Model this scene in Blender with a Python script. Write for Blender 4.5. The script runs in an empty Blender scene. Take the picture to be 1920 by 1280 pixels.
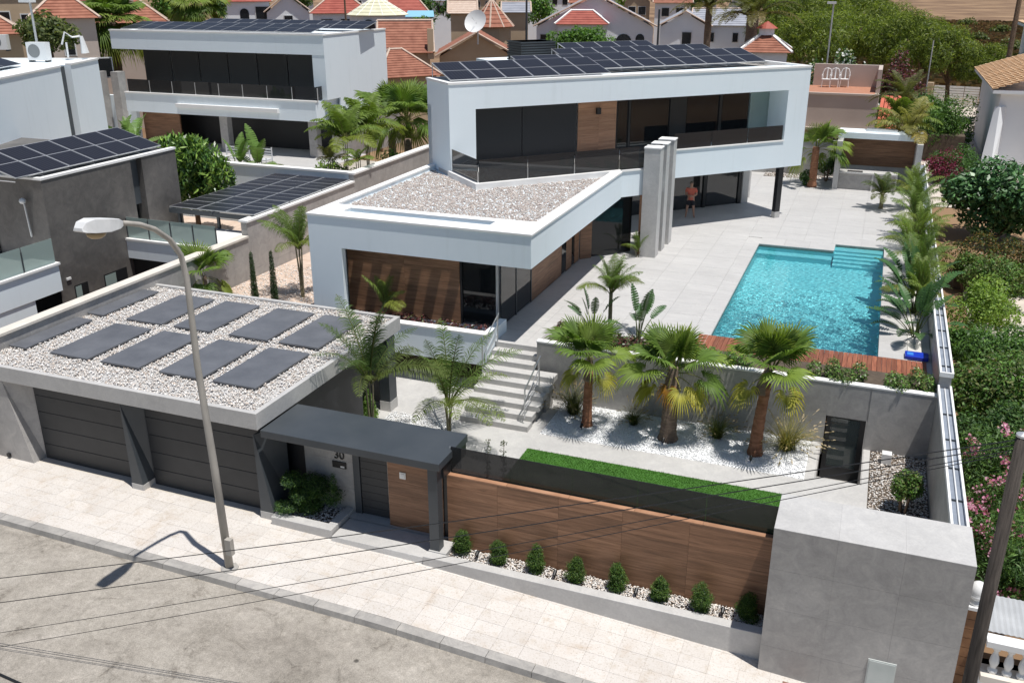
import bpy, bmesh, math, random
import numpy as np
from mathutils import Vector, Matrix
rnd = random.Random(7)
rng = np.random.default_rng(7)
SC = bpy.context.scene
COL = SC.collection
PI = math.pi
# ---------------------------------------------------------------- camera
CAMP = np.array([0.0, 0.0, 10.88]); FPX = 1754.5
_yaw, _pit = 0.36852, 0.36985
_cy, _sy, _cp, _sp = math.cos(_yaw), math.sin(_yaw), math.cos(_pit), math.sin(_pit)
FWD = np.array([-_sy*_cp, _cy*_cp, -_sp]); RGT = np.array([_cy, _sy, 0.0]); UPV = np.cross(RGT, FWD)
cam_data = bpy.data.cameras.new('camera'); cam = bpy.data.objects.new('camera', cam_data); COL.objects.link(cam)
cam_data.sensor_width = 36.0; cam_data.lens = FPX/1920*36.0; cam_data.clip_start = 0.1; cam_data.clip_end = 4000
cam.matrix_world = Matrix(((RGT[0], UPV[0], -FWD[0], CAMP[0]), (RGT[1], UPV[1], -FWD[1], CAMP[1]), (RGT[2], UPV[2], -FWD[2], CAMP[2]), (0, 0, 0, 1)))
SC.camera = cam
# ---------------------------------------------------------------- sky, sun, exposure
SUN_EL = math.radians(75.3); SUN_AZ = math.atan2(0.925, -0.38)      # measured from +Y towards +X
world = bpy.data.worlds.new('World'); SC.world = world; world.use_nodes = True
wn = world.node_tree.nodes; wl = world.node_tree.links; wn.clear()
sky = wn.new('ShaderNodeTexSky'); sky.sky_type = 'NISHITA'; sky.sun_disc = False
sky.sun_elevation = SUN_EL; sky.sun_rotation = SUN_AZ; sky.altitude = 50; sky.air_density = 1.0; sky.dust_density = 0.6; sky.ozone_density = 1.2
bg = wn.new('ShaderNodeBackground'); bg.inputs['Strength'].default_value = 0.08
wo = wn.new('ShaderNodeOutputWorld'); wl.new(sky.outputs[0], bg.inputs['Color']); wl.new(bg.outputs[0], wo.inputs['Surface'])
sun_data = bpy.data.lights.new('sun', 'SUN'); sun_data.energy = 4.9; sun_data.angle = math.radians(0.5); sun_data.color = (1.0, 0.97, 0.92)
sun = bpy.data.objects.new('sun', sun_data); COL.objects.link(sun); sun.location = (20, -10, 60)
TOSUN = Vector((math.sin(SUN_AZ)*math.cos(SUN_EL), math.cos(SUN_AZ)*math.cos(SUN_EL), math.sin(SUN_EL)))
sun.rotation_euler = TOSUN.to_track_quat('Z', 'Y').to_euler()
SC.view_settings.view_transform = 'Standard'; SC.view_settings.look = 'None'; SC.view_settings.exposure = 0.0; SC.view_settings.gamma = 1.0
SC.view_settings.use_curve_mapping = False
SC.render.engine = 'CYCLES'
try:
    SC.cycles.use_denoising = True; SC.cycles.max_bounces = 10; SC.cycles.transparent_max_bounces = 16; SC.cycles.diffuse_bounces = 6
    SC.cycles.caustics_reflective = False; SC.cycles.caustics_refractive = True; SC.cycles.sample_clamp_indirect = 8.0
except Exception: pass

# ---------------------------------------------------------------- measuring: photograph pixel (1920x1280) to a point of the place
def ray(px, py):
    return RGT*((px-960)/FPX) + UPV*(-(py-640)/FPX) + FWD
def P(px, py, z=0.0):
    d = ray(px, py); t = (z-CAMP[2])/d[2]; return CAMP + d*t
def onY(px, py, y):
    d = ray(px, py); return CAMP + d*(y/d[1])
def onX(px, py, x):
    d = ray(px, py); return CAMP + d*(x/d[0])
def atD(px, py, D):
    d = ray(px, py); return CAMP + d*(D/math.hypot(d[0], d[1]))
def zs(x):      # height of the sloping pavement along the street
    return float(np.interp(x, [-60, -20.4, -13.2, -8.4, -0.7, 3, 20], [-1.0, -1.53, -1.63, -1.72, -2.15, -2.36, -3.2]))

# ---------------------------------------------------------------- objects
WLOC = {}
def tag(o, label=None, cat=None, group=None, kind=None):
    if label: o['label'] = label
    if cat: o['category'] = cat
    if group: o['group'] = group
    if kind: o['kind'] = kind
    return o
def thing(name, label, cat, loc=(0, 0, 0), group=None, rz=0.0, kind=None):
    o = bpy.data.objects.new(name, None); COL.objects.link(o); o.location = loc; o.rotation_euler = (0, 0, rz)
    o.empty_display_size = 0.1; WLOC[o.name] = tuple(loc)
    return tag(o, label, cat, group, kind)
def frame(origin, ang):
    c, s_ = math.cos(ang), math.sin(ang); ox, oy = origin[0], origin[1]
    return lambda s, d, z: (ox + c*s - s_*d, oy + s_*s + c*d, z)     # s along, d to the left of s (into the building)
class MB:
    def __init__(self): self.v = []; self.f = []; self.m = []
    def add(self, vs, fs, mi=0):
        b = len(self.v); self.v += [tuple(float(c) for c in p) for p in vs]
        for q in fs: self.f.append(tuple(b+i for i in q)); self.m.append(mi)
        return self
    def poly(self, pts, mi=0): return self.add(pts, [tuple(range(len(pts)))], mi)
    def box(self, x0, y0, z0, x1, y1, z1, mi=0, fr=None):
        x0, x1 = min(x0, x1), max(x0, x1); y0, y1 = min(y0, y1), max(y0, y1); z0, z1 = min(z0, z1), max(z0, z1)
        p = [(x, y, z) for z in (z0, z1) for (x, y) in ((x0, y0), (x1, y0), (x1, y1), (x0, y1))]
        if fr: p = [fr(*q) for q in p]
        return self.add(p, [(3, 2, 1, 0), (4, 5, 6, 7), (0, 1, 5, 4), (1, 2, 6, 5), (2, 3, 7, 6), (3, 0, 4, 7)], mi)
    def hexa(self, p, mi=0):
        return self.add(p, [(3, 2, 1, 0), (4, 5, 6, 7), (0, 1, 5, 4), (1, 2, 6, 5), (2, 3, 7, 6), (3, 0, 4, 7)], mi)
    def prism(self, pl, z0, z1, mi=0):
        n = len(pl); A = sum(pl[i][0]*pl[(i+1) % n][1]-pl[(i+1) % n][0]*pl[i][1] for i in range(n))
        if A < 0: pl = pl[::-1]
        v = [(p[0], p[1], z0) for p in pl] + [(p[0], p[1], z1) for p in pl]
        return self.add(v, [tuple(range(n-1, -1, -1)), tuple(range(n, 2*n))] + [(i, (i+1) % n, n+(i+1) % n, n+i) for i in range(n)], mi)
    def tube(self, pts, r, n=8, mi=0, caps=True):
        pts = [np.array(p, float) for p in pts]; k = len(pts); rr = r if hasattr(r, '__len__') else [r]*k
        vs = []; ref = np.array([0.13, 0.31, 0.94])
        for i in range(k):
            t = pts[min(i+1, k-1)]-pts[max(i-1, 0)]; t /= (np.linalg.norm(t)+1e-9)
            if abs(t @ ref) > 0.97: ref = np.array([0.9, 0.2, 0.1])
            a = np.cross(ref, t); a /= np.linalg.norm(a); b = np.cross(t, a)
            for j in range(n):
                an = 2*PI*j/n; vs.append(pts[i] + rr[i]*(math.cos(an)*a + math.sin(an)*b))
        fs = [(i*n+j, i*n+(j+1) % n, (i+1)*n+(j+1) % n, (i+1)*n+j) for i in range(k-1) for j in range(n)]
        if caps: fs += [tuple(range(n-1, -1, -1)), tuple((k-1)*n+j for j in range(n))]
        return self.add(vs, fs, mi)
    def lathe(self, prof, c=(0, 0, 0), n=14, mi=0):
        vs = [(c[0]+r*math.cos(2*PI*j/n), c[1]+r*math.sin(2*PI*j/n), c[2]+z) for r, z in prof for j in range(n)]
        k = len(prof)
        fs = [(i*n+j, i*n+(j+1) % n, (i+1)*n+(j+1) % n, (i+1)*n+j) for i in range(k-1) for j in range(n)]
        fs += [tuple(range(n-1, -1, -1)), tuple((k-1)*n+j for j in range(n))]
        return self.add(vs, fs, mi)
    def mesh(self, name, mats, off=(0, 0, 0), smooth=False, fix=True):
        me = bpy.data.meshes.new(name)
        o = off; me.from_pydata([(x-o[0], y-o[1], z-o[2]) for x, y, z in self.v], [], self.f)
        for m in (mats if isinstance(mats, (list, tuple)) else [mats]): me.materials.append(m)
        if len(self.m) and max(self.m) > 0: me.polygons.foreach_set('material_index', self.m)
        if fix:
            bm = bmesh.new(); bm.from_mesh(me); bmesh.ops.recalc_face_normals(bm, faces=bm.faces); bm.to_mesh(me); bm.free()
        if smooth: me.polygons.foreach_set('use_smooth', [True]*len(me.polygons))
        me.update(); return me
    def build(self, name, mats, parent=None, smooth=False, bevel=0.0, fix=True):
        off = WLOC.get(parent.name, (0, 0, 0)) if parent is not None else (0, 0, 0)
        me = self.mesh(name, mats, off, smooth, fix)
        o = bpy.data.objects.new(name, me); COL.objects.link(o)
        if parent is not None: o.parent = parent
        WLOC[o.name] = off
        if bevel:
            b = o.modifiers.new('edge', 'BEVEL'); b.width = bevel; b.segments = 2; b.limit_method = 'ANGLE'; b.angle_limit = 0.7
        return o
def bx(name, m, parent, *c, fr=None, bevel=0.0):
    return MB().box(*c, fr=fr).build(name, m, parent, bevel=bevel)
def link(name, me, parent=None, loc=(0, 0, 0), rot=(0, 0, 0), sc=1.0):
    o = bpy.data.objects.new(name, me); COL.objects.link(o)
    if parent is not None: o.parent = parent
    o.location = loc; o.rotation_euler = rot; o.scale = (sc, sc, sc) if not hasattr(sc, '__len__') else sc
    return o
def copy_tree(o, parent=None):
    c = o.copy(); COL.objects.link(c); c.parent = parent
    for ch in o.children: copy_tree(ch, c)
    return c
def raw_mesh(name, V, F, mat, tint=None, smooth=False):
    """fast mesh from arrays: V (n,3), F (m,k) of one polygon size; tint (m,3) colours per face"""
    me = bpy.data.meshes.new(name); V = np.asarray(V, np.float32); F = np.asarray(F, np.int32); m, k = F.shape
    me.vertices.add(len(V)); me.vertices.foreach_set('co', V.ravel())
    me.loops.add(m*k); me.loops.foreach_set('vertex_index', F.ravel())
    me.polygons.add(m); me.polygons.foreach_set('loop_start', np.arange(0, m*k, k, dtype=np.int32))
    me.update(calc_edges=True)
    if tint is not None:
        a = me.color_attributes.new('tint', 'FLOAT_COLOR', 'CORNER')
        c = np.ones((m, k, 4), np.float32); c[:, :, :3] = np.asarray(tint, np.float32)[:, None, :]; a.data.foreach_set('color', c.ravel())
    for mm in (mat if isinstance(mat, (list, tuple)) else [mat]): me.materials.append(mm)
    if smooth: me.polygons.foreach_set('use_smooth', np.ones(m, bool))
    return me

# ---------------------------------------------------------------- materials
def nm(name):
    m = bpy.data.materials.new(name); m.use_nodes = True; t = m.node_tree; t.nodes.clear()
    o = t.nodes.new('ShaderNodeOutputMaterial'); b = t.nodes.new('ShaderNodeBsdfPrincipled'); t.links.new(b.outputs[0], o.inputs['Surface'])
    return m, t, b
def node(t, k, **kw):
    n = t.nodes.new(k)
    for a, v in kw.items():
        if a.startswith('i_'):
            key = a[2:]; key = int(key) if key.isdigit() else key
            n.inputs[key].default_value = v
        else: setattr(n, a, v)
    return n
def rgba(c): return (c[0], c[1], c[2], 1.0)
def coords(t, scale=(1, 1, 1), local=False):
    if local: src = node(t, 'ShaderNodeTexCoord').outputs['Object']
    else: src = node(t, 'ShaderNodeNewGeometry').outputs['Position']
    mp = node(t, 'ShaderNodeMapping'); mp.inputs['Scale'].default_value = scale; t.links.new(src, mp.inputs[0]); return mp.outputs[0]
def noise(t, vec, scale, detail=4, rough=0.55, dist=0.0):
    n = node(t, 'ShaderNodeTexNoise'); n.inputs['Scale'].default_value = scale; n.inputs['Detail'].default_value = detail
    n.inputs['Roughness'].default_value = rough; n.inputs['Distortion'].default_value = dist; t.links.new(vec, n.inputs['Vector']); return n
def ramp(t, fac, stops):
    r = node(t, 'ShaderNodeValToRGB'); e = r.color_ramp.elements
    e[0].position, e[0].color = stops[0][0], rgba(stops[0][1]); e[1].position, e[1].color = stops[-1][0], rgba(stops[-1][1])
    for p_, c in stops[1:-1]:
        q = e.new(p_); q.color = rgba(c)
    t.links.new(fac, r.inputs[0]); return r.outputs[0]
def mixc(t, fac, a, b, mode='MIX'):
    n = node(t, 'ShaderNodeMix', data_type='RGBA', blend_type=mode)
    for s, v in ((n.inputs[0], fac), (n.inputs[6], a), (n.inputs[7], b)):
        if hasattr(v, 'links'): t.links.new(v, s)
        elif isinstance(v, (int, float)): s.default_value = v
        else: s.default_value = rgba(v)
    return n.outputs[2]
def vary(t, col, amt):
    """per-object brightness variation"""
    oi = node(t, 'ShaderNodeObjectInfo'); mr = node(t, 'ShaderNodeMapRange'); t.links.new(oi.outputs['Random'], mr.inputs[0])
    mr.inputs[3].default_value = 1-amt; mr.inputs[4].default_value = 1+amt
    hs = node(t, 'ShaderNodeHueSaturation'); t.links.new(mr.outputs[0], hs.inputs['Value'])
    if hasattr(col, 'links'): t.links.new(col, hs.inputs['Color'])
    else: hs.inputs['Color'].default_value = rgba(col)
    return hs.outputs[0]
def bump(t, b, h, strength, dist=0.02):
    n = node(t, 'ShaderNodeBump'); n.inputs['Strength'].default_value = strength; n.inputs['Distance'].default_value = dist
    t.links.new(h, n.inputs['Height']); t.links.new(n.outputs[0], b.inputs['Normal'])
def mat(name, c1, c2=None, scale=2.0, rough=0.6, detail=5, bmp=0.0, bscale=None, metal=0.0, spec=0.5, var=0.0, stretch=(1, 1, 1), dist=0.0, lo=0.3, hi=0.7, bdist=0.02, local=False):
    m, t, b = nm(name); b.inputs['Roughness'].default_value = rough; b.inputs['Metallic'].default_value = metal; b.inputs['Specular IOR Level'].default_value = spec
    col = None
    if c2 is not None or bmp:
        vec = coords(t, stretch, local)
    if c2 is not None:
        n = noise(t, vec, scale, detail, dist=dist); col = ramp(t, n.outputs['Fac'], [(lo, c1), (hi, c2)])
    if var: col = vary(t, col if col is not None else c1, var)
    if col is not None: t.links.new(col, b.inputs['Base Color'])
    else: b.inputs['Base Color'].default_value = rgba(c1)
    if bmp:
        n2 = noise(t, vec, bscale or scale*6, 6, 0.65); bump(t, b, n2.outputs['Fac'], bmp, bdist)
    return m
def concrete(name, a, b_, rough=0.5, var=0.05, k=1.0, st=(1, 1, 1)):
    """large-format grey porcelain with cloudy veining"""
    m, t, b = nm(name); v = coords(t, st)
    n1 = noise(t, v, 0.55, 6, 0.62, 0.6); n2 = noise(t, v, 2.4, 8, 0.7, 1.2); n3 = noise(t, v, 22, 4, 0.6)
    c = ramp(t, n1.outputs['Fac'], [(0.3, a), (0.7, b_)])
    c2 = ramp(t, n2.outputs['Fac'], [(0.35, (1-.20*k, 1-.20*k, 1-.19*k)), (0.52, (0.98, 0.98, 0.98)), (0.68, (1+.16*k, 1+.15*k, 1+.13*k))])
    c = mixc(t, 1.0, c, c2, 'MULTIPLY')
    c3 = ramp(t, n3.outputs['Fac'], [(0.3, (0.93, 0.93, 0.93)), (0.7, (1.05, 1.05, 1.05))]); c = mixc(t, 1.0, c, c3, 'MULTIPLY')
    c = vary(t, c, var); t.links.new(c, b.inputs['Base Color']); b.inputs['Roughness'].default_value = rough
    bump(t, b, n3.outputs['Fac'], 0.12, 0.004); return m
def wood(name, dark, mid, light, axis=0, var=0.16, rough=0.55):
    m, t, b = nm(name); sc = [9, 9, 9]; sc[axis] = 0.55
    if axis == 0: sc = [0.6, 0.6, 10]
    oi = node(t, 'ShaderNodeObjectInfo'); ad = node(t, 'ShaderNodeVectorMath', operation='ADD')
    g = coords(t, tuple(sc)); cm = node(t, 'ShaderNodeMath', operation='MULTIPLY'); cm.inputs[1].default_value = 37.0
    t.links.new(oi.outputs['Random'], cm.inputs[0]); t.links.new(g, ad.inputs[0]); t.links.new(cm.outputs[0], ad.inputs[1])
    n1 = noise(t, ad.outputs[0], 1.6, 7, 0.68, 0.7)
    c = ramp(t, n1.outputs['Fac'], [(0.28, dark), (0.48, mid), (0.72, light)]); c = vary(t, c, var)
    t.links.new(c, b.inputs['Base Color']); b.inputs['Roughness'].default_value = rough; bump(t, b, n1.outputs['Fac'], 0.15, 0.004); return m
def leafmat(name, trans=0.35, rough=0.5, gain=1.0):
    m = bpy.data.materials.new(name); m.use_nodes = True; t = m.node_tree; t.nodes.clear()
    o = node(t, 'ShaderNodeOutputMaterial'); b = node(t, 'ShaderNodeBsdfPrincipled'); b.inputs['Roughness'].default_value = rough; b.inputs['Specular IOR Level'].default_value = 0.35
    a = node(t, 'ShaderNodeVertexColor', layer_name='tint'); tr = node(t, 'ShaderNodeBsdfTranslucent')
    c = vary(t, a.outputs['Color'], 0.08)
    t.links.new(c, b.inputs['Base Color'])
    lt = mixc(t, 1.0, c, (1.25*gain, 1.35*gain, 0.55*gain), 'MULTIPLY'); t.links.new(lt, tr.inputs['Color'])
    mx = node(t, 'ShaderNodeMixShader'); mx.inputs[0].default_value = trans
    t.links.new(b.outputs[0], mx.inputs[1]); t.links.new(tr.outputs[0], mx.inputs[2]); t.links.new(mx.outputs[0], o.inputs['Surface']); return m
def tintmat(name, rough=0.75):
    m, t, b = nm(name); a = node(t, 'ShaderNodeVertexColor', layer_name='tint'); v = coords(t); n = noise(t, v, 40, 3)
    c = mixc(t, 1.0, a.outputs['Color'], ramp(t, n.outputs['Fac'], [(0.3, (0.85, 0.85, 0.85)), (0.7, (1.08, 1.08, 1.08))]), 'MULTIPLY')
    t.links.new(c, b.inputs['Base Color']); b.inputs['Roughness'].default_value = rough; return m
def glassmat(name, col, alpha, rough=0.03, spec=0.5):
    """tinted pane: mostly mirror-smooth coloured surface that lets part of the light through"""
    m = bpy.data.materials.new(name); m.use_nodes = True; t = m.node_tree; t.nodes.clear()
    o = node(t, 'ShaderNodeOutputMaterial'); b = node(t, 'ShaderNodeBsdfPrincipled'); b.inputs['Base Color'].default_value = rgba(col); b.inputs['Roughness'].default_value = rough
    b.inputs['Specular IOR Level'].default_value = spec
    tr = node(t, 'ShaderNodeBsdfTransparent'); tr.inputs['Color'].default_value = rgba([min(1, 0.55+c) for c in col]); mx = node(t, 'ShaderNodeMixShader'); mx.inputs[0].default_value = alpha
    t.links.new(tr.outputs[0], mx.inputs[1]); t.links.new(b.outputs[0], mx.inputs[2]); t.links.new(mx.outputs[0], o.inputs['Surface']); return m

def stucco(name, a, b_):
    """white render with faint cloudiness and thin run-off streaks"""
    m, t, b = nm(name); v = coords(t); n1 = noise(t, v, 0.5, 7, 0.6); n2 = noise(t, coords(t, (3.2, 3.2, 0.22)), 1.3, 5, 0.6); n3 = noise(t, v, 55, 3, 0.6)
    c = ramp(t, n1.outputs['Fac'], [(0.3, a), (0.7, b_)]); c = mixc(t, 1.0, c, ramp(t, n2.outputs['Fac'], [(0.28, (0.958, 0.958, 0.953)), (0.45, (1, 1, 1))]), 'MULTIPLY')
    t.links.new(c, b.inputs['Base Color']); b.inputs['Roughness'].default_value = 0.8; bump(t, b, n3.outputs['Fac'], 0.12, 0.004); return m
WHITE = stucco('white_stucco', (0.775, 0.85, 0.893), (0.81, 0.88, 0.92))
COPING = mat('white_coping', (0.80, 0.79, 0.77), (0.86, 0.85, 0.83), 1.5, 0.6, 5, 0.05, 40)
CREAMCOP = mat('cream_coping', (0.62, 0.57, 0.50), (0.72, 0.67, 0.60), 2.0, 0.6)
GREY = concrete('grey_porcelain', (0.325, 0.312, 0.30), (0.43, 0.415, 0.40), k=0.8)
GREYD = concrete('dark_grey_porcelain', (0.105, 0.098, 0.092), (0.175, 0.163, 0.152))
GREYL = concrete('light_grey_porcelain', (0.47, 0.458, 0.442), (0.55, 0.537, 0.52), var=0.03, k=0.45)
DECK = concrete('terrace_porcelain', (0.48, 0.468, 0.455), (0.535, 0.522, 0.508), var=0.025, k=0.4, st=(0.5, 1.6, 1))
ANTH = mat('anthracite_metal', (0.042, 0.050, 0.058), (0.056, 0.064, 0.072), 1.2, 0.45)
ANTHD = mat('black_metal', (0.014, 0.015, 0.017), (0.020, 0.021, 0.024), 1.5, 0.4)
DOORM = mat('garage_door_paint', (0.026, 0.028, 0.031), (0.034, 0.036, 0.039), 3, 0.5, var=0.08)
STEEL = mat('brushed_steel', (0.55, 0.56, 0.57), None, rough=0.3, metal=1.0)
ALU = mat('aluminium', (0.62, 0.63, 0.64), None, rough=0.4, metal=0.6)
WOODM = wood('cladding_wood', (0.12, 0.060, 0.031), (0.24, 0.122, 0.066), (0.37, 0.20, 0.115))
WOODL = wood('light_cladding_wood', (0.22, 0.11, 0.06), (0.36, 0.19, 0.11), (0.46, 0.26, 0.16))
DECKW = wood('ipe_decking', (0.13, 0.045, 0.026), (0.25, 0.085, 0.045), (0.35, 0.14, 0.075), axis=1, var=0.28)
GLASSD = glassmat('dark_window_glass', (0.012, 0.014, 0.016), 0.80)
GLASSR = glassmat('smoked_rail_glass', (0.030, 0.032, 0.035), 0.72)
GLASSG = glassmat('frosted_green_glass', (0.36, 0.44, 0.42), 0.72, 0.25)
STONE = tintmat('pebbles')
LEAF = leafmat('leaves'); LEAFD = leafmat('thick_leaves', 0.16, 0.35)
BARK = mat('bark', (0.10, 0.065, 0.04), (0.22, 0.15, 0.10), 6, 0.9, bmp=0.6, bscale=30)
PALMBARK = mat('palm_fibre', (0.20, 0.082, 0.042), (0.40, 0.19, 0.105), 5, 0.9, stretch=(1, 1, 3), bmp=0.8, bscale=26, bdist=0.04)
PALMGREY = mat('palm_trunk_grey', (0.13, 0.09, 0.065), (0.27, 0.20, 0.15), 6, 0.9, stretch=(1, 1, 4), bmp=0.8, bscale=24, bdist=0.04)
SOIL = mat('planting_soil', (0.06, 0.045, 0.032), (0.12, 0.09, 0.065), 5, 0.95, bmp=0.5, bscale=30)
TERRA = mat('terracotta', (0.22, 0.078, 0.046), (0.35, 0.145, 0.092), 1.6, 0.8, var=0.10)
TERRARED = mat('red_roof_tile', (0.27, 0.055, 0.038), (0.37, 0.095, 0.066), 1.6, 0.7)
TILETAN = mat('tan_roof_tile', (0.46, 0.30, 0.17), (0.62, 0.43, 0.27), 2.5, 0.8, var=0.08)
MORTAR = mat('pale_mortar', (0.48, 0.36, 0.28), (0.60, 0.48, 0.40), 3, 0.9)
BEIGE = mat('beige_render', (0.42, 0.32, 0.215), (0.50, 0.39, 0.27), 0.6, 0.85)
PINKW = mat('pinkish_render', (0.46, 0.385, 0.335), (0.53, 0.45, 0.395), 0.5, 0.85)
WHITEH = mat('white_lime_wall', (0.74, 0.77, 0.80), (0.82, 0.84, 0.86), 0.5, 0.85)
SLATE = mat('grey_house_roof', (0.27, 0.28, 0.32), (0.36, 0.37, 0.41), 1.0, 0.8)
PLASTICW = mat('white_plastic', (0.75, 0.75, 0.74), None, rough=0.4)
BLACKP = mat('black_plastic', (0.012, 0.012, 0.013), None, rough=0.5)
# ================================================================ plant geometry
def unit(v): return v/(np.linalg.norm(v, axis=-1, keepdims=True)+1e-9)
def jit(c, n, amt=0.25, rg=None):
    """n colours around c"""
    rg = rg or rng; c = np.array(c); k = 1+rg.normal(0, amt, (n, 1)); h = 1+rg.normal(0, amt*0.35, (n, 3)); return np.clip(c*k*h, 0.004, 0.9)
def mixcols(cols, n, amt=0.2, rg=None):
    rg = rg or rng; cols = np.array(cols); idx = rg.integers(0, len(cols), n); return np.clip(cols[idx]*(1+rg.normal(0, amt, (n, 1))), 0.004, 0.95)
def arc(L, elev, droop, n=12, z0=0.0):
    """points of a drooping stem leaving the origin in +X; elev start angle, droop total bend"""
    pts = [np.array([0, 0, z0])]; a = elev
    for i in range(n):
        a = elev-droop*((i+0.5)/n)**1.35; pts.append(pts[-1]+np.array([math.cos(a), 0, math.sin(a)])*(L/n))
    return np.array(pts)
def frond_mesh(name, L, elev, droop, nl=46, ll=0.5, lw=0.025, hang=0.5, col=(0.08, 0.14, 0.03), stem=(0.16, 0.17, 0.05), bare=0.12, fwd=0.45, seed=1, fold=0.25, m=None):
    rg = np.random.default_rng(seed); A = arc(L, elev, droop, 14); V = []; F = []; T = []
    def at(u):
        x = u*(len(A)-1); i = min(int(x), len(A)-2); return A[i]*(1-(x-i))+A[i+1]*(x-i), unit(A[i+1]-A[i])
    W = 0.022
    for i in range(14):     # stem strip, slightly thick
        w0, w1 = W*(1-i/15)+0.004, W*(1-(i+1)/15)+0.004; b = len(V); t = unit(A[i+1]-A[i]); nn = np.array([-t[2], 0, t[0]])
        V += [A[i]+[0, w0, 0], A[i]-[0, w0, 0], A[i+1]-[0, w1, 0], A[i+1]+[0, w1, 0], A[i]-nn*w0, A[i+1]-nn*w1]
        F += [(b, b+1, b+2, b+3), (b+1, b+4, b+5, b+2), (b+4, b, b+3, b+5)]; T += [stem]*3
    for i in range(nl):
        u = bare+(1-bare)*(i+0.5)/nl
        for sgn in (-1, 1):
            p, t = at(min(u+rg.uniform(-.01, .01), 0.995)); nrm = np.array([-t[2], 0, t[0]])
            ln = ll*(math.sin(PI*min(1, 0.16+0.86*(u-bare)/(1-bare)))**0.55)*rg.uniform(0.85, 1.1)
            side = np.array([0, sgn, 0.0]); d0 = unit(side*1.0+t*fwd+nrm*(fold+rg.normal(0, .12))); d1 = unit(d0+np.array([0, 0, -hang*rg.uniform(0.6, 1.3)]))
            d2 = unit(d1+np.array([0, 0, -hang*rg.uniform(0.8, 1.6)])); wv = unit(np.cross(d0, nrm)); ww = lw*rg.uniform(.8, 1.15)
            q0 = p; q1 = p+d0*ln*0.4; q2 = q1+d1*ln*0.35; q3 = q2+d2*ln*0.25; b = len(V); c = np.array(col)*rg.uniform(0.75, 1.3)
            V += [q0-wv*ww*0.5, q0+wv*ww*0.5, q1+wv*ww, q1-wv*ww, q2+wv*ww*0.8, q2-wv*ww*0.8, q3+wv*0.002, q3-wv*0.002]
            F += [(b, b+1, b+2, b+3), (b+3, b+2, b+4, b+5), (b+5, b+4, b+6, b+7)]; T += [c, c, c*1.05]
    return raw_mesh(name, np.array(V), np.array(F), m or LEAF, np.array(T))
def fan_mesh(name, pet=0.9, R=0.75, nseg=34, elev=0.6, droop=0.5, col=(0.09, 0.17, 0.03), spread=2.15, tip=0.30, seed=1, cup=0.25, stem=(0.22, 0.23, 0.06)):
    rg = np.random.default_rng(seed); A = arc(pet, elev, droop, 8); V = []; F = []; T = []
    for i in range(8):
        w = 0.022-0.001*i; b = len(V); V += [A[i]+[0, w, 0], A[i]+[0, -w, 0], A[i+1]+[0, -w, 0], A[i+1]+[0, w, 0], A[i]-[0, 0, w], A[i+1]-[0, 0, w]]
        F += [(b, b+1, b+2, b+3), (b+1, b+4, b+5, b+2), (b+4, b, b+3, b+5)]; T += [stem]*3
    t = unit(A[-1]-A[-2]); ex = t; ey = np.array([0, 1.0, 0]); ez = np.cross(ex, ey); o = A[-1]
    for i in range(nseg):
        a = -spread+2*spread*(i+0.5)/nseg; h = spread/nseg; rr = R*(0.72+0.28*math.cos(a*0.75))*rg.uniform(0.93, 1.05)
        def pt(ang, r, lift): 
            x = math.cos(ang)*r; y = math.sin(ang)*r; return o+ex*x+ey*y+ez*(lift+cup*abs(math.sin(ang))*r*0.9)
        b = len(V); g = -tip*rr*rg.uniform(0.5, 1.5)
        m0 = pt(a, 0.05, 0); l1 = pt(a-h, rr*0.47, -0.014); c1 = pt(a, rr*0.5, 0.024); r1 = pt(a+h, rr*0.47, -0.014); l2 = pt(a-h*0.42, rr*0.76, -0.01); c2 = pt(a, rr*0.78, 0.012); r2 = pt(a+h*0.42, rr*0.76, -0.01)
        tp = pt(a+rg.normal(0, h*.3), rr, 0)+np.array([0, 0, g]); l2 = l2+np.array([0, 0, g*0.35]); c2 = c2+np.array([0, 0, g*0.35]); r2 = r2+np.array([0, 0, g*0.35])
        V += [m0, l1, c1, r1, l2, c2, r2, tp, tp+np.array([0, 0, 0.002])]
        F += [(b, b+1, b+2, b), (b, b+2, b+3, b), (b+1, b+4, b+5, b+2), (b+2, b+5, b+6, b+3), (b+4, b+7, b+8, b+5), (b+5, b+8, b+7, b+6)]
        c = np.array(col)*rg.uniform(0.8, 1.25); e = c*np.array([1.25, 1.15, 0.9]); T += [c, c*0.9, c, c*0.92, e, e]
    V = np.array(V); tri = []; tt = []
    for f, c in zip(F, T):
        if len(set(f)) == 3: f = (f[0], f[1], f[2]); tri.append(f); tt.append(c)
        else: tri += [(f[0], f[1], f[2]), (f[0], f[2], f[3])]; tt += [c, c]
    return raw_mesh(name, V, np.array(tri), LEAF, np.array(tt))
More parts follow.
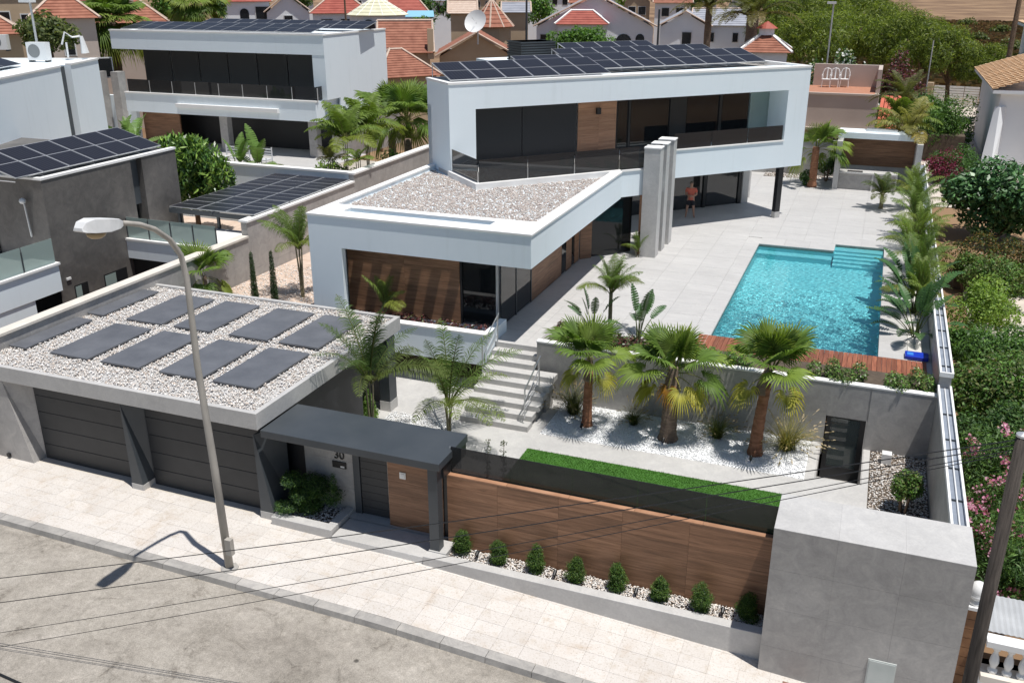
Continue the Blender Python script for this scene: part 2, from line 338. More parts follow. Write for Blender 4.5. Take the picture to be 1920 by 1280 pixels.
def paddle_mesh(name, pet=0.9, L=0.9, W=0.17, elev=1.3, droop=0.7, col=(0.07, 0.15, 0.04), seed=1, torn=0.3, stem=(0.14, 0.18, 0.05)):
    """strelitzia / banana leaf: stalk and a broad, torn blade"""
    rg = np.random.default_rng(seed); A = arc(pet+L, elev, droop, 22); V = []; F = []; T = []; tot = pet+L
    for i in range(22):
        w = 0.022*(1-i/24); b = len(V); V += [A[i]+[0, w, 0], A[i]+[0, -w, 0], A[i+1]+[0, -w, 0], A[i+1]+[0, w, 0], A[i]-[0, 0, w], A[i+1]-[0, 0, w]]
        F += [(b, b+1, b+2, b+3), (b+1, b+4, b+5, b+2), (b+4, b, b+3, b+5)]; T += [stem]*3
    k0 = int(22*pet/tot)
    for sgn in (-1, 1):
        i = k0
        while i < 22:
            j = i+1; u0 = (i-k0)/(22-k0); u1 = (j-k0)/(22-k0)
            wf = lambda u: W*(max(0.02, math.sin(PI*min(1, 0.08+0.93*u)))**0.6)
            gap = 0.18 if rg.random() < torn else 0.0; dr = rg.uniform(-0.25, 0.1) if gap else -0.05
            p0, p1 = A[i], A[j]; t = unit(p1-p0); nn = np.array([-t[2], 0, t[0]]); sd = np.array([0, sgn, 0])+nn*(0.30+dr)
            b = len(V); V += [p0, p1, p1*(1-gap)+p0*gap+sd*wf(u1), p0+sd*wf(u0)+t*0.02]; F.append((b, b+1, b+2, b+3)); c = np.array(col)*rg.uniform(0.85, 1.2); T.append(c); i = j
    return raw_mesh(name, np.array(V), np.array(F), LEAFD, np.array(T))
def plant(name, label, cat, loc, meshes, n, elevs=None, group=None, trunk=None, sc=1.0, seed=0, leaf='frond', ztop=0.0, spread=0.06, lean=(0, 0), az0=None):
    """a thing with a trunk part and separately placed leaves (mesh chosen by order: inner ones first)"""
    rg = random.Random(seed); t = thing(name, label, cat, tuple(loc), group)
    if trunk: trunk(t)
    ga = 2.39996
    for k in range(n):
        me = meshes[min(len(meshes)-1, int(k/n*len(meshes)))]; s_ = sc*rg.uniform(0.86, 1.12); az = (az0 if az0 is not None else rg.uniform(0, 6))+k*ga+rg.uniform(-.25, .25)
        link(leaf, me, t, (lean[0]+math.cos(az)*spread*sc, lean[1]+math.sin(az)*spread*sc, ztop-0.12*sc*k/n), (rg.uniform(-.12, .12), rg.uniform(-.08, .08), az), s_)
    return t
def trunk_part(t, h, r0, r1, m, lean=(0, 0), rings=0, n=10, name='trunk', flare=1.25, z0=-0.05):
    b = MB(); pts = []; rr = []; k = max(6, rings)
    for i in range(k+1):
        u = i/k; pts.append((lean[0]*u*u, lean[1]*u*u, z0+(h-z0)*u)); r = r0+(r1-r0)*u
        r *= 1+(flare-1)*max(0, 1-u*6)
        rr.append(r*(1+(0.07 if rings and i % 2 else 0)))
    b.tube(pts, rr, n); me = b.mesh(name, m, smooth=True); return link(name, me, t)
def clump_points(blobs, n, rg, shell=0.55):
    """points through a union of ellipsoids, denser near their surfaces"""
    B = np.array(blobs, float); vol = B[:, 3]*B[:, 4]*B[:, 5]; idx = rg.choice(len(B), n, p=vol**0.75/np.sum(vol**0.75))
    d = unit(rg.normal(size=(n, 3))); r = np.clip(shell+(1-shell)*rg.random(n), 0, 1)[:, None]**0.6; r = r*(1+0.10*rg.normal(size=(n, 1)))
    return B[idx, :3]+d*B[idx, 3:6]*r, d
def leaf_cloud(name, blobs, n, size, cols, seed=1, aspect=0.5, m=None, up=0.7, shell=0.55, out=0.6, amt=0.22, zmin=None, droop=0.0):
    rg = np.random.default_rng(seed); p, d = clump_points(blobs, n, rg, shell)
    if zmin is not None: k = p[:, 2] > zmin; p, d = p[k], d[k]; n = len(p)
    nrm = unit(d*out+rg.normal(size=(n, 3))*0.65+np.array([0, 0, up])); a = unit(np.cross(nrm, rg.normal(size=(n, 3)))); a = unit(a+np.array([0, 0, -droop])); b = unit(np.cross(nrm, a))
    s = size*rg.uniform(0.65, 1.35, (n, 1)); w = s*aspect
    V = np.stack([p-a*s*0.5, p+b*w*0.5+nrm*s*0.06, p+a*s*0.5, p-b*w*0.5+nrm*s*0.06], 1).reshape(-1, 3); F = np.arange(4*n).reshape(n, 4)
    return raw_mesh(name, V, F, m or LEAF, np.clip(mixcols(cols, n, amt, rg)*1.55, 0, .9))
def blob_ball(c, r, k, seed, sub=0.45, flat=1.0):
    """uneven crown: k sub-clumps around a centre with radii r=(rx,ry,rz)"""
    rg = np.random.default_rng(seed); out = []
    for i in range(k):
        d = unit(rg.normal(size=3)); d[2] = d[2]*0.9+0.1; q = np.array(c)+d*np.array(r)*rg.uniform(0.35, 0.72); s_ = rg.uniform(0.7, 1.25)*sub
        out.append((*q, r[0]*s_, r[1]*s_, r[2]*s_*flat))
    return out
def shrub(name, label, cat, loc, r, n, size, cols, seed=1, group=None, k=9, stems=True, m=None, aspect=0.5, sub=0.5, part='foliage', flowers=None, zc=None, up=0.7, stemcol=None, droop=0.0):
    t = thing(name, label, cat, tuple(loc), group); c = (0, 0, zc if zc is not None else r[2]*0.95)
    link(part, leaf_cloud(part, blob_ball(c, r, k, seed, sub), n, size, cols, seed+1, aspect, m, up, droop=droop), t)
    if stems:
        b = MB(); rg = random.Random(seed)
        for i in range(5):
            a = rg.uniform(0, 6.3); b.tube([(0.05*math.cos(a), 0.05*math.sin(a), -0.05), (r[0]*.3*math.cos(a), r[1]*.3*math.sin(a), c[2]*.6), (r[0]*.5*math.cos(a), r[1]*.5*math.sin(a), c[2]*1.1)], [0.035, 0.025, 0.01], 5)
        link('stem', b.mesh('stem', stemcol or BARK), t)
    if flowers:
        fc, fn, fs = flowers; rg = np.random.default_rng(seed+5); bl = blob_ball(c, (r[0]*1.0, r[1]*1.0, r[2]*1.0), k, seed, sub*1.04)
        cen, d = clump_points(bl, fn, rg, 0.95); keep = d[:, 2] > -0.25; cen = cen[keep]; pts = []
        for q in cen: 
            for _ in range(24): pts.append(q+rg.normal(0, fs*0.8, 3))
        pts = np.array(pts); nn = len(pts); nrm = unit(rg.normal(size=(nn, 3))+[0, -0.3, 0.6]); a = unit(np.cross(nrm, rg.normal(size=(nn, 3)))); b_ = np.cross(nrm, a); s = fs*rg.uniform(.6, 1.1, (nn, 1))
        V = np.stack([pts-a*s*.5, pts+b_*s*.5, pts+a*s*.5, pts-b_*s*.5], 1).reshape(-1, 3)
        link('flowers', raw_mesh('flowers', V, np.arange(4*nn).reshape(nn, 4), LEAF, mixcols(fc, nn, 0.12, rg)), t)['kind'] = 'stuff'
    return t
def grass_mesh(name, n, h, col, seed=1, spread=0.5, w=0.008, plume=None):
    rg = np.random.default_rng(seed); V = []; F = []; T = []
    for i in range(n):
        az = rg.uniform(0, 2*PI); el = rg.uniform(0.75, 1.5); L = h*rg.uniform(0.6, 1.15); A = arc(L, el, rg.uniform(0.5, 1.5), 4); ca, sa = math.cos(az), math.sin(az); o = rg.normal(0, 0.06, 2)
        pts = [np.array([o[0]+ca*q[0], o[1]+sa*q[0], q[2]]) for q in A]; sd = np.array([-sa, ca, 0]); c = np.array(col[rg.integers(len(col))])*rg.uniform(.75, 1.25)
        for k in range(4):
            w0, w1 = w*(1-k/4.5), w*(1-(k+1)/4.5); b = len(V); V += [pts[k]-sd*w0, pts[k]+sd*w0, pts[k+1]+sd*w1, pts[k+1]-sd*w1]; F.append((b, b+1, b+2, b+3)); T.append(c*(0.8+0.1*k))
        if plume is not None and rg.random() < 0.12:
            e = pts[-1]; d = unit(pts[-1]-pts[-2])
            for k in range(8):
                q = e+d*0.03*k; s_ = rg.normal(0, 0.015, 3); b = len(V); V += [q-sd*.012, q+sd*.012+s_, q+d*.05+s_, q+d*.05-sd*.01]; F.append((b, b+1, b+2, b+3)); T.append(plume)
    return raw_mesh(name, np.array(V), np.array(F), LEAF, np.array(T))
def stones(name, pts, size, cols, parent=None, flat=0.45, seed=1, amt=0.1, kind='stuff', label=None, cat=None):
    """a bed of individual little stones (deformed eight-faced pebbles)"""
    rg = np.random.default_rng(seed); n = len(pts); s = size*rg.uniform(0.55, 1.4, (n, 1)); an = rg.uniform(0, PI, n); ca, sa = np.cos(an)[:, None], np.sin(an)[:, None]
    base = np.array([[1, 0, 0], [0, .75, 0], [-1, 0, 0], [0, -.75, 0], [0.1, 0.1, flat], [0, 0, -flat]])*0.5
    V = np.zeros((n, 6, 3))
    for k in range(6):
        q = base[k]*s*(1+rg.normal(0, .15, (n, 3))); V[:, k, 0] = q[:, 0]*ca[:, 0]-q[:, 1]*sa[:, 0]; V[:, k, 1] = q[:, 0]*sa[:, 0]+q[:, 1]*ca[:, 0]; V[:, k, 2] = q[:, 2]
    V += pts[:, None, :]; f = np.array([[0, 1, 4], [1, 2, 4], [2, 3, 4], [3, 0, 4], [1, 0, 5], [2, 1, 5], [3, 2, 5], [0, 3, 5]]); F = (np.arange(n)[:, None, None]*6+f[None]).reshape(-1, 3)
    c = np.repeat(mixcols(cols, n, amt, rg), 8, axis=0)
    off = np.array(WLOC.get(parent.name, (0, 0, 0))) if parent is not None else np.zeros(3)
    o = link(name, raw_mesh(name, V.reshape(-1, 3)-off, F, STONE, c), parent); o['kind'] = kind
    if label: tag(o, label, cat)
    return o
def scatter(x0, y0, x1, y1, z, n, rg=rng, holes=(), test=None, zj=0.012):
    p = np.stack([rg.uniform(x0, x1, n), rg.uniform(y0, y1, n), z+rg.normal(0, zj, n)], 1); k = np.ones(n, bool)
    for a, b, c, d in holes: k &= ~((p[:, 0] > a) & (p[:, 0] < c) & (p[:, 1] > b) & (p[:, 1] < d))
    if test is not None: k &= test(p)
    return p[k]
WHITEST = [(0.84, 0.81, 0.78), (0.80, 0.75, 0.70), (0.74, 0.65, 0.57), (0.86, 0.84, 0.82), (0.60, 0.50, 0.42), (0.82, 0.77, 0.71)]
PURE = [(0.88, 0.885, 0.89), (0.90, 0.90, 0.90), (0.85, 0.855, 0.86)]
PINKST = [(0.62, 0.55, 0.50), (0.50, 0.42, 0.38), (0.70, 0.65, 0.60), (0.40, 0.33, 0.30), (0.66, 0.57, 0.51)]
GREENS = dict(dark=[(0.028, 0.062, 0.018), (0.045, 0.09, 0.025), (0.06, 0.11, 0.03)], mid=[(0.05, 0.11, 0.022), (0.075, 0.15, 0.03), (0.10, 0.18, 0.04)],
              lime=[(0.13, 0.20, 0.035), (0.17, 0.24, 0.045), (0.10, 0.17, 0.03)], olive=[(0.075, 0.095, 0.03), (0.11, 0.125, 0.04), (0.055, 0.08, 0.025)],
              blue=[(0.05, 0.10, 0.05), (0.08, 0.14, 0.07), (0.035, 0.07, 0.035)])
# ================================================================ the setting: ground, street, pavement, paving, terrace
def rects(name, rs, m, kind='structure', parent=None):
    b = MB()
    for x0, y0, x1, y1, z in rs: b.poly([(x0, y0, z), (x1, y0, z), (x1, y1, z), (x0, y1, z)])
    o = b.build(name, m, parent, fix=False)
    if kind and parent is None: tag(o, kind=kind)
    return o
GROUNDM = mat('dry_ground', (0.13, 0.072, 0.038), (0.30, 0.19, 0.105), 0.05, 0.95, 10, 0.3, 3, lo=0.36, hi=0.64)
ground = MB()
for x0, y0, x1, y1 in ((-1500, 58.6, 1500, 3000), (-1500, 26, -22.0, 58.6), (-22.0, 26, 2.42, 28.7), (-22.0, 28.7, -4.6, 58.6), (-4.6, 42.8, 2.42, 58.6), (2.42, 26, 1500, 58.6), (2.72, 17.5, 1500, 26), (-1500, 17.5, -22.0, 26)):
    ground.poly([(x0, y0, -1.75), (x1, y0, -1.75), (x1, y1, -1.75), (x0, y1, -1.75)])
tag(ground.build('ground', GROUNDM, fix=False), kind='structure')

# road: worn pale asphalt, follows the slope of the street
def asphalt():
    m, t, b = nm('worn_asphalt'); v = coords(t)
    n1 = noise(t, v, 0.35, 6, 0.62, 0.8); n2 = noise(t, v, 45, 3, 0.7); n3 = noise(t, v, 1.5, 6, 0.7, 1.0); n4 = noise(t, v, 9, 4, 0.7)
    c = ramp(t, n1.outputs['Fac'], [(0.28, (0.26, 0.232, 0.198)), (0.5, (0.39, 0.353, 0.307)), (0.72, (0.46, 0.422, 0.372))])
    c = mixc(t, 1.0, c, ramp(t, n3.outputs['Fac'], [(0.27, (0.45, 0.44, 0.43)), (0.40, (0.92, 0.92, 0.92)), (0.62, (1.0, 1.0, 1.0)), (0.75, (1.22, 1.22, 1.23))]), 'MULTIPLY')
    c = mixc(t, 1.0, c, ramp(t, n2.outputs['Fac'], [(0.3, (0.68, 0.68, 0.68)), (0.7, (1.22, 1.22, 1.22))]), 'MULTIPLY')
    c = mixc(t, 1.0, c, ramp(t, n4.outputs['Fac'], [(0.35, (0.86, 0.86, 0.86)), (0.65, (1.1, 1.1, 1.1))]), 'MULTIPLY')
    n5 = noise(t, v, 0.8, 9, 0.72, 2.2); c = mixc(t, 1.0, c, ramp(t, n5.outputs['Fac'], [(0.32, (0.50, 0.48, 0.46)), (0.43, (0.90, 0.90, 0.89)), (0.60, (1.0, 1.0, 1.0)), (0.72, (1.16, 1.16, 1.17))]), 'MULTIPLY')
    vo = node(t, 'ShaderNodeTexVoronoi'); vo.inputs['Scale'].default_value = 0.9; t.links.new(v, vo.inputs['Vector'])
    c = mixc(t, 1.0, c, ramp(t, vo.outputs['Distance'], [(0.0, (0.25, 0.24, 0.23)), (0.035, (0.3, 0.3, 0.3)), (0.06, (1, 1, 1))]), 'MULTIPLY')
    t.links.new(c, b.inputs['Base Color']); b.inputs['Roughness'].default_value = 0.9; bump(t, b, n2.outputs['Fac'], 0.5, 0.02); return m
XB = [-90, -60, -40, -30, -24, -20.4, -16, -13.2, -10, -8.4, -5, -0.7, 3, 8, 14, 20, 40]
def strip(name, y0, y1, dz, m, parent=None):
    b = MB()
    for i in range(len(XB)-1):
        a, c = XB[i], XB[i+1]; b.poly([(a, y0, zs(a)+dz), (c, y0, zs(c)+dz), (c, y1, zs(c)+dz), (a, y1, zs(a)+dz)])
    return b.build(name, m, parent, fix=False)
tag(strip('road', -60, 14.1, -0.13, asphalt()), kind='structure')
KERBM = concrete('kerb_concrete', (0.30, 0.285, 0.265), (0.42, 0.40, 0.375), 0.8, 0.08)
kerb = tag(strip('kerb', 14.06, 14.30, -0.025, KERBM), kind='structure')
for k in range(27):
    x0 = -23.0+k*1.0; x1 = x0+0.988
    MB().hexa([(x0, 14.02, zs(x0)-0.16), (x1, 14.02, zs(x1)-0.16), (x1, 14.29, zs(x1)-0.16), (x0, 14.29, zs(x0)-0.16),
               (x0, 14.05, zs(x0)+0.005), (x1, 14.05, zs(x1)+0.005), (x1, 14.29, zs(x1)+0.005), (x0, 14.29, zs(x0)+0.005)]).build('kerb_stone', KERBM, kerb)
def slabmat():
    m, t, b = nm('bush_hammered_paving'); v = coords(t); n1 = noise(t, v, 1.1, 6, 0.65, 0.5); n2 = noise(t, v, 26, 4, 0.75); n3 = noise(t, v, 4, 4, 0.6)
    c = ramp(t, n1.outputs['Fac'], [(0.28, (0.52, 0.45, 0.385)), (0.44, (0.575, 0.535, 0.495)), (0.7, (0.61, 0.575, 0.54))])
    c = mixc(t, 1.0, c, ramp(t, n2.outputs['Fac'], [(0.34, (0.72, 0.68, 0.62)), (0.46, (1, 1, 1)), (0.7, (1.04, 1.04, 1.04))]), 'MULTIPLY')
    c = mixc(t, 1.0, c, ramp(t, n3.outputs['Fac'], [(0.25, (0.88, 0.84, 0.78)), (0.45, (1, 1, 1))]), 'MULTIPLY')
    c = vary(t, c, 0.05); t.links.new(c, b.inputs['Base Color']); b.inputs['Roughness'].default_value = 0.85; bump(t, b, n2.outputs['Fac'], 0.35, 0.006); return m
SLAB = slabmat()
pave = tag(strip('pavement', 14.28, 17.4, -0.012, mat('paving_joint', (0.50, 0.45, 0.39), (0.58, 0.53, 0.46), 3, 0.9)), kind='structure')
for k in range(45):
    for r in range(6):
        x0 = -23.4+k*0.6; x1 = x0+0.596; y0 = 14.30+r*0.388; y1 = y0+0.384; dz = rnd.uniform(-0.0015, 0.0015)
        MB().hexa([(x0, y0, zs(x0)-0.05), (x1, y0, zs(x1)-0.05), (x1, y1, zs(x1)-0.05), (x0, y1, zs(x0)-0.05),
                   (x0, y0, zs(x0)+dz), (x1, y0, zs(x1)+dz), (x1, y1, zs(x1)+dz), (x0, y1, zs(x0)+dz)]).build('paving_slab', SLAB, pave)
# brick-red paving strip beside the big grey box
BRICKP = mat('red_paver', (0.22, 0.10, 0.07), (0.36, 0.20, 0.14), 8, 0.9, var=0.2)
for k in range(5):
    for j in range(3):
        x0 = -0.35+j*0.14; y0 = 15.32+k*0.115
        MB().hexa([(x0, y0, zs(x0)-0.03), (x0+0.132, y0, zs(x0+.13)-0.03), (x0+0.132, y0+0.108, zs(x0+.13)-0.03), (x0, y0+0.108, zs(x0)-0.03),
                   (x0, y0, zs(x0)+0.008), (x0+0.132, y0, zs(x0+.13)+0.008), (x0+0.132, y0+0.108, zs(x0+.13)+0.008), (x0, y0+0.108, zs(x0)+0.008)]).build('paver', BRICKP, pave)

# garden level paving (9 risers below the terrace)
G = -1.53
rects('garden_paving', [(-12.85, 17.2, -8.1, 26.2, G), (-22, 17.0, -12.85, 26.2, G), (-8.1, 22.2, -0.36, 23.2, G), (-1.1, 17.35, 2.42, 22.2, G), (-0.36, 22.2, 0.96, 23.45, G),
                        (0.76, 23.45, 0.96, 25.6, G), (-0.64, 23.2, -0.36, 25.6, G)], GREYL)
# terrace at pool level: a base sheet and the large porcelain tiles laid on it
terrace = rects('terrace', [(-22, 26.0, -4.25, 58.5, -0.022), (-4.25, 42.3, 2.42, 58.5, -0.022), (-4.25, 41.2, -1.1, 42.3, -0.022), (0.9, 27.6, 2.42, 42.3, -0.022)], GREYL)
def tile(x0, y0, x1, y1):
    bx('tile', DECK, terrace, x0+0.003, y0+0.003, -0.03, x1-0.003, y1-0.003, 0.0)
for j in range(26):
    y0 = 26.0+j*1.2
    for i in range(5): tile(-10.85+i*1.2, y0, -9.65+i*1.2, min(y0+1.2, 57.6))
for j in range(11): tile(-4.85, 28.0+j*1.2, -4.25, 29.2+j*1.2)
for j in range(13):
    y0 = 42.3+j*1.2
    for i in range(6): tile(-4.85+i*1.2, y0, -3.65+i*1.2, min(y0+1.2, 57.6))
for j in range(3): tile(-4.25+j*1.05, 41.2, -3.2+j*1.05, 42.3)
for j in range(9): tile(0.9, 29.05+j*1.47, 1.75, 30.52+j*1.47)

# ================================================================ swimming pool
PX0, PX1, PY0, PY1, PYB = -4.25, 0.9, 29.05, 41.2, 42.3
pool = thing('swimming_pool', 'long turquoise swimming pool with steps in its far corner', 'pool', (PX0, PY0, -1.5))
def pooltile():
    m, t, b = nm('pool_mosaic'); v = coords(t); n1 = noise(t, v, 3.0, 3)
    c = ramp(t, n1.outputs['Fac'], [(0.3, (0.26, 0.68, 0.73)), (0.7, (0.34, 0.75, 0.79))]); t.links.new(c, b.inputs['Base Color']); b.inputs['Roughness'].default_value = 0.4; return m
PT = pooltile(); PTEDGE = mat('pool_rim_mosaic', (0.20, 0.20, 0.18), (0.30, 0.29, 0.26), 9, 0.5)
sh = MB()
sh.box(PX0, PY0-0.2, -1.7, PX1, PY1+0.2, -1.5); sh.box(PX0-0.2, PY0-0.2, -1.7, PX0, PY1, -0.03); sh.box(PX1, PY0-0.2, -1.7, PX1+0.2, PYB+0.2, -0.03)
sh.box(PX0, PY0-0.2, -1.7, PX1, PY0, -0.03); sh.box(PX0-0.2, PY1, -1.7, -1.1, PY1+0.2, -0.03); sh.box(-1.3, PY1+0.2, -1.7, -1.1, PYB+0.2, -0.03); sh.box(-1.1, PYB, -1.7, PX1, PYB+0.2, -0.03)
sh.build('basin', PT, pool)
for k in range(5):     # underwater steps in the far corner
    bx('step', PT, pool, -1.1+0.004*k, PYB-0.35*(k+1)-0.25, -1.5, PX1-0.004, PYB-0.35*k-(0.25 if k else 0), -0.2-0.24*k)
for q_ in ((PX0, PY1-0.006, -1.12, PY1), (-1.094, PYB-0.006, PX1-0.006, PYB), (PX0, PY0, PX0+0.006, PY1-0.01), (PX1-0.006, PY0, PX1, PYB-0.01)): bx('rim_tiles', PTEDGE, pool, q_[0], q_[1], -0.2, q_[2], q_[3], -0.031)
bx('bench', PT, pool, PX0+0.004, PY1-0.55, -1.5, -1.15, PY1-0.004, -0.75)
# rippled water
nx, ny = 250, 620
xs = np.linspace(PX0+0.002, PX1-0.002, nx); ys = np.linspace(PY0+0.002, PYB-0.002, ny); XX, YY = np.meshgrid(xs, ys)
ZZ = np.zeros_like(XX)
for k in range(60):
    wl_ = rng.uniform(0.10, 0.40); an = rng.uniform(0, 2*PI); kx, ky = 2*PI/wl_*math.cos(an), 2*PI/wl_*math.sin(an)
    ZZ += 0.0044*wl_**1.2*np.sin(kx*XX+ky*YY+rng.uniform(0, 6.3))
amp = np.clip((38.8-YY)/7.0, 0.18, 1.0); ZZ = ZZ*amp - 0.09
V = np.stack([XX-PX0, YY-PY0, ZZ+1.5], -1).reshape(-1, 3)
I = np.arange(nx*ny).reshape(ny, nx); cx = (XX[:-1, :-1]+XX[1:, 1:])/2; cyy = (YY[:-1, :-1]+YY[1:, 1:])/2
keep = ~((cx < -1.1) & (cyy > PY1))
F = np.stack([I[:-1, :-1], I[:-1, 1:], I[1:, 1:], I[1:, :-1]], -1)[keep]
def watermat():
    m = bpy.data.materials.new('pool_water'); m.use_nodes = True; t = m.node_tree; t.nodes.clear(); o = node(t, 'ShaderNodeOutputMaterial')
    rf = node(t, 'ShaderNodeBsdfGlass'); rf.inputs['IOR'].default_value = 1.33; rf.inputs['Roughness'].default_value = 0.0; rf.inputs['Color'].default_value = (0.78, 0.97, 0.99, 1)
    t.links.new(rf.outputs[0], o.inputs['Surface']); return m
WATER = watermat()
wme = raw_mesh('water', V, F, WATER, smooth=True); water = link('water', wme, pool)
try:
    water.cycles.is_caustics_caster = True; sun_data.cycles.is_caustics_light = True
    for o in pool.children:
        if o is not water: o.cycles.is_caustics_receiver = True
except Exception as e: print('caustics', e)
# wooden deck at the near end of the pool, board by board
deck = thing('wooden_pool_deck', 'reddish brown hardwood deck between the pool and the planter', 'deck', (-4.6, 27.55, -0.05))
bx('joists', ANTHD, deck, -4.6, 27.6, -0.12, 2.3, 29.03, -0.045)
nb = 49
for k in range(nb):
    x0 = -4.6+k*(6.88/nb); bx('plank', DECKW, deck, x0+0.004, 27.56, -0.04, x0+6.88/nb-0.006, 29.04, 0.004+rnd.uniform(-0.002, 0.002))
# ================================================================ the villa
TH = math.radians(46.5); UA = P(1501.4, 310, 2.47)
U = frame(UA, TH)                       # s along the upper facade, d into the house
def Uc(p): 
    dx, dy = p[0]-UA[0], p[1]-UA[1]; return dx*math.cos(TH)+dy*math.sin(TH), -dx*math.sin(TH)+dy*math.cos(TH)
villa = thing('modern_villa', 'large white flat roofed villa with rotated upper floor behind the pool terrace', 'house', (-9.4, 25.9, 0))
RX0, RX1, RY0 = -17.27, -9.38, 25.9
# ---- low wing: roof ring with the long slot, parapets
r = MB(); ZB, ZT = 2.57, 3.60
r.box(RX0, RY0, ZB, RX1, 26.55, ZT); r.box(RX0, 26.55, ZB, -16.3, 27.05, ZT); r.box(-11.0, 26.55, ZB, RX1, 27.05, ZT); r.box(RX0, 27.05, ZB, RX1, 27.4, ZT)
r.box(RX0, 27.4, ZB, -17.05, 37.5, ZT); r.box(-17.05, 27.4, ZB, RX1-0.37, 36.5, 3.46); r.box(RX1-0.37, 27.4, ZB, RX1, 36.52, ZT)
e1 = U(-12.0, -2.76, 0); e2 = U(-9.95, -2.70, 0); e3 = U(-9.95, -1.0, 0); e4 = U(-18.2, -1.0, 0); e5 = U(-18.2, -2.76, 0)
r.prism([e1[:2], e2[:2], e3[:2], (RX1-0.4, 37.6)], ZB, ZT+0.002)
r.build('wing_roof', WHITE, villa)
c = MB(); H0, H1 = 3.603, 3.665
c.box(RX0-0.03, RY0-0.03, H0, RX1+0.03, 26.55, H1); c.box(RX0-0.03, 26.55, H0, -16.3, 27.05, H1); c.box(-11.0, 26.55, H0, RX1+0.03, 27.05, H1); c.box(RX0-0.03, 27.05, H0, RX1+0.03, 27.42, H1)
c.box(RX0-0.03, 27.42, H0, -17.03, 37.5, H1); c.box(RX1-0.40, 27.42, H0, RX1+0.03, 36.5, H1)
c.prism([(RX1-0.4, 36.5), (RX1+0.03, 36.5), U(-11.98, -2.80, 0)[:2], U(-9.93, -2.74, 0)[:2], U(-9.93, -2.45, 0)[:2], U(-12.1, -2.45, 0)[:2]], H0, H1+0.002)
c.build('coping', COPING, villa)
for k in range(7):       # thin white beams across the underside of the slot
    x = -16.1+k*0.74; bx('slot_beam', WHITE, villa, x, 26.55, 2.6, x+0.34, 27.05, 2.85)
# terrace on top of the wing, with its edge
t_ = MB(); t_.prism([U(-18.17, 0, 0)[:2], U(-18.17, -2.72, 0)[:2], U(-9.95, -2.72, 0)[:2], U(-9.95, 1.3, 0)[:2], U(-18.17, 1.3, 0)[:2]], 3.40, 3.62); t_.build('terrace_slab', GREYL, villa)
t_ = MB(); t_.box(-18.28, -2.84, 3.42, -11.9, -2.58, 3.70, fr=U); t_.box(-18.28, -2.58, 3.42, -18.02, 0.0, 3.70, fr=U); t_.build('terrace_kerb', COPING, villa)
rail = MB()
segs = [(-18.10, -0.05, -18.10, -2.64)] + [(-18.08+i*2.05, -2.68, -16.05+i*2.05, -2.68) for i in range(4)]
for s0, d0, s1, d1 in segs:
    a = MB(); 
    if abs(s0-s1) < 0.01: a.box(s0-0.008, d0, 3.68, s0+0.008, d1, 4.56, fr=U)
    else: a.box(s0, d0-0.008, 3.68, s1, d0+0.008, 4.56, fr=U)
    a.build('glass_panel', GLASSR, villa)
    bx('rail_post', STEEL, villa, s1-0.02, d1-0.03, 3.66, s1+0.02, d1+0.03, 4.1, fr=U)
# ---- low wing walls
w = MB(); w.box(RX0, RY0, -0.62, -16.05, 26.15, ZB); w.box(RX0, 26.15, -0.62, -17.02, 37.5, ZB); w.box(-17.02, 29.0, 0, -16.6, 29.2, ZB)
w.build('front_pier', WHITE, villa)
pl = MB(); pl.box(-16.04, 25.32, -0.60, -10.62, 25.55, 0.42); pl.box(-10.85, 25.56, -0.6, -10.62, 27.0, 0.42); pl.box(-16.04, 25.56, -0.60, -10.86, 26.6, 0.18); pl.build('planter_wall', WHITE, villa)
bx('planter_coping', COPING, villa, -16.06, 25.29, 0.421, -10.59, 25.60, 0.465)
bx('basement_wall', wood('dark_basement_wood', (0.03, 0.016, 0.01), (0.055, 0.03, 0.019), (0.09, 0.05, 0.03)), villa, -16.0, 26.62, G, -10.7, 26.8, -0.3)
yw = 27.16
def planks(parent, x0, x1, y, z0, z1, rows, m, joints=(), fr=None, th=0.03, nm_='plank'):
    xs_ = [x0]+list(joints)+[x1]; h = (z1-z0)/rows
    for i in range(rows):
        for j in range(len(xs_)-1):
            bx(nm_, m, parent, xs_[j]+0.002, y-th, z0+i*h+0.002, xs_[j+1]-0.002, y, z0+(i+1)*h-0.002, fr=fr)
planks(villa, -16.6, -12.35, yw, 0.0, ZB, 11, WOODM, (-14.4,))
bx('wing_inner_wall', ANTHD, villa, -16.6, yw+0.003, 0, -12.35, yw+0.2, ZB)
bx('door_glass', GLASSD, villa, -12.3, yw+0.06, 0.05, -11.05, yw+0.08, ZB); bx('door_frame', ANTHD, villa, -12.35, yw, 0, -12.28, yw+0.12, ZB); bx('door_frame', ALU, villa, -11.05, yw-0.02, 0, -10.97, yw+0.1, ZB)
xw = -10.9
for y0, y1 in ((27.24, 28.6), (28.65, 30.1)):
    bx('side_glass', GLASSD, villa, xw-0.02, y0, 0.04, xw, y1, ZB); bx('side_frame', ANTH, villa, xw-0.03, y1, 0, xw+0.02, y1+0.05, ZB)
FRY = lambda s, d, z: (xw-d, s, z)      # along the side wall
for y0, y1, m in ((30.16, 33.6, WOODM), (34.2, 34.9, WOODM), (35.3, 35.9, WOODM)):
    h = ZB/11
    for i in range(11): bx('plank', m, villa, xw-0.04, y0, i*h+0.002, xw, y1, (i+1)*h-0.002)
for y0, y1 in ((33.63, 34.17), (34.93, 35.27)): bx('side_glass', GLASSD, villa, xw-0.02, y0, 0.04, xw, y1, ZB)
bx('wing_inner_wall', ANTHD, villa, xw-0.25, 30.16, 0, xw-0.05, 36.0, ZB)
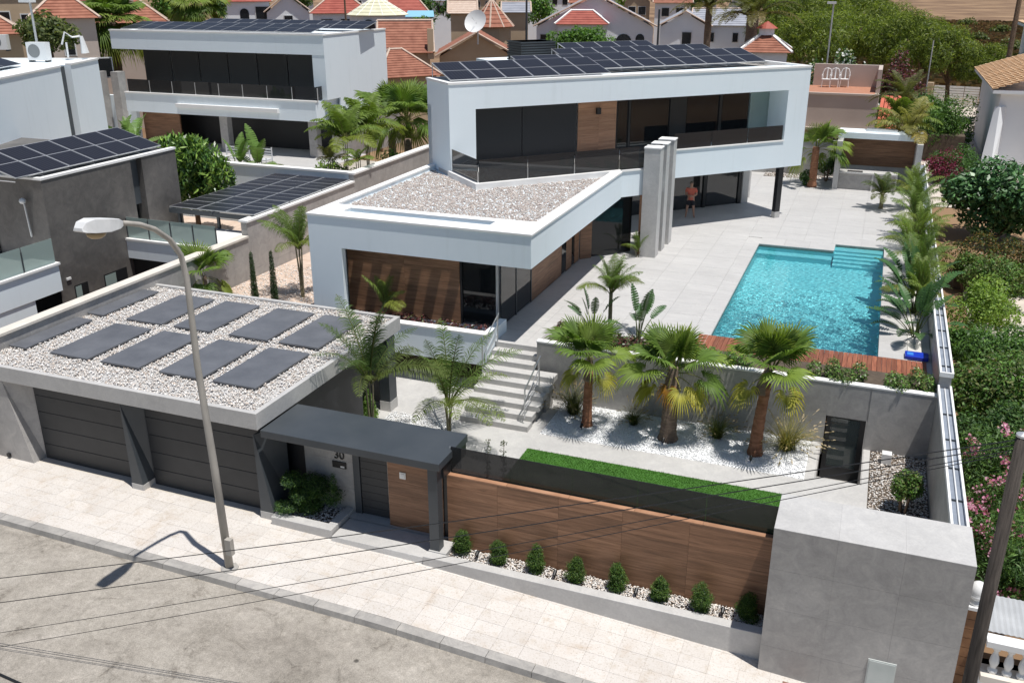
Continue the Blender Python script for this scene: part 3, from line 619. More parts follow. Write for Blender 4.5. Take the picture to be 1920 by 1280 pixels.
# entrance wall under the beam, turned with the upper floor
q0 = Uc((xw, 36.0)); d0 = q0[1]
bx('entrance_glass', GLASSD, villa, q0[0], d0, 0.05, -10.9, d0+0.03, ZB, fr=U); bx('entrance_wood', WOODM, villa, q0[0], d0-0.02, 0, q0[0]+0.55, d0, ZB, fr=U)
for i in range(11): bx('plank', WOODL, villa, -8.85, 37.62, i*ZB/11+0.002, -8.15, 37.66, (i+1)*ZB/11-0.002)
bx('wing_inner_wall', ANTHD, villa, -8.85, 37.67, 0, -8.15, 38.9, ZB)
# ---- three concrete fins
for k, (x, y, zt) in enumerate(((-8.02, 37.30, 4.5), (-8.0, 38.42, 4.5), (-7.96, 39.6, 4.5))):
    fin = MB(); fin.hexa([(x-0.66, y, 0), (x, y, 0), (x, y+0.62, 0), (x-0.66, y+0.62, 0), (x-0.66, y, zt), (x, y, zt), (x, y+0.62, zt), (x-0.66, y+0.62, zt)])
    f_ = fin.build('fin', GREYL, villa); bx('fin_cap', COPING, f_, x-0.68, y-0.02, zt+0.002, x+0.02, y+0.64, zt+0.05)
# ---- upper floor shell (rotated block)
UL = -18.16; UT = 7.02; DEP = 14.0
b = MB()
b.box(UL, 0, 6.05, 0, 1.5, UT, fr=U); b.box(UL, 0, 3.62, -17.03, 2.4, 6.05, fr=U); b.box(-1.22, 0.001, 3.70, 0, 2.4, 6.05, fr=U)
b.box(-9.9, 0, 2.47, 0, 5.0, 3.70, fr=U); b.box(-13.6, 1.5, 6.1, 0, 5.2, UT-0.2, fr=U); b.box(-10.95, 5.2, 6.1, 0, DEP, UT-0.2, fr=U); b.box(UL, 1.5, 6.05, -13.6, 2.4, UT, fr=U)
b.box(-17.03, 1.52, 3.62, -1.22, 1.7, 6.05, fr=U); b.box(UL, 2.0, 2.6, -15.7, 2.4, 6.05, fr=U); b.box(UL, 0.0, 3.5, UL+0.25, 2.4, 3.62, fr=U)
b.box(-0.3, 5.0, 0, 0, DEP, 6.1, fr=U)
b.build('upper_shell', WHITE, villa)
b = MB(); b.box(UL-0.03, -0.03, UT+0.003, 0.03, 0.28, UT+0.085, fr=U); b.box(UL-0.03, 0.28, UT+0.003, UL+0.25, 2.43, UT+0.085, fr=U); b.box(-0.25, 0.28, UT+0.003, 0.03, DEP, UT+0.085, fr=U); b.box(UL+0.25, 2.15, UT+0.003, -13.6, 2.43, UT+0.085, fr=U); b.box(-0.25, 0.28, UT-0.2, 0.0, DEP, UT, fr=U)
b.build('roof_coping', COPING, villa)
bx('roof_gravel_base', mat('roof_membrane', (0.6, 0.58, 0.55), (0.7, 0.68, 0.65), 3, 0.9), villa, -13.55, 1.5, UT-0.198, -0.26, 5.1, UT-0.15, fr=U)
bx('balcony_sill', COPING, villa, -9.9, -0.04, 3.703, -1.22, 0.22, 3.755, fr=U)
# windows of the upper floor (recessed)
D = 1.3
for i in range(2): bx('roller_shutter', mat('shutter_%d' % i, (0.016, 0.019, 0.024), None, rough=0.45), villa, -16.98+i*2.65, D, 3.62, -14.36+i*2.65, D+0.05, 6.05, fr=U)
planks(villa, -11.66, -9.72, D, 3.62, 6.05, 10, WOODL, (-10.6,), fr=U)
lamp = MB(); lamp.box(-10.78, D-0.16, 5.35, -10.58, D-0.032, 5.62, fr=U); lamp.build('wall_lamp', ANTHD, villa)
for s0, s1 in ((-9.68, -9.1), (-9.0, -6.9), (-6.0, -4.15), (-4.0, -2.4)):
    g_ = bx('window', ANTHD, villa, s0, D, 3.64, s1, D+0.02, 6.05, fr=U); bx('pane', GLASSD, g_, s0+0.05, D-0.012, 3.72, s1-0.05, D-0.002, 5.98, fr=U)
    for k in range(int((s1-s0)/0.14)):
        pass
for s0, s1 in ((-9.1, -9.0), (-6.9, -6.75), (-4.15, -4.0)): bx('mullion', ANTHD, villa, s0, D-0.06, 3.62, s1, D+0.03, 6.05, fr=U)
bx('sliding_door', ANTHD, villa, -6.75, D-0.03, 3.62, -6.0, D+0.02, 6.05, fr=U)
CURT = mat('grey_curtain', (0.16, 0.18, 0.18), (0.22, 0.24, 0.24), 2, 0.9)
cb = MB()
for k in range(40):
    s_ = -9.0+k*0.165
    if -6.9 < s_ < -6.0: continue
    cb.box(s_, D+0.10+0.04*(k % 2), 3.7, s_+0.15, D+0.14+0.04*(k % 2), 5.95, fr=U)
cb.build('curtain', CURT, villa)
bx('end_window', GLASSG, villa, -2.35, D-0.02, 3.64, -1.24, D+0.0, 6.0, fr=U)
for i in range(3): bx('balcony_glass', GLASSR, villa, -7.4+i*2.05, 0.06, 3.76, -5.38+i*2.05, 0.075, 4.44, fr=U)
# ---- ground floor below the upper block
bx('ceiling_slab', WHITE, villa, -9.9, 5.0, 2.47, -0.2, DEP, 2.9, fr=U)
for s0, s1 in ((-8.6, -5.6), (-5.45, -3.15), (-2.95, -0.95)):
    g_ = bx('window', ANTHD, villa, s0, 3.40, 0.02, s1, 3.42, 2.47, fr=U); bx('pane', glassmat('ground_floor_glass', (0.02, 0.02, 0.02), 0.88, 0.02, 1.0), g_, s0+0.06, 3.385, 0.08, s1-0.06, 3.397, 2.44, fr=U)
for s0 in (-5.6, -3.15, -0.95): bx('mullion', ANTHD, villa, s0, 3.32, 0, s0+0.16, 3.45, 2.47, fr=U)
bx('concrete_pier', GREYL, villa, -0.75, 3.25, 0, -0.35, 4.9, 2.47, fr=U); bx('concrete_pier', GREYL, villa, 0.3, 4.2, 0, 0.55, 5.3, 2.47, fr=U)
po = bx('black_post', ANTHD, villa, -1.28, 0.02, 0.3, -1.0, 0.26, 2.47, fr=U); bx('post_base', GREYL, po, -1.29, 0.01, 0, -0.99, 0.27, 0.298, fr=U)
# ---- roof equipment
CELL = mat('solar_cells', (0.0085, 0.0095, 0.016), (0.013, 0.014, 0.022), 3, 0.12, spec=0.6)
def cellmat():
    m, t, b = nm('solar_cell_glass'); v = coords(t, local=True); w_ = node(t, 'ShaderNodeTexWave', wave_type='BANDS', bands_direction='X'); w_.inputs['Scale'].default_value = 2.2; t.links.new(v, w_.inputs['Vector'])
    c = ramp(t, w_.outputs['Fac'], [(0.0, (0.014, 0.014, 0.020)), (0.85, (0.017, 0.017, 0.024)), (1.0, (0.055, 0.055, 0.062))]); t.links.new(c, b.inputs['Base Color'])
    b.inputs['Roughness'].default_value = 0.3; b.inputs['Specular IOR Level'].default_value = 0.16; return m
CELLM = cellmat()
def panel_mesh(w_, l_):
    m_ = MB(); f_ = 0.028
    m_.box(0, 0, -0.035, w_, l_, 0, 0)
    for k in range(2): m_.box(f_, f_+k*(l_/2), 0.0005, w_-f_, l_/2-f_*0.4+k*(l_/2)-(f_*0.6 if k else 0), 0.004, 1)
    return m_.mesh('solar_panel', [ALU, CELLM])
def solar_row(name, label, origin, ang, n, w_, l_, tilt, gap=0.02, group=None, frame_bars=True):
    t = thing(name, label, 'solar panels', origin, group); me = panel_mesh(w_, l_); ca, sa = math.cos(ang), math.sin(ang)
    for k in range(n):
        o = link('solar_panel', me, t, (ca*k*(w_+gap), sa*k*(w_+gap), 0), (0, 0, 0)); o.rotation_euler = Matrix.Rotation(ang, 3, 'Z').to_4x4().to_3x3().__matmul__(Matrix.Rotation(tilt, 3, 'X')).to_euler()
    if frame_bars:
        fr = frame(origin, ang); zt = origin[2]
        for k in range(n+1):
            s_ = min(k*(w_+gap), n*(w_+gap)-0.05); dd = l_*math.cos(tilt); hh = l_*math.sin(tilt)
            m_ = MB(); m_.tube([fr(s_, dd*0.96, zt+hh*0.93-0.03), fr(s_, dd*0.96, zt-0.14)], 0.02, 5); m_.tube([fr(s_, 0.05, zt-0.14), fr(s_, dd, zt-0.14)], 0.02, 5); m_.build('strut', ALU, t)
    return t
T14 = math.radians(14)
solar_row('solar_array', 'front row of six large solar panels on the upper villa roof', U(-17.95, 0.32, 7.17), TH, 6, 1.2, 2.1, T14)
solar_row('solar_array', 'second and longest row of solar panels on the upper villa roof', U(-13.25, 2.75, 7.12), TH, 11, 1.15, 2.1, T14)
solar_row('solar_array', 'third row of solar panels on the villa roof, beginning beside the black louvred box', U(-9.3, 6.35, 7.1), TH, 8, 1.13, 2.1, T14)
solar_row('solar_array', 'short rearmost row of four solar panels on the villa roof', U(-6.9, 10.2, 7.1), TH, 5, 1.13, 2.1, T14)
lv = thing('louvred_machine_box', 'black louvred equipment box on the villa roof left of the solar panels', 'equipment box', U(-10.9, 8.6, 6.87))
bx('casing', ANTHD, lv, -10.85, 8.55, 6.87, -9.0, 10.1, 7.95, fr=U)
for k in range(9): bx('slat', ANTH, lv, -10.9, 8.5, 6.92+k*0.12, -8.95, 10.15, 6.99+k*0.12, fr=U)
# ================================================================ garage with gravel roof
gar = thing('garage', 'low double garage with pebble covered flat roof and dark sectional doors', 'garage', (-12.84, 16.45, zs(-12.8)))
GX0, GX1, GY0, GY1, GZB, GZT = -22.0, -12.84, 16.45, 23.8, 0.87, 1.30
f = MB(); f.box(GX0, GY0, GZB, GX1, GY0+0.14, GZT); f.box(GX1-0.14, GY0+0.14, GZB, GX1, GY1-0.14, GZT); f.box(GX0, GY1-0.14, GZB, GX1, GY1, GZT); f.box(GX0, GY0+0.14, GZB, GX1-0.14, GY1-0.14, 1.20)
f.build('roof_slab', GREYL, gar, bevel=0.008)
pads = []
for i, (a, b) in enumerate(((-21.97, -21.35), (-20.46, -19.14), (-18.7, -17.41), (-16.75, -15.43), (-15.05, -13.74))):
    for j, (c, d) in enumerate(((17.7, 20.2), (20.62, 23.1))): pads.append((a, c, b, d))
stones('roof_pebbles', scatter(GX0+0.05, GY0+0.16, GX1-0.15, GY1-0.15, 1.245, 24000, holes=[(a-.02, b-.02, c+.02, d+.02) for a, b, c, d in pads]), 0.062, WHITEST, gar, seed=3)
PADM = mat('dark_slate_pad', (0.10, 0.105, 0.118), (0.145, 0.15, 0.165), 1.3, 0.42, 6, 0.15, 40)
pos = ['half width slate pad beside the boundary wall', 'wide slate pad, second column from the boundary wall', 'wide slate pad, third and middle column', 'wide slate pad, fourth column from the boundary wall', 'wide slate pad, last column by the garden edge']
for k, (a, b, c, d) in enumerate(pads):
    pd = thing('roof_pad', pos[k//2]+(', street side row of the garage roof' if k % 2 == 0 else ', rear row of the garage roof'), 'roof pad', (a, b, 1.25), 'dark slate pads on the garage roof')
    bx('slab', PADM, pd, a, b, 1.245, c, d, 1.315, bevel=0.02)
def wedge_pillar(x0, x1, y0, y1, z0, z1, cut, m, parent, name='pillar'):
    """pillar whose street face narrows to the top"""
    xt = x0+(x1-x0)*cut; b = MB()
    v = [(x0, y0, z0), (x1, y0, z0), (x1, y1, z0), (x0, y1, z0), (x0, y0, z1), (xt, y0, z1), (x1, y1, z1), (x0, y1, z1)]
    b.add(v, [(3, 2, 1, 0), (4, 5, 6, 7), (0, 1, 5, 4), (1, 2, 5), (2, 6, 5), (2, 3, 7, 6), (3, 0, 4, 7)]); return b.build(name, m, parent)
wedge_pillar(-22.0, -20.42, 16.5, 16.95, zs(-21)-0.1, GZB, 0.62, GREY, gar)
p_ = wedge_pillar(-17.02, -16.66, 16.42+0.06, 16.95, zs(-16.8)+0.16, GZB, 0.02, ANTH, gar); bx('pillar_base', GREYL, p_, -17.03, 16.47, zs(-16.8)-0.1, -16.65, 16.96, zs(-16.8)+0.158)
for k, (x0, x1) in enumerate(((-20.42, -17.02), (-16.66, -13.1))):
    zb = zs((x0+x1)/2)-0.02; dr = bx('garage_door', ANTHD, gar, x0, 16.95, zb-0.05, x1, 17.0, GZB); h = (GZB-zb)/5
    for i in range(5): bx('door_section', DOORM, dr, x0+0.02, 16.90, zb+i*h+0.006, x1-0.02, 16.948, zb+(i+1)*h-0.006, bevel=0.006)
bx('drain_cap', BLACKP, gar, -21.35, 16.44, zs(-21.3)+0.05, -21.25, 16.5, zs(-21.3)+0.15)
gb = MB(); gb.box(-21.9, 17.05, G, -13.0, 17.15, GZB); gb.box(-13.1, 17.2, G, -12.95, 21.5, GZB); gb.build('garage_wall', ANTHD, gar)
bx('side_wall', GREY, gar, -16, 23.5, G, -13.2, 23.7, GZB)
pc = bx('column', ANTH, gar, -13.2, 22.95, G+0.32, -12.86, 23.4, GZB); bx('column_base', GREYL, pc, -13.21, 22.94, G, -12.85, 23.41, G+0.318)
# left boundary wall, stepping up towards the back
bw = thing('boundary_wall', 'long grey tiled boundary wall with pale coping, stepping up behind the garage', 'wall', (-22.15, 16.5, G))
for y0, y1, z in ((15.9, 28.9, 1.62), (28.9, 37.0, 2.2), (37.0, 46, 2.55)):
    n_ = max(1, int((y1-y0)/2.4)); 
    bx('wall_body', GREY, bw, -22.28, y0, -1.75, -22.03, y1, z)
    for k in range(n_):
        a, b = y0+(y1-y0)*k/n_, y0+(y1-y0)*(k+1)/n_
        for q in range(2):
            za, zb_ = (G if q == 0 else G+(z-G)/2), (G+(z-G)/2 if q == 0 else z)
            bx('wall_tile', GREY, bw, -22.028, a+0.003, za+0.003, -22.0, b-0.003, zb_-0.003)
    bx('coping', CREAMCOP if y0 < 20 else COPING, bw, -22.36, y0-0.03, z+0.002, -21.95, y1-0.032 if y1 < 40 else y1, z+0.08)
# ================================================================ entrance gate with canopy
gate = thing('entrance_gate', 'dark flat entrance canopy over grey and timber walls with the street door', 'gate', (-12.85, 16.5, zs(-10.5)))
CX0, CX1, CY0, CY1, CZB, CZT = -12.82, -8.12, 16.52, 18.12, 0.66, 0.85
bx('canopy', ANTH, gate, CX0, CY0, CZB, CX1, CY1, CZT, bevel=0.012)
p_ = wedge_pillar(-13.08, -12.7, 16.56, 17.35, zs(-12.9)+0.2, CZB-0.002, 0.05, ANTH, gate); bx('pillar_base', GREYL, p_, -13.09, 16.55, zs(-12.9)-0.1, -12.69, 17.36, zs(-12.9)+0.198)
bx('dark_panel', ANTHD, gate, -13.0, 17.6, G-0.1, -12.3, 17.66, CZB)
YW = 17.50
for i in range(3): bx('wall_tile', GREY, gate, -12.3, YW, G-0.1+i*0.74, -10.92, YW+0.06, G-0.1+(i+1)*0.74-0.004 if i < 2 else CZB)
bx('door_jamb', ANTH, gate, -10.92, YW-0.03, G-0.05, -10.74, YW+0.06, CZB)
dd = bx('street_door', ANTHD, gate, -10.74, YW+0.02, G-0.02, -9.85, YW+0.07, CZB)
for i in range(10): bx('door_board', DOORM, dd, -10.72, YW, G+0.02+i*0.21, -9.98, YW+0.018, G+0.02+(i+1)*0.21-0.008)
hb = MB(); hb.tube([(-9.93, YW-0.06, G+0.25), (-9.93, YW-0.06, CZB-0.25)], 0.018, 8); hb.tube([(-9.93, YW-0.06, G+0.4), (-9.93, YW+0.02, G+0.4)], 0.012, 6); hb.tube([(-9.93, YW-0.06, 0.2), (-9.93, YW+0.02, 0.2)], 0.012, 6); hb.build('handle', STEEL, dd)
planks(gate, -9.85, -8.4, 17.3, G-0.05, CZB, 7, WOODM)
bx('wood_backing', ANTHD, gate, -9.85, 17.302, G-0.05, -8.2, 17.4, CZB)
wp = bx('intercom', ALU, gate, -9.52, 17.25, -0.17, -9.36, 17.268, 0.0); bx('button_plate', PLASTICW, wp, -9.49, 17.24, -0.14, -9.39, 17.249, -0.03)
bx('canopy_post', ANTH, gate, -8.44, 16.58, zs(-8.4)+0.0, -8.20, 16.82, CZB)
bx('canopy_wall', ANTHD, gate, -8.24, 16.84, 0.32, -8.16, 18.1, CZB)
# house number and letter box on the grey wall
bx('letter_box', BLACKP, gate, -11.50, YW-0.03, -0.36, -11.12, YW-0.001, -0.19); bx('name_card', PLASTICW, gate, -11.27, YW-0.034, -0.335, -11.16, YW-0.031, -0.29)
tc = bpy.data.curves.new('house_number', 'FONT'); tc.body = '30'; tc.size = 0.30; tc.extrude = 0.012; tc.materials.append(BLACKP)
_t = bpy.data.objects.new('number_curve', tc); COL.objects.link(_t); _m = bpy.data.meshes.new_from_object(_t); bpy.data.objects.remove(_t)
to = bpy.data.objects.new('house_number', _m); COL.objects.link(to); to.parent = gate; to.location = (-11.45-gate.location.x, YW-0.015-gate.location.y, -0.11-gate.location.z); to.rotation_euler = (PI/2, 0, 0)
# entrance step
stp = thing('entrance_step', 'low grey entrance step in front of the street door', 'step', (-11.0, 16.35, zs(-10)))
MB().hexa([(-10.95, 16.32, zs(-10.95)-0.06), (-8.5, 16.32, zs(-8.5)-0.06), (-8.5, 17.6, zs(-8.5)-0.06), (-10.95, 17.6, zs(-10.95)-0.06), (-10.95, 16.36, G-0.03), (-8.5, 16.36, G-0.03), (-8.5, 17.6, G-0.03), (-10.95, 17.6, G-0.03)]).build('step_body', GREYL, stp, bevel=0.01)
# small planter left of the door
pb = thing('concrete_planter', 'short grey concrete planter with a juniper beside the street door', 'planter', (-12.68, 16.4, zs(-12)))
b = MB(); zt = G+0.10
b.box(-12.68, 16.40, zs(-11)-0.12, -10.98, 16.66, zt); b.box(-11.2, 16.66, zs(-11)-0.12, -10.98, 17.6, zt); b.build('planter_wall', GREYL, pb, bevel=0.012); bx('soil', SOIL, pb, -12.66, 16.66, zs(-12)-0.1, -11.2, 17.6, zt-0.1)
stones('planter_pebbles', scatter(-12.6, 16.7, -11.22, 17.55, zt-0.08, 900), 0.05, WHITEST, pb, seed=4)
# ================================================================ timber fence with smoked glass top
fen = thing('timber_fence', 'long timber clad garden wall topped with smoked glass panels', 'fence', (-8.2, 17.1, zs(-5)))
FY = 17.10
planks(fen, -8.2, -0.87, FY, -1.62, 0.27, 7, WOODM, (-6.95, -5.5, -4.05, -2.6), th=0.025)
bx('wall_core', GREYD, fen, -8.2, FY+0.002, -1.9, -0.87, FY+0.2, 0.265); 
for k in range(5): bx('coping_board', WOODL, fen, -8.2+k*1.466, FY-0.03, 0.272, -6.74+k*1.466, FY+0.10, 0.30)
for k in range(5): bx('glass_panel', GLASSR, fen, -8.16+k*1.46, FY+0.14, 0.27, -6.704+k*1.46, FY+0.155, 0.94)
bx('glass_post', ALU, fen, -8.185, FY+0.135, 0.26, -8.165, FY+0.16, 0.93)
# pebble planter in front of it
fp = thing('pebble_planter', 'low grey planter kerb with white pebbles along the timber fence', 'planter', (-8.4, 16.3, zs(-4)))
b = MB(); b.add([(-8.5, 16.30, zs(-8.5)-0.1), (-0.86, 16.30, zs(-0.86)-0.1), (-0.86, 16.54, zs(-0.86)-0.1), (-8.5, 16.54, zs(-8.5)-0.1), (-8.5, 16.30, -1.49), (-0.86, 16.30, -1.49), (-0.86, 16.54, -1.49), (-8.5, 16.54, -1.49)], [(3, 2, 1, 0), (4, 5, 6, 7), (0, 1, 5, 4), (1, 2, 6, 5), (2, 3, 7, 6), (3, 0, 4, 7)])
b.build('kerb_wall', GREYL, fp, bevel=0.012); bx('soil', SOIL, fp, -8.2, 16.54, -2.1, -0.86, FY-0.03, -1.60)
bx('post_block', GREYL, fp, -8.46, 16.54, -1.7, -8.02, 17.06, -1.47)
stones('planter_pebbles', scatter(-8.0, 16.56, -0.88, FY-0.04, -1.575, 5200), 0.052, WHITEST, fp, seed=5)
# ================================================================ big grey box at the corner
box = thing('grey_wall_block', 'tall windowless block clad in grey stone tiles at the street corner', 'wall block', (-0.86, 16.04, zs(0)))
BX0, BX1, BY0, BY1, BZT = -0.86, 2.64, 16.04, 17.42, 1.17
bx('core', GREY, box, BX0+0.02, BY0+0.02, -2.75, BX1-0.02, BY1, BZT-0.02)
for i in range(3):
    for j in range(4):
        x0 = BX0+i*1.1667; z0 = -2.43+j*0.9; bx('wall_tile', GREY, box, x0+(0.001 if i else 0), BY0, z0+0.0015, x0+1.1657, BY0+0.019, min(z0+0.8985, BZT-0.002))
for i in range(3): bx('top_tile', GREYL, box, BX0+i*1.1667, BY0-0.001, BZT-0.018, BX0+(i+1)*1.1667-0.0015, BY1+0.001, BZT)
bx('side_cladding', GREY, box, BX0-0.002, BY0+0.02, -2.5, BX0+0.019, BY1, BZT-0.019); bx('side_cladding', GREY, box, BX1-0.019, BY0+0.02, -2.75, BX1+0.002, BY1, BZT-0.019)
mc = bx('meter_cabinet', mat('grey_cabinet', (0.50, 0.53, 0.51), (0.56, 0.58, 0.56), 3, 0.6), box, 1.14, BY0-0.022, -1.95, 1.65, BY0-0.001, -1.27)
bx('cabinet_door', mat('grey_cabinet_door', (0.46, 0.50, 0.48), (0.53, 0.56, 0.54), 4, 0.6), mc, 1.165, BY0-0.032, -1.92, 1.625, BY0-0.023, -1.295)
# ================================================================ right boundary wall with planted channel along its top
rw = thing('garden_side_wall', 'tall grey boundary wall with a metal channel along its top beside the pool', 'wall', (2.42, 17.42, G))
for y0, y1, z in ((17.43, 25.85, 0.62), (25.86, 58.5, 1.0)):
    n_ = int((y1-y0)/2.4)
    bx('wall_body', GREY, rw, 2.44, y0, -1.9, 2.72, y1, z-0.13)
    for k in range(n_): bx('wall_tile', GREY, rw, 2.42, y0+(y1-y0)*k/n_+.002, G-0.1, 2.438, y0+(y1-y0)*(k+1)/n_-.002, z-0.132)
    bx('channel_rim', COPING, rw, 2.40, y0, z-0.128, 2.45, y1, z); bx('channel_rim', COPING, rw, 2.70, y0, z-0.128, 2.75, y1, z); bx('channel_end', COPING, rw, 2.40, y0-0.06, z-0.128, 2.75, y0-0.001, z)
    bx('channel_floor', mat('zinc_channel_%d' % int(y0), (0.20, 0.23, 0.28), (0.28, 0.31, 0.36), 3, 0.5), rw, 2.452, y0, z-0.129, 2.698, y1, z-0.09)
    lt = MB(); lt.tube([(2.58, y0+0.15, z-0.06), (2.58, min(y1, 46)-0.1, z-0.06)], 0.018, 6); lt.build('light_tube', PLASTICW, rw)
    for k in range(int((min(y1, 46)-y0)/1.5)):
        yy = y0+0.6+k*1.5; bx('channel_bracket', ANTH, rw, 2.45, yy, z-0.088, 2.70, yy+0.03, z-0.05)
# ================================================================ garden: pool retaining wall, stairs, beds
pw = thing('pool_retaining_wall', 'grey retaining wall below the pool with planting along its top', 'wall', (-9.05, 25.6, G))
YP = 25.6
xs_ = [-9.05, -7.4, -5.75, -4.1, -2.45, -0.33]
for i in range(5): 
    for q, (za, zb_) in enumerate(((G-0.05, -0.58), (-0.58, 0.34))): bx('wall_tile', GREY, pw, xs_[i]+0.002, YP-0.02, za+.002, xs_[i+1]-0.002, YP, zb_-.002)
for za, zb_, x0, x1 in ((-0.66, 0.34, -0.33, 0.74), (-2.7, -0.66, 0.74, 0.78), (G-.05, 0.34, 0.78, 2.42)): bx('wall_tile', GREY, pw, x0+.002, YP-0.02, za+.002, x1-.002, YP, zb_-.002)
w = MB(); w.box(-9.05, YP+0.002, -1.9, -0.33, YP+0.2, 0.33); w.box(0.76, YP+0.002, -2.7, 2.41, YP+0.2, 0.33); w.box(-0.33, YP+0.002, -0.66, 0.76, YP+0.2, 0.33); w.box(-9.05, YP+0.21, -1.9, -8.85, 27.3, 0.33); w.box(-9.05, 27.3, -0.5, -4.4, 27.42, 0.10); w.box(-4.7, 27.43, -0.5, 2.41, 27.54, 0.06); w.build('wall_core', GREY, pw)
bx('wall_coping', COPING, pw, -9.07, YP-0.03, 0.341, 2.41, YP+0.2, 0.385)
bx('planter_soil', SOIL, pw, -8.84, YP+0.21, -0.3, 2.41, 27.29, 0.2)
# sunken glass door and its light well
sd = thing('sunken_glass_door', 'dark framed glass door in a light well below the pool wall', 'door', (-0.3, YP, -2.66))
bx('door_frame', ANTHD, sd, -0.30, YP+0.04, -2.66, -0.18, YP+0.12, -0.66); bx('door_frame', ANTHD, sd, 0.60, YP+0.04, -2.66, 0.74, YP+0.12, -0.66); bx('door_frame', ANTHD, sd, -0.18, YP+0.04, -0.72, 0.60, YP+0.12, -0.66); bx('door_sill', ANTHD, sd, -0.18, YP+0.04, -2.66, 0.60, YP+0.12, -2.25)
bx('door_pane', glassmat('sunk_door_glass', (0.10, 0.125, 0.125), 0.62, 0.02, 0.8), sd, -0.18, YP+0.07, -2.25, 0.60, YP+0.085, -0.72)
for k in range(9): bx('mirrored_step', GREYL, sd, -0.1+0.02*k, YP+0.35+0.26*k, -2.7, 0.55, YP+0.61+0.26*k, -2.62+0.17*k)  # steps added behind the pane stand in for the reflected well stairs
bx('inner_wall', WHITEH, sd, -0.3, YP+2.9, -2.7, 0.8, YP+3.0, -0.4); bx('inner_side', WHITEH, sd, 0.62, YP+0.25, -2.7, 0.7, YP+2.9, -0.4)
lw = MB(); lw.box(-0.40, 23.42, -2.75, -0.36, YP-0.03, G+0.002); lw.box(0.76, 23.42, -2.75, 0.80, YP-0.03, G+0.002); lw.box(-0.36, 23.40, -2.75, 0.76, 23.44, G-0.02); lw.box(-0.36, 23.44, -2.75, 0.76, YP+0.04, -2.66); lw.build('light_well', GREY, sd)
for k in range(5): bx('well_step', GREYL, sd, -0.34, 23.46+0.27*k, -2.66, 0.3, 23.73+0.27*k, -1.74-0.18*k)
# stairs
st = thing('garden_stairs', 'wide grey stone stairs from the garden up to the pool terrace', 'stairs', (-10.65, 23.1, G))
RXE = [-9.06, -9.06, -9.07, -8.28, -8.28, -8.36, -8.36, -8.45, -8.45]
for i in range(1, 9):
    z = -0.17*i; y0 = 26.02-0.36*i; bx('step', GREYL, st, -10.62, y0, z-0.17, RXE[i], y0+0.42 if i > 1 else 26.1, z)
    if i < 8: bx('step_core', GREY, st, -10.6, y0+0.03, G, RXE[i]-0.12, y0+0.36, z-0.171)
bx('step', GREYL, st, -10.62, 25.99, -0.17, -9.05, 26.3, -0.001)
for x, pts in ((-10.52, [(25.95, 0.0), (24.7, -0.55)]), (-8.62, [(24.6, -0.68), (23.35, -1.19)])):
    a, b = pts; rl = MB()
    rl.tube([(x, a[0]+0.1, a[1]+0.95), (x, b[0], b[1]+0.9)], 0.022, 8); rl.tube([(x, a[0]+0.05, a[1]+0.6), (x, b[0], b[1]+0.55)], 0.014, 6); rl.tube([(x, a[0]+0.05, a[1]+0.3), (x, b[0], b[1]+0.25)], 0.014, 6)
    rl.tube([(x, a[0], a[1]), (x, a[0], a[1]+0.93)], 0.024, 8); rl.tube([(x, b[0], b[1]), (x, b[0], b[1]+0.9)], 0.024, 8); rl.build('handrail', STEEL, st)
# lawn, white gravel bed, pebble bed
lawn = thing('artificial_lawn', 'bright green rectangular lawn behind the timber fence', 'lawn', (-8.1, 17.4, G), kind='stuff')
bx('turf', mat('turf_base', (0.035, 0.11, 0.012), (0.055, 0.16, 0.02), 6, 0.9), lawn, -8.1, 17.35, G-0.02, -1.1, 22.2, G+0.012)
n = 52000; rg = np.random.default_rng(11); p = np.stack([rg.uniform(-8.1, -1.1, n), rg.uniform(18.6, 22.2, n), np.full(n, G+0.01)], 1); a = rg.uniform(0, 2*PI, n); d = np.stack([np.cos(a), np.sin(a), np.zeros(n)], 1)
tp = p+np.stack([rg.normal(0, .018, n), rg.normal(0, .018, n), rg.uniform(.025, .05, n)], 1); V = np.stack([p-d*.006, p+d*.006, tp], 1).reshape(-1, 3)-np.array([-8.1, 17.4, G])
o = link('grass', raw_mesh('grass', V, np.arange(3*n).reshape(n, 3), LEAF, mixcols([(0.05, 0.15, 0.015), (0.085, 0.21, 0.02), (0.06, 0.17, 0.02)], n, 0.25, rg)*(1+0.22*np.sin(p[:, :1]*2.1+3*np.sin(p[:, 1:2]*1.7)))), lawn); o['kind'] = 'stuff'
bed = thing('white_gravel_bed', 'bright white gravel bed under the three fan palms', 'gravel bed', (-8.1, 23.2, G), kind='stuff')
bx('gravel_base', mat('white_gravel_base', (0.80, 0.81, 0.82), (0.88, 0.88, 0.88), 30, 0.9), bed, -8.1, 23.2, G-0.05, -0.64, YP-0.03, G-0.012)
stones('white_gravel', scatter(-8.08, 23.2, -0.66, YP-0.04, G-0.002, 19000), 0.045, PURE, bed, seed=6, amt=0.05)
pbd = thing('pebble_bed', 'beige pebble bed with a shrub beside the side wall', 'gravel bed', (0.98, 19, G), kind='stuff')
bx('gravel_base', SOIL, pbd, 0.96, 17.45, G-0.05, 2.41, YP-0.03, G-0.012); stones('pebbles', scatter(0.98, 18.5, 2.4, YP-0.04, G+0.0, 5000), 0.058, WHITEST, pbd, seed=8)
bx('white_cube_light', PLASTICW, thing('garden_cube_lamp', 'small white cube garden lamp on the pebbles by the pool wall', 'lamp', (1.35, 25.0, G)), 1.25, 24.85, G, 1.5, 25.1, G+0.3)
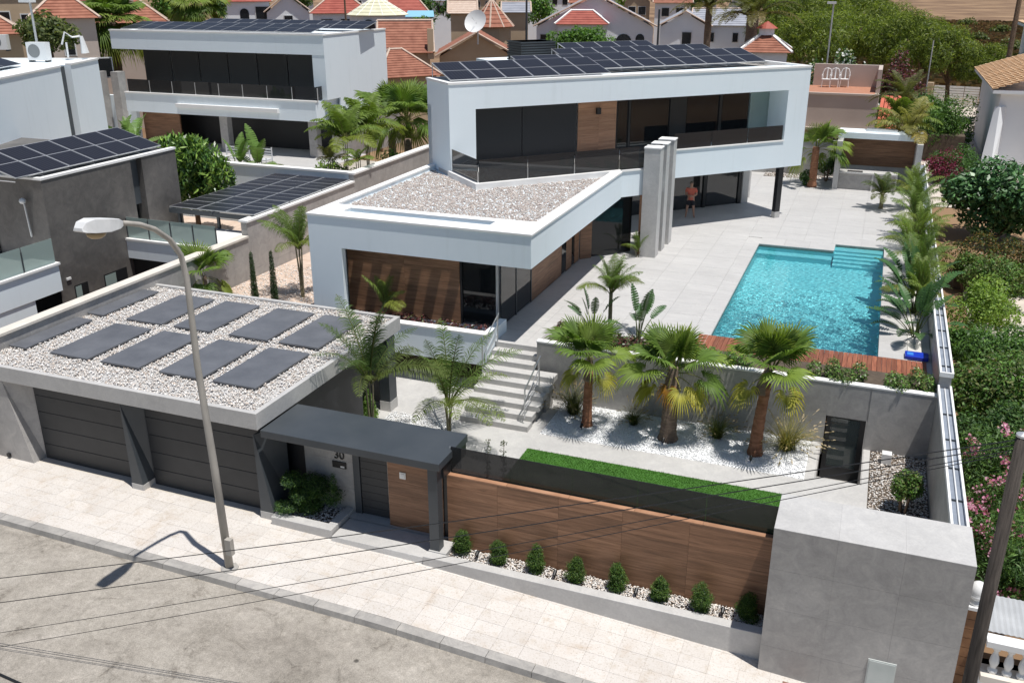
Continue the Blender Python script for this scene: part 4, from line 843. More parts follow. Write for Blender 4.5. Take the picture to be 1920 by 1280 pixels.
# gravel on the villa wing roof
stones('wing_roof_gravel', scatter(-17.03, 27.43, RX1-0.41, 37.3, 3.475, 34000, test=lambda q: ((-(q[:, 0]-UA[0])*math.sin(TH)+(q[:, 1]-UA[1])*math.cos(TH)) < -2.86) | (((q[:, 0]-UA[0])*math.cos(TH)+(q[:, 1]-UA[1])*math.sin(TH)) < -18.3)), 0.07, PINKST, villa, seed=9)
# pebbles in the side passage
rects('side_passage', [(-22.0, 26.2, RX0, 45, -0.015)], MORTAR)
pp = stones('passage_pebbles', scatter(-21.95, 26.3, RX0-0.05, 31, 0.0, 2500), 0.07, WHITEST, None, seed=10); tag(pp, 'pale pebbles between the boundary wall and the villa', 'pebbles', kind='stuff')
# ================================================================ outdoor kitchen at the far corner
ok = thing('outdoor_kitchen', 'open grey outdoor kitchen with timber back wall beyond the pool', 'outdoor kitchen', (-1.95, 54.4, 0))
k = MB(); k.box(-2.0, 54.4, 0, -1.72, 57.2, 2.62); k.box(2.05, 54.6, 0, 2.35, 57.2, 2.62); k.box(-1.72, 57.0, 0, 2.05, 57.2, 2.62); k.build('frame_wall', GREYL, ok)
bx('roof_slab', WHITE, ok, -2.02, 55.6, 2.63, 2.38, 57.22, 2.95)
for i in range(8): bx('plank', WOODM, ok, -1.71, 56.95, 0.95+i*0.2, 2.04, 56.99, 0.95+i*0.2+0.194)
bx('counter_top', GREYL, ok, -1.71, 54.5, 0.88, 1.3, 55.4, 0.96); bx('counter_front', GREY, ok, -1.71, 54.62, 0.0, 1.28, 55.3, 0.879); bx('counter_leg', GREYL, ok, 0.0, 54.52, 0, 0.1, 54.618, 0.878); bx('counter_leg', GREYL, ok, 1.2, 54.52, 0, 1.3, 54.618, 0.878)
bx('sink', STEEL, ok, -1.3, 54.56, 0.962, -0.5, 55.0, 0.99); bx('roof_hatch', ALU, ok, -0.6, 56.3, 2.952, 1.0, 57.0, 3.06)
rwl = thing('rear_garden_wall', 'grey rear wall with white coping behind the terrace', 'wall', (-5, 58.2, 0)); bx('wall_body', GREY, rwl, -12, 58.0, -1.2, -2.04, 58.25, 2.0); bx('coping', COPING, rwl, -12, 57.97, 2.002, -2.04, 58.28, 2.06)
bx('bed_soil', SOIL, rwl, -6, 56.8, -0.1, -2.05, 57.98, 0.01)
rp = stones('rear_bed_pebbles', scatter(-6, 56.8, -2.06, 57.9, 0.02, 700), 0.09, WHITEST, rwl, seed=12)
# blue inflatable box at the end of the wooden deck
bb = thing('blue_pool_box', 'blue plastic box on the terrace at the right end of the wooden deck', 'storage box', (1.6, 29.1, 0))
BLUE = mat('blue_plastic', (0.01, 0.03, 0.36), (0.015, 0.05, 0.5), 5, 0.3); bx('box_body', BLUE, bb, 1.66, 29.12, 0.0, 2.34, 29.6, 0.12, bevel=0.03); bx('box_lid', mat('light_blue_plastic', (0.05, 0.22, 0.7), None, rough=0.3), bb, 1.72, 29.2, 0.121, 1.9, 29.45, 0.135, bevel=0.004)
# ================================================================ plants of the garden
def zat(base, py):
    lo, hi = -5.0, 40.0
    for _ in range(50):
        m_ = (lo+hi)/2; c = np.array([base[0], base[1], m_])-CAMP; y = 640-FPX*(c @ UPV)/(c @ FWD)
        if y > py: lo = m_
        else: hi = m_
    return (lo+hi)/2
LIMEG = (0.19, 0.27, 0.05); FANG = (0.12, 0.20, 0.038); YEL = (0.42, 0.36, 0.06)
FANS = [fan_mesh('frond', 0.5, 0.78, 36, 1.4, 0.15, LIMEG, seed=1, tip=0.12), fan_mesh('frond', 0.6, 0.85, 36, 1.15, 0.3, FANG, seed=2, tip=0.18), fan_mesh('frond', 0.7, 0.85, 36, 0.85, 0.45, FANG, seed=3, tip=0.25),
        fan_mesh('frond', 0.75, 0.82, 34, 0.5, 0.55, LIMEG, seed=4, tip=0.3), fan_mesh('frond', 0.75, 0.75, 32, 0.15, 0.7, FANG, seed=5, tip=0.45), fan_mesh('frond', 0.8, 0.6, 28, -0.1, 1.0, (0.20, 0.25, 0.05), seed=6, tip=0.6)]
FANN = [[FANS[0], FANS[1], FANS[1], FANS[2], FANS[3]], [FANS[0], FANS[0], FANS[1], FANS[1], FANS[2], FANS[2], FANS[3], FANS[4]], [FANS[0], FANS[0], FANS[1], FANS[2], FANS[3]]]
YFAN = fan_mesh('yellow_frond', 0.7, 0.62, 28, 0.0, 0.9, (0.40, 0.38, 0.07), seed=16, tip=0.5, stem=(0.35, 0.32, 0.08))
for k, (px, py, pt, lab, sc, n, r0, dy) in enumerate(((1100, 797, 668, 'slimmest of the three fan palms, nearest the garden stairs', 0.98, 13, 0.15, 0.35), (1252, 822, 690, 'stout middle fan palm with orange dead frond in the white gravel', 1.12, 20, 0.24, 0.1), (1415, 850, 690, 'fan palm nearest the sunken glass door in the white gravel', 1.1, 13, 0.18, 0.1))):
    b = P(px, py, G); h = zat(b, pt)-G; ln = (0.04, 0.0) if k != 2 else (0.18, 0.05)
    t = plant('fan_palm', lab, 'palm', b, FANN[k], n, group='fan palms in the white gravel', sc=sc, seed=k+3, ztop=h, lean=ln, trunk=lambda t: (trunk_part(t, h-0.45, r0, r0*0.72, PALMBARK if k != 1 else PALMGREY, (ln[0]*.7, ln[1]*.7), 18, 12), trunk_part(t, h+0.05, r0*0.95, r0*0.5, PALMGREY, ln, 16, 10, name='trunk_boots', flare=1.0, z0=h-0.75)))
    for az in ((-2.3, -0.6), (-2.6, -1.0, -0.3), (-0.7, -2.4))[k]: link('yellow_frond', YFAN, t, (ln[0], ln[1], h-0.2), (0, 0, az), sc*rnd.uniform(.85, 1.0))
    if k == 1: link('dead_frond', fan_mesh('dead_frond', 0.35, 0.42, 22, -0.7, 0.6, (0.55, 0.28, 0.05), seed=9, tip=0.5), t, (0, -0.1, h-0.2), (0, 0, -1.7))
# ornamental grass tufts against the retaining wall
GR = [grass_mesh('blades', 420, 0.95, [(0.09, 0.12, 0.035), (0.13, 0.15, 0.05), (0.20, 0.19, 0.08)], 1, plume=(0.32, 0.25, 0.17)), grass_mesh('blades', 380, 0.8, [(0.10, 0.14, 0.035), (0.17, 0.18, 0.06)], 2, plume=(0.34, 0.27, 0.18)), grass_mesh('blades', 460, 0.95, [(0.22, 0.20, 0.06), (0.30, 0.25, 0.09), (0.14, 0.15, 0.05)], 3, plume=(0.45, 0.36, 0.24))]
for k, (px, py, i, lab, sc) in enumerate(((1075, 775, 0, 'tall dark grass tuft beside the garden stairs', 1.05), (1188, 795, 1, 'small green grass tuft between the slim and the stout fan palm', 0.8), (1345, 820, 1, 'grass tuft between the stout fan palm and the one by the glass door', 0.95), (1474, 842, 2, 'yellowing grass tuft nearest the sunken glass door', 1.15))):
    t = thing('grass_tuft', lab, 'grass tuft', P(px, py, G), 'grass tufts along the retaining wall'); link('blades', GR[i], t, sc=sc)
# feather palms
def fset(L, ll, col, seed, nl=44, hang=0.5, lw=0.02): return [frond_mesh('frond', L*0.85, 1.35, 0.9, nl, ll, lw, hang, col, seed=seed), frond_mesh('frond', L, 1.1, 1.35, nl, ll, lw, hang, col, seed=seed+1), frond_mesh('frond', L, 0.8, 1.5, nl, ll, lw, hang, col, seed=seed+2), frond_mesh('frond', L*0.95, 0.45, 1.4, nl, ll, lw, hang, np.array(col)*np.array([1.25, 1.05, 0.9]), seed=seed+3)]
QDARK = fset(2.1, 0.42, (0.075, 0.125, 0.035), 20, 48, 0.45, 0.017); QGREEN = fset(1.5, 0.40, (0.12, 0.19, 0.04), 30, 44, 0.7, 0.017); QLIME = fset(1.35, 0.36, (0.15, 0.22, 0.04), 40, 42, 0.6, 0.018); QYEL = fset(1.6, 0.42, (0.25, 0.24, 0.07), 50, 40, 0.8, 0.018)
def uset(L, ll, col, seed, nl=54, hang=0.4, lw=0.015): return [frond_mesh('frond', L*0.9, 1.5, 0.45, nl, ll, lw, hang, col, seed=seed, fwd=0.7), frond_mesh('frond', L, 1.32, 0.8, nl, ll, lw, hang, col, seed=seed+1, fwd=0.7), frond_mesh('frond', L, 1.1, 1.15, nl, ll, lw, hang, col, seed=seed+2, fwd=0.65), frond_mesh('frond', L*0.95, 0.8, 1.45, nl, ll, lw, hang, np.array(col)*np.array([1.25, 1.05, 0.9]), seed=seed+3, fwd=0.6)]
UDARK = uset(2.5, 0.40, (0.085, 0.135, 0.04), 200, 50, 0.5, 0.011); UAIR = uset(2.4, 0.40, (0.125, 0.195, 0.05), 230, 46, 0.55, 0.011); ULIME = uset(1.75, 0.42, (0.17, 0.235, 0.05), 210, 58, 1.1, 0.0095); UGRN = uset(1.75, 0.40, (0.125, 0.19, 0.042), 220, 58, 0.95, 0.0095)
TANST = mat('palm_stem', (0.16, 0.14, 0.08), (0.28, 0.25, 0.15), 6, 0.8)
def stems(t, k, h, r, sp=0.12, m=None):
    b = random.Random(k)
    for i in range(k):
        a = 2*PI*i/k; q = MB(); q.tube([(0.03*math.cos(a), 0.03*math.sin(a), -0.05), (sp*.5*math.cos(a), sp*.5*math.sin(a), h*.5), (sp*math.cos(a), sp*math.sin(a), h)], [r, r*.85, r*.6], 7); link('stem', q.mesh('stem', m or TANST), t)
def qpalm(lab, px, py, z, pt, meshes, n, sc, seed, st=1, r=0.05, group=None, base=None, sp=0.05):
    b = base if base is not None else P(px, py, z); h = zat(b, pt)-b[2]
    return plant('feather_palm', lab, 'palm', b, meshes, n, group=group, sc=sc, seed=seed, ztop=h, spread=sp, trunk=(lambda t: stems(t, st, h, r)) if st > 1 else (lambda t: trunk_part(t, h+0.03, r*1.3, r, TANST, (0, 0), 10, 8)))
qpalm('feather palm with long dark fronds reaching over the garage roof edge', 648, 790, G, 712, UDARK+[UDARK[3]], 18, 0.95, 2, 3, 0.035, base=np.array([-12.05, 20.4, G]))
qpalm('feather palm with arching fronds between the canopy and the stairs', 842, 812, G, 755, UAIR+[UAIR[3], UAIR[3]], 14, 1.05, 5, 4, 0.03)
qpalm('feather palm in the raised planter in front of the wing timber wall', 722, 592, 0.2, 572, ULIME, 13, 0.72, 7, 2, 0.03)
qpalm('feather palm against the boundary wall left of the villa wing', 568, 556, 0.0, 462, UGRN, 20, 0.95, 9, 3, 0.04)
qpalm('feather palm with slim trunk between the two bird of paradise plants', 1143, 618, 0.2, 545, UGRN, 24, 0.80, 11, 1, 0.055)
qpalm('small feather palm at the foot of the timber column by the fins', 1195, 482, 0.0, 470, UGRN, 9, 0.55, 12, 2, 0.02)
row = [(1728, 375, 'feather palm between the first and second of the pool side row, close to the wall'), (1730, 430, 'feather palm close to the wall behind the leaning one'), (1732, 478, 'feather palm close to the wall beside the pool steps'), (1700, 350, 'topmost feather palm of the row along the pool side wall'), (1712, 400, 'second feather palm from the back of the pool side row'), (1700, 455, 'third feather palm of the pool side row, leaning over the paving'), (1712, 500, 'fourth feather palm of the pool side row, level with the pool steps'), (1722, 545, 'nearest feather palm of the pool side row')]
for k, (px, py, lab) in enumerate(row):
    b = P(px, py+42, 0.0); b[0] = 2.2 if k < 3 else (2.05 if k != 5 else 1.75); qpalm(lab, 0, 0, 0, py+8, ULIME if k % 2 else UGRN, 20, 0.86, 20+k, 3, 0.03, 'feather palms along the side wall', base=b)
qpalm('yellowing feather palm drooping over the outdoor kitchen', 1690, 345, 0.0, 245, QYEL, 13, 1.5, 31, 1, 0.07)
QPYG = fset(1.15, 0.22, (0.085, 0.115, 0.04), 60, 44, 0.3, 0.012)
qpalm('small date palm standing alone in the terrace paving', 1651, 391, 0.0, 362, QPYG, 16, 1.15, 33, 1, 0.08)
plant('fan_palm', 'broad fan palm behind the right end of the villa', 'palm', P(1522, 350, 0), FANS, 16, sc=1.25, seed=35, ztop=2.2, trunk=lambda t: trunk_part(t, 2.2, 0.22, 0.18, PALMBARK, (0, 0), 12))
plant('fan_palm', 'low fan palm between the boundary wall and the garage roof', 'palm', P(385, 560, 0.0), FANS, 15, sc=1.0, seed=36, ztop=0.9, trunk=lambda t: trunk_part(t, 0.9, 0.15, 0.13, PALMGREY, (0, 0), 10))
# cypresses
for px, py, pt, lab in ((480, 572, 474, 'slim cypress nearer the garage roof beside the boundary wall'), (517, 575, 472, 'slim cypress nearer the villa wing beside the boundary wall')):
    b = P(px, py, 0.0); h = zat(b, pt); t = thing('cypress', lab, 'cypress', b, 'slim cypresses by the boundary wall'); bl = [(0, 0, h*(0.12+0.8*i/9), 0.155*(1-0.06*i)*(1 if i else .8), 0.155*(1-0.06*i), h*0.11) for i in range(10)]+[(0, 0, h*0.95, 0.05, 0.05, h*0.07)]
    link('crown', leaf_cloud('crown', bl, 5200, 0.05, [(0.022, 0.045, 0.016), (0.04, 0.07, 0.022)], int(px), 0.35, up=0.9), t); trunk_part(t, h*0.5, 0.03, 0.02, BARK)
# bird of paradise
STRL = [paddle_mesh('leaf', 0.75, 0.7, 0.14, 1.45, 0.25, (0.055, 0.12, 0.035), 1, 0.25), paddle_mesh('leaf', 0.85, 0.75, 0.15, 1.25, 0.7, (0.06, 0.13, 0.04), 2, 0.3), paddle_mesh('leaf', 0.8, 0.7, 0.15, 1.0, 1.0, (0.05, 0.11, 0.035), 3, 0.35), paddle_mesh('leaf', 0.6, 0.6, 0.14, 0.8, 1.2, (0.065, 0.13, 0.04), 4, 0.3)]
for k, (px, py, lab, sc, n) in enumerate(((1110, 622, 'bird of paradise plant at the stairs end of the raised planter', 1.0, 9), (1197, 632, 'bird of paradise plant left of the stout fan palm crown', 1.15, 10))):
    plant('bird_of_paradise', lab, 'plant', P(px, py, 0.2), STRL, n, sc=sc, seed=40+k, leaf='leaf', group='bird of paradise plants in the raised planter')
for k, (y, lab) in enumerate(((35.6, 'bird of paradise behind the pool, farthest along the side wall'), (33.6, 'bird of paradise in the middle of the side wall bed'), (31.4, 'bird of paradise nearest the blue box along the side wall'))):
    plant('bird_of_paradise', lab, 'plant', (1.98, y, 0.0), STRL, 20, sc=1.3, seed=50+k, leaf='leaf', group='bird of paradise plants along the side wall')
sw = tag(rects('side_bed', [(1.76, 29.8, 2.41, 54, 0.004)], mat('pale_gravel', (0.5, 0.48, 0.45), (0.66, 0.64, 0.6), 20, 0.9)), kind='structure')
# dark red succulents and low planter shrubs
SUCC = [(0.07, 0.018, 0.022), (0.10, 0.03, 0.03), (0.045, 0.02, 0.02), (0.06, 0.07, 0.025), (0.12, 0.06, 0.05)]
def low(lab, x0, x1, y, z, n, cols, seed, h=0.28, wy=0.3, size=0.10, cat='shrub', name='planter_shrub'):
    t = thing(name, lab, cat, ((x0+x1)/2, y, z)); k = max(4, int((x1-x0)*4)); rg = np.random.default_rng(seed)
    bl = [(x0-(x0+x1)/2+(x1-x0)*(i+.5)/k+rg.normal(0, .05), rg.normal(0, wy*.4), h*0.5, 0.22, wy, h*rg.uniform(.5, .9)) for i in range(k)]
    link('foliage', leaf_cloud('foliage', bl, n, size, cols, seed, 0.45, LEAFD, zmin=0.0), t); return t
low('dark red succulents in the white planter below the wing', -15.6, -12.7, 26.0, 0.16, 1800, SUCC, 61); low('dark red and green succulents at the stairs end of the white planter', -12.6, -10.9, 26.05, 0.16, 1100, SUCC, 62)
low('dark red succulents at the corner of the raised planter by the stairs', -8.8, -7.4, 26.4, 0.2, 2200, SUCC, 63, 0.42, 0.45); low('low dark plants under the bird of paradise', -7.3, -4.6, 26.5, 0.2, 2600, SUCC+[(0.05, 0.09, 0.03)]*3, 64, 0.3, 0.45)
low('trailing green shrub over the retaining wall in front of the deck', -0.9, 0.5, 26.1, 0.2, 2600, GREENS['olive']+GREENS['mid'], 65, 0.5, 0.38, 0.08); low('trailing green shrub over the retaining wall by the side wall', 1.1, 2.3, 26.1, 0.2, 2600, GREENS['olive']+GREENS['mid'], 66, 0.5, 0.38, 0.08)
low('low green shrub on the retaining wall behind the stout fan palm', -4.5, -2.6, 26.2, 0.2, 2400, GREENS['mid'], 67, 0.4, 0.4, 0.08)
# dwarf conifers along the fence
conx = [(865, 1035), (935, 1055), (1005, 1070), (1080, 1090), (1155, 1105), (1235, 1124), (1312, 1145), (1400, 1160)]
words_ = ['first', 'second', 'third', 'fourth', 'fifth', 'sixth', 'seventh', 'eighth']
for k, (px, py) in enumerate(conx):
    rg = np.random.default_rng(70+k); h = 0.66*rg.uniform(.88, 1.08); w_ = 0.225*rg.uniform(.9, 1.1)
    bl = [(rg.normal(0, .03), rg.normal(0, .03), h*(0.12+0.72*i/7), w_*(1.0-0.022*(i-2.2)**2)*rg.uniform(.82, 1.1), w_*(1.0-0.022*(i-2.2)**2)*rg.uniform(.85, 1.1), h*0.17) for i in range(8)]
    lab = 'dwarf conifer in the pebble planter, %s from the canopy post' % words_[k] if k < 7 else 'shaded dwarf conifer in the pebble planter against the grey block'
    t = thing('dwarf_conifer', lab, 'conifer', P(px, py, -1.58), 'dwarf conifers along the timber fence'); link('crown', leaf_cloud('crown', bl, 5200, 0.05, [(0.022, 0.052, 0.012), (0.045, 0.09, 0.018), (0.08, 0.125, 0.025)], 70+k, 0.22, up=1.0, out=0.3, shell=0.45), t); trunk_part(t, h*.6, 0.02, 0.012, BARK)
# spot lamps in the planter and gravel
def spot(lab, p):
    t = thing('garden_spotlight', lab, 'spotlight', p, 'small black garden spotlights'); b = MB(); b.tube([(0, 0, 0), (0, 0, 0.09)], 0.012, 6); link('spike', b.mesh('spike', BLACKP), t); b = MB(); b.tube([(0, -0.05, 0.10), (0, 0.06, 0.16)], 0.042, 10); link('lamp_head', b.mesh('lamp_head', BLACKP), t)
for k, (px, py) in enumerate(((895, 1046), (1040, 1083), (1192, 1117), (1354, 1153))): spot('small black spotlight in the pebble planter, %s from the canopy' % words_[k], P(px, py, -1.56))
for px, py, w_ in ((1090, 805, 'slim'), (1243, 833, 'stout')): spot('small black spotlight in the white gravel under the %s fan palm' % w_, P(px, py, G))
spot('small black spotlight in the white gravel under the fan palm by the glass door', P(1407, 866, G))
# juniper in the door planter, conifer in the entrance court, shrub in the pebble bed
jb = [(0.1*math.cos(i*1.1)*i*.35-0.1, 0.06*math.sin(i*1.3)*i*.35, 0.18+0.075*i, 0.30-0.012*i, 0.24, 0.16) for i in range(9)]+[(-0.45, -0.1, 0.75, 0.06, 0.06, 0.22), (0.5, 0, 0.8, 0.07, 0.07, 0.24), (-0.45, -0.25, 0.22, 0.26, 0.2, 0.12), (0.35, 0.1, 0.45, 0.26, 0.2, 0.22)]
t = thing('juniper', 'feathery juniper in the concrete planter beside the street door', 'shrub', (-11.85, 17.0, G)); link('foliage', leaf_cloud('foliage', [tuple(1.28*q for q in r_) for r_ in jb], 17000, 0.075, [(0.015, 0.04, 0.016), (0.035, 0.075, 0.022), (0.07, 0.12, 0.03)], 81, 0.16, up=1.3, out=0.5, shell=0.3), t); trunk_part(t, 0.5, 0.04, 0.02, BARK)
cb_ = [(0, 0, 0.2+0.09*i, 0.30-0.028*i, 0.30-0.028*i, 0.13) for i in range(9)]
t = thing('young_conifer', 'bright green young conifer behind the canopy near the garage column', 'conifer', P(692, 788, G)); link('crown', leaf_cloud('crown', cb_, 5000, 0.085, [(0.06, 0.12, 0.025), (0.10, 0.18, 0.035), (0.15, 0.22, 0.05)], 82, 0.25, up=0.9, out=0.4), t); trunk_part(t, 0.6, 0.03, 0.015, BARK)
shrub('round_shrub', 'round green shrub on a short stem in the pebble bed', 'shrub', P(1692, 960, G), (0.42, 0.42, 0.42), 3600, 0.08, GREENS['olive']+GREENS['mid'], 83, zc=0.75)
shrub('round_shrub', 'low dark shrub behind the grey block at the edge of the pebble bed', 'shrub', (1.25, 18.9, G), (0.5, 0.3, 0.26), 2200, 0.07, GREENS['dark'], 84)
for k, (px, py, lab) in enumerate(((938, 868, 'taller thin grey sapling behind the smoked glass near the canopy'), (967, 872, 'shorter thin grey sapling behind the smoked glass at the lawn corner'))):
    b = P(px, py+70, G); t = thing('sapling', lab, 'sapling', (b[0], 18.4, G), 'thin saplings behind the fence'); h = zat((b[0], 18.4), py-46)-G
    trunk_part(t, h, 0.014, 0.006, BARK, (0.06, 0)); link('leaves', leaf_cloud('leaves', [(0.04, 0, h*(.25+.08*i), .09, .09, .06) for i in range(10)], 220, 0.07, [(0.12, 0.13, 0.11), (0.2, 0.2, 0.17)], 90+k, 0.5), t)
for k, (px, py, lab) in enumerate(((1512, 348, 'dark low bush in the rear bed behind the villa post'), (1548, 340, 'slender dark bush against the rear wall left of the outdoor kitchen'))):
    shrub('rear_bush', lab, 'shrub', P(px, py, 0.0), (0.5, 0.4, 0.5 if k == 0 else 0.9), 1800, 0.11, GREENS['dark'], 95+k)
# garage-side bed with white pebbles in the entrance court
cp = stones('court_pebbles', scatter(-12.4, 19.0, -9.9, 23.0, G+0.01, 3000), 0.06, PURE, None, seed=77, test=None) if False else None
b = thing('court_planter', 'low dark planter in the entrance court behind the canopy', 'planter', (-12.7, 19.2, G)); bx('planter_wall', GREYD, b, -12.8, 18.8, G, -10.9, 20.0, G+0.42); bx('soil', SOIL, b, -12.75, 18.85, G+0.421, -10.95, 19.95, G+0.44)
cpt = thing('court_pebble_bed', 'white pebbled ground between the garage and the stairs', 'gravel bed', (-12.8, 21.0, G), kind='stuff'); stones('white_pebbles', scatter(-12.8, 20.6, -10.75, 23.0, G+0.01, 3600), 0.055, PURE, cpt, seed=78)
# ================================================================ street lamp, person, chairs, pole and cables
sl = thing('street_lamp', 'tall galvanised street lamp with white head standing on the pavement', 'street lamp', (-12.5, 14.5, zs(-12.5)))
LAMPM = mat('galvanised_pole', (0.30, 0.28, 0.25), (0.42, 0.39, 0.35), 4, 0.55, stretch=(1, 1, .3))
zb = zs(-12.5); pts = [(-12.50, 14.5, zb), (-12.56, 14.5, zb+2.5), (-12.66, 14.5, zb+5.0), onX(350, 520, -12.74), onX(339, 478, -12.76), onX(318, 449, -12.77), onX(290, 430, -12.78), onX(262, 421, -12.79), onX(232, 418, -12.8)]
m_ = MB(); m_.tube(pts, [0.095, 0.085, 0.072, 0.062, 0.058, 0.056, 0.054, 0.05, 0.048], 12); m_.build('pole', LAMPM, sl, smooth=True)
h0 = onX(228, 419, -12.8); h1 = onX(146, 428, -12.8); hd = (h1-h0); L = np.linalg.norm(hd); ex = hd/L; ey = np.array([1.0, 0, 0]); ez = np.cross(ey, ex); ez = ez if ez[2] > 0 else -ez
def ring(u, w, zt, zb_): return [h0+ex*u*L+ey*(-w)+ez*zb_, h0+ex*u*L+ey*w+ez*zb_, h0+ex*u*L+ey*w*.75+ez*zt, h0+ex*u*L-ey*w*.75+ez*zt]
secs = [(0.0, 0.05, 0.05, -0.04), (0.12, 0.10, 0.10, -0.08), (0.4, 0.16, 0.13, -0.11), (0.75, 0.17, 0.15, -0.10), (0.93, 0.15, 0.10, -0.08), (1.0, 0.12, 0.0, -0.06)]
hm = MB(); vs = [q for s_ in secs for q in ring(*s_)]; fs = [(4*i+j, 4*i+(j+1) % 4, 4*i+4+(j+1) % 4, 4*i+4+j) for i in range(5) for j in range(4)]+[(0, 1, 2, 3), (20, 21, 22, 23)]
hm.add(vs, fs); hm.build('lamp_head', mat('lamp_housing', (0.62, 0.62, 0.62), (0.70, 0.70, 0.70), 5, 0.45), sl, bevel=0.01)
dm = MB(); c = h0+ex*0.6*L-ez*0.12; dm.add([c+ex*0.22*math.cos(a)*s_+ey*0.12*math.sin(a)*s_-ez*d_ for s_, d_ in ((1, 0), (0.85, 0.06), (0.5, 0.10)) for a in [2*PI*i/12 for i in range(12)]], [(12*i+j, 12*i+(j+1) % 12, 12*i+12+(j+1) % 12, 12*i+12+j) for i in range(2) for j in range(12)]+[tuple(range(12)), tuple(range(24, 36))]); dm.build('diffuser', mat('amber_diffuser', (0.36, 0.26, 0.14), None, rough=0.3), sl, smooth=True)
bx('fuse_box', LAMPM, sl, -12.44, 14.36, zb+0.45, -12.28, 14.48, zb+0.85); m_ = MB(); m_.lathe([(0.22, -0.02), (0.2, 0.02), (0.13, 0.05)], (-12.5, 14.5, zb), 9); m_.build('footing', KERBM, sl)
# person standing in the shade below the upper floor
def person():
    base = P(1293, 407.5, 0.0); t = thing('person', 'person in an orange red shirt and dark shorts standing in the shade', 'person', base, rz=0.0)
    def skin(name, verts, edges, radii, m, sub=2):
        me = bpy.data.meshes.new(name); me.from_pydata(verts, edges, []); me.materials.append(m); o = bpy.data.objects.new(name, me); COL.objects.link(o); o.parent = t
        o.modifiers.new('skin', 'SKIN'); s_ = o.modifiers.new('sub', 'SUBSURF'); s_.levels = s_.render_levels = sub
        for v, r in zip(me.skin_vertices[0].data, radii): v.radius = (r, r) if not hasattr(r, '__len__') else r
        me.skin_vertices[0].data[0].use_root = True; return o
    SK = mat('skin', (0.42, 0.24, 0.17), None, rough=0.6); SH = mat('orange_red_shirt', (0.50, 0.11, 0.075), (0.58, 0.15, 0.10), 8, 0.8); SO = mat('dark_shorts', (0.012, 0.014, 0.022), None, rough=0.8); HR = mat('grey_brown_hair', (0.10, 0.08, 0.065), None, rough=0.8)
    # x right, y away from camera (facing -y)
    V = [(0, 0, 0.95), (0, 0, 1.15), (0, 0, 1.36), (0, -0.01, 1.47), (0, -0.02, 1.56), (0, -0.025, 1.66), (0, -0.02, 1.72),
         (-0.19, 0, 1.40), (-0.26, 0.02, 1.14), (-0.10, -0.19, 1.10), (-0.02, -0.23, 1.13), (0.19, 0, 1.40), (0.26, 0.02, 1.14), (0.10, -0.19, 1.08), (0.03, -0.24, 1.07),
         (-0.10, 0, 0.88), (-0.15, -0.02, 0.50), (-0.19, 0.0, 0.10), (-0.21, -0.15, 0.035), (0.10, 0, 0.88), (0.15, -0.02, 0.50), (0.19, 0.0, 0.10), (0.23, -0.15, 0.035)]
    E = [(0, 1), (1, 2), (2, 3), (3, 4), (4, 5), (5, 6), (2, 7), (7, 8), (8, 9), (9, 10), (2, 11), (11, 12), (12, 13), (13, 14), (0, 15), (15, 16), (16, 17), (17, 18), (0, 19), (19, 20), (20, 21), (21, 22)]
    Rr = [(0.15, 0.11), (0.15, 0.11), (0.16, 0.11), 0.055, 0.06, (0.082, 0.095), (0.055, 0.07), 0.065, 0.05, 0.04, 0.032, 0.065, 0.05, 0.04, 0.032, 0.095, 0.065, 0.045, 0.035, 0.095, 0.065, 0.045, 0.035]
    skin('body', V, E, Rr, SK)
    skin('shirt', [(0, 0, 0.79), (0, 0, 1.12), (0, 0, 1.36), (0, 0, 1.43), (-0.20, 0, 1.40), (-0.25, 0.02, 1.22), (0.20, 0, 1.40), (0.25, 0.02, 1.22)], [(0, 1), (1, 2), (2, 3), (2, 4), (4, 5), (2, 6), (6, 7)], [(0.175, 0.135), (0.17, 0.13), (0.18, 0.13), 0.075, 0.085, 0.07, 0.085, 0.07], SH)
    skin('shorts', [(0, 0, 0.98), (0, 0, 0.88), (-0.105, 0, 0.82), (-0.135, -0.01, 0.58), (0.105, 0, 0.82), (0.135, -0.01, 0.58)], [(0, 1), (1, 2), (2, 3), (1, 4), (4, 5)], [(0.165, 0.13), (0.165, 0.13), 0.12, 0.10, 0.12, 0.10], SO)
    hb_ = MB(); hb_.lathe([(0.085, 0.0), (0.098, 0.05), (0.085, 0.105), (0.045, 0.135), (0.005, 0.142)], (0, 0.012, 1.635), 14); link('hair', hb_.mesh('hair', HR, smooth=True), t)
    fb = MB(); fb.tube([(0, -0.10, 1.655), (0, -0.128, 1.635)], [0.012, 0.016], 6); link('nose', fb.mesh('nose', SK, smooth=True), t)
    for sx in (-0.032, 0.032):
        eb = MB(); eb.lathe([(0.001, -0.009), (0.012, 0), (0.001, 0.009)], (sx, -0.102, 1.672), 8); link('eye', eb.mesh('eye', BLACKP, smooth=True), t)
    for s_ in (-1, 1):
        for i in range(5):     # fingers folded over each other in front of the body
            q = MB(); bz = 1.13-0.055*(s_ > 0)-0.018*i+0.02; q.tube([(s_*0.03-s_*0.02, -0.245, bz), (-s_*0.035, -0.262, bz-0.004), (-s_*(0.065-0.006*abs(i-2)), -0.25, bz-0.008)], [0.010, 0.009, 0.007], 6); link('finger', q.mesh('finger', SK, smooth=True), t)
    t.rotation_euler = (0, 0, 0.15)
person()
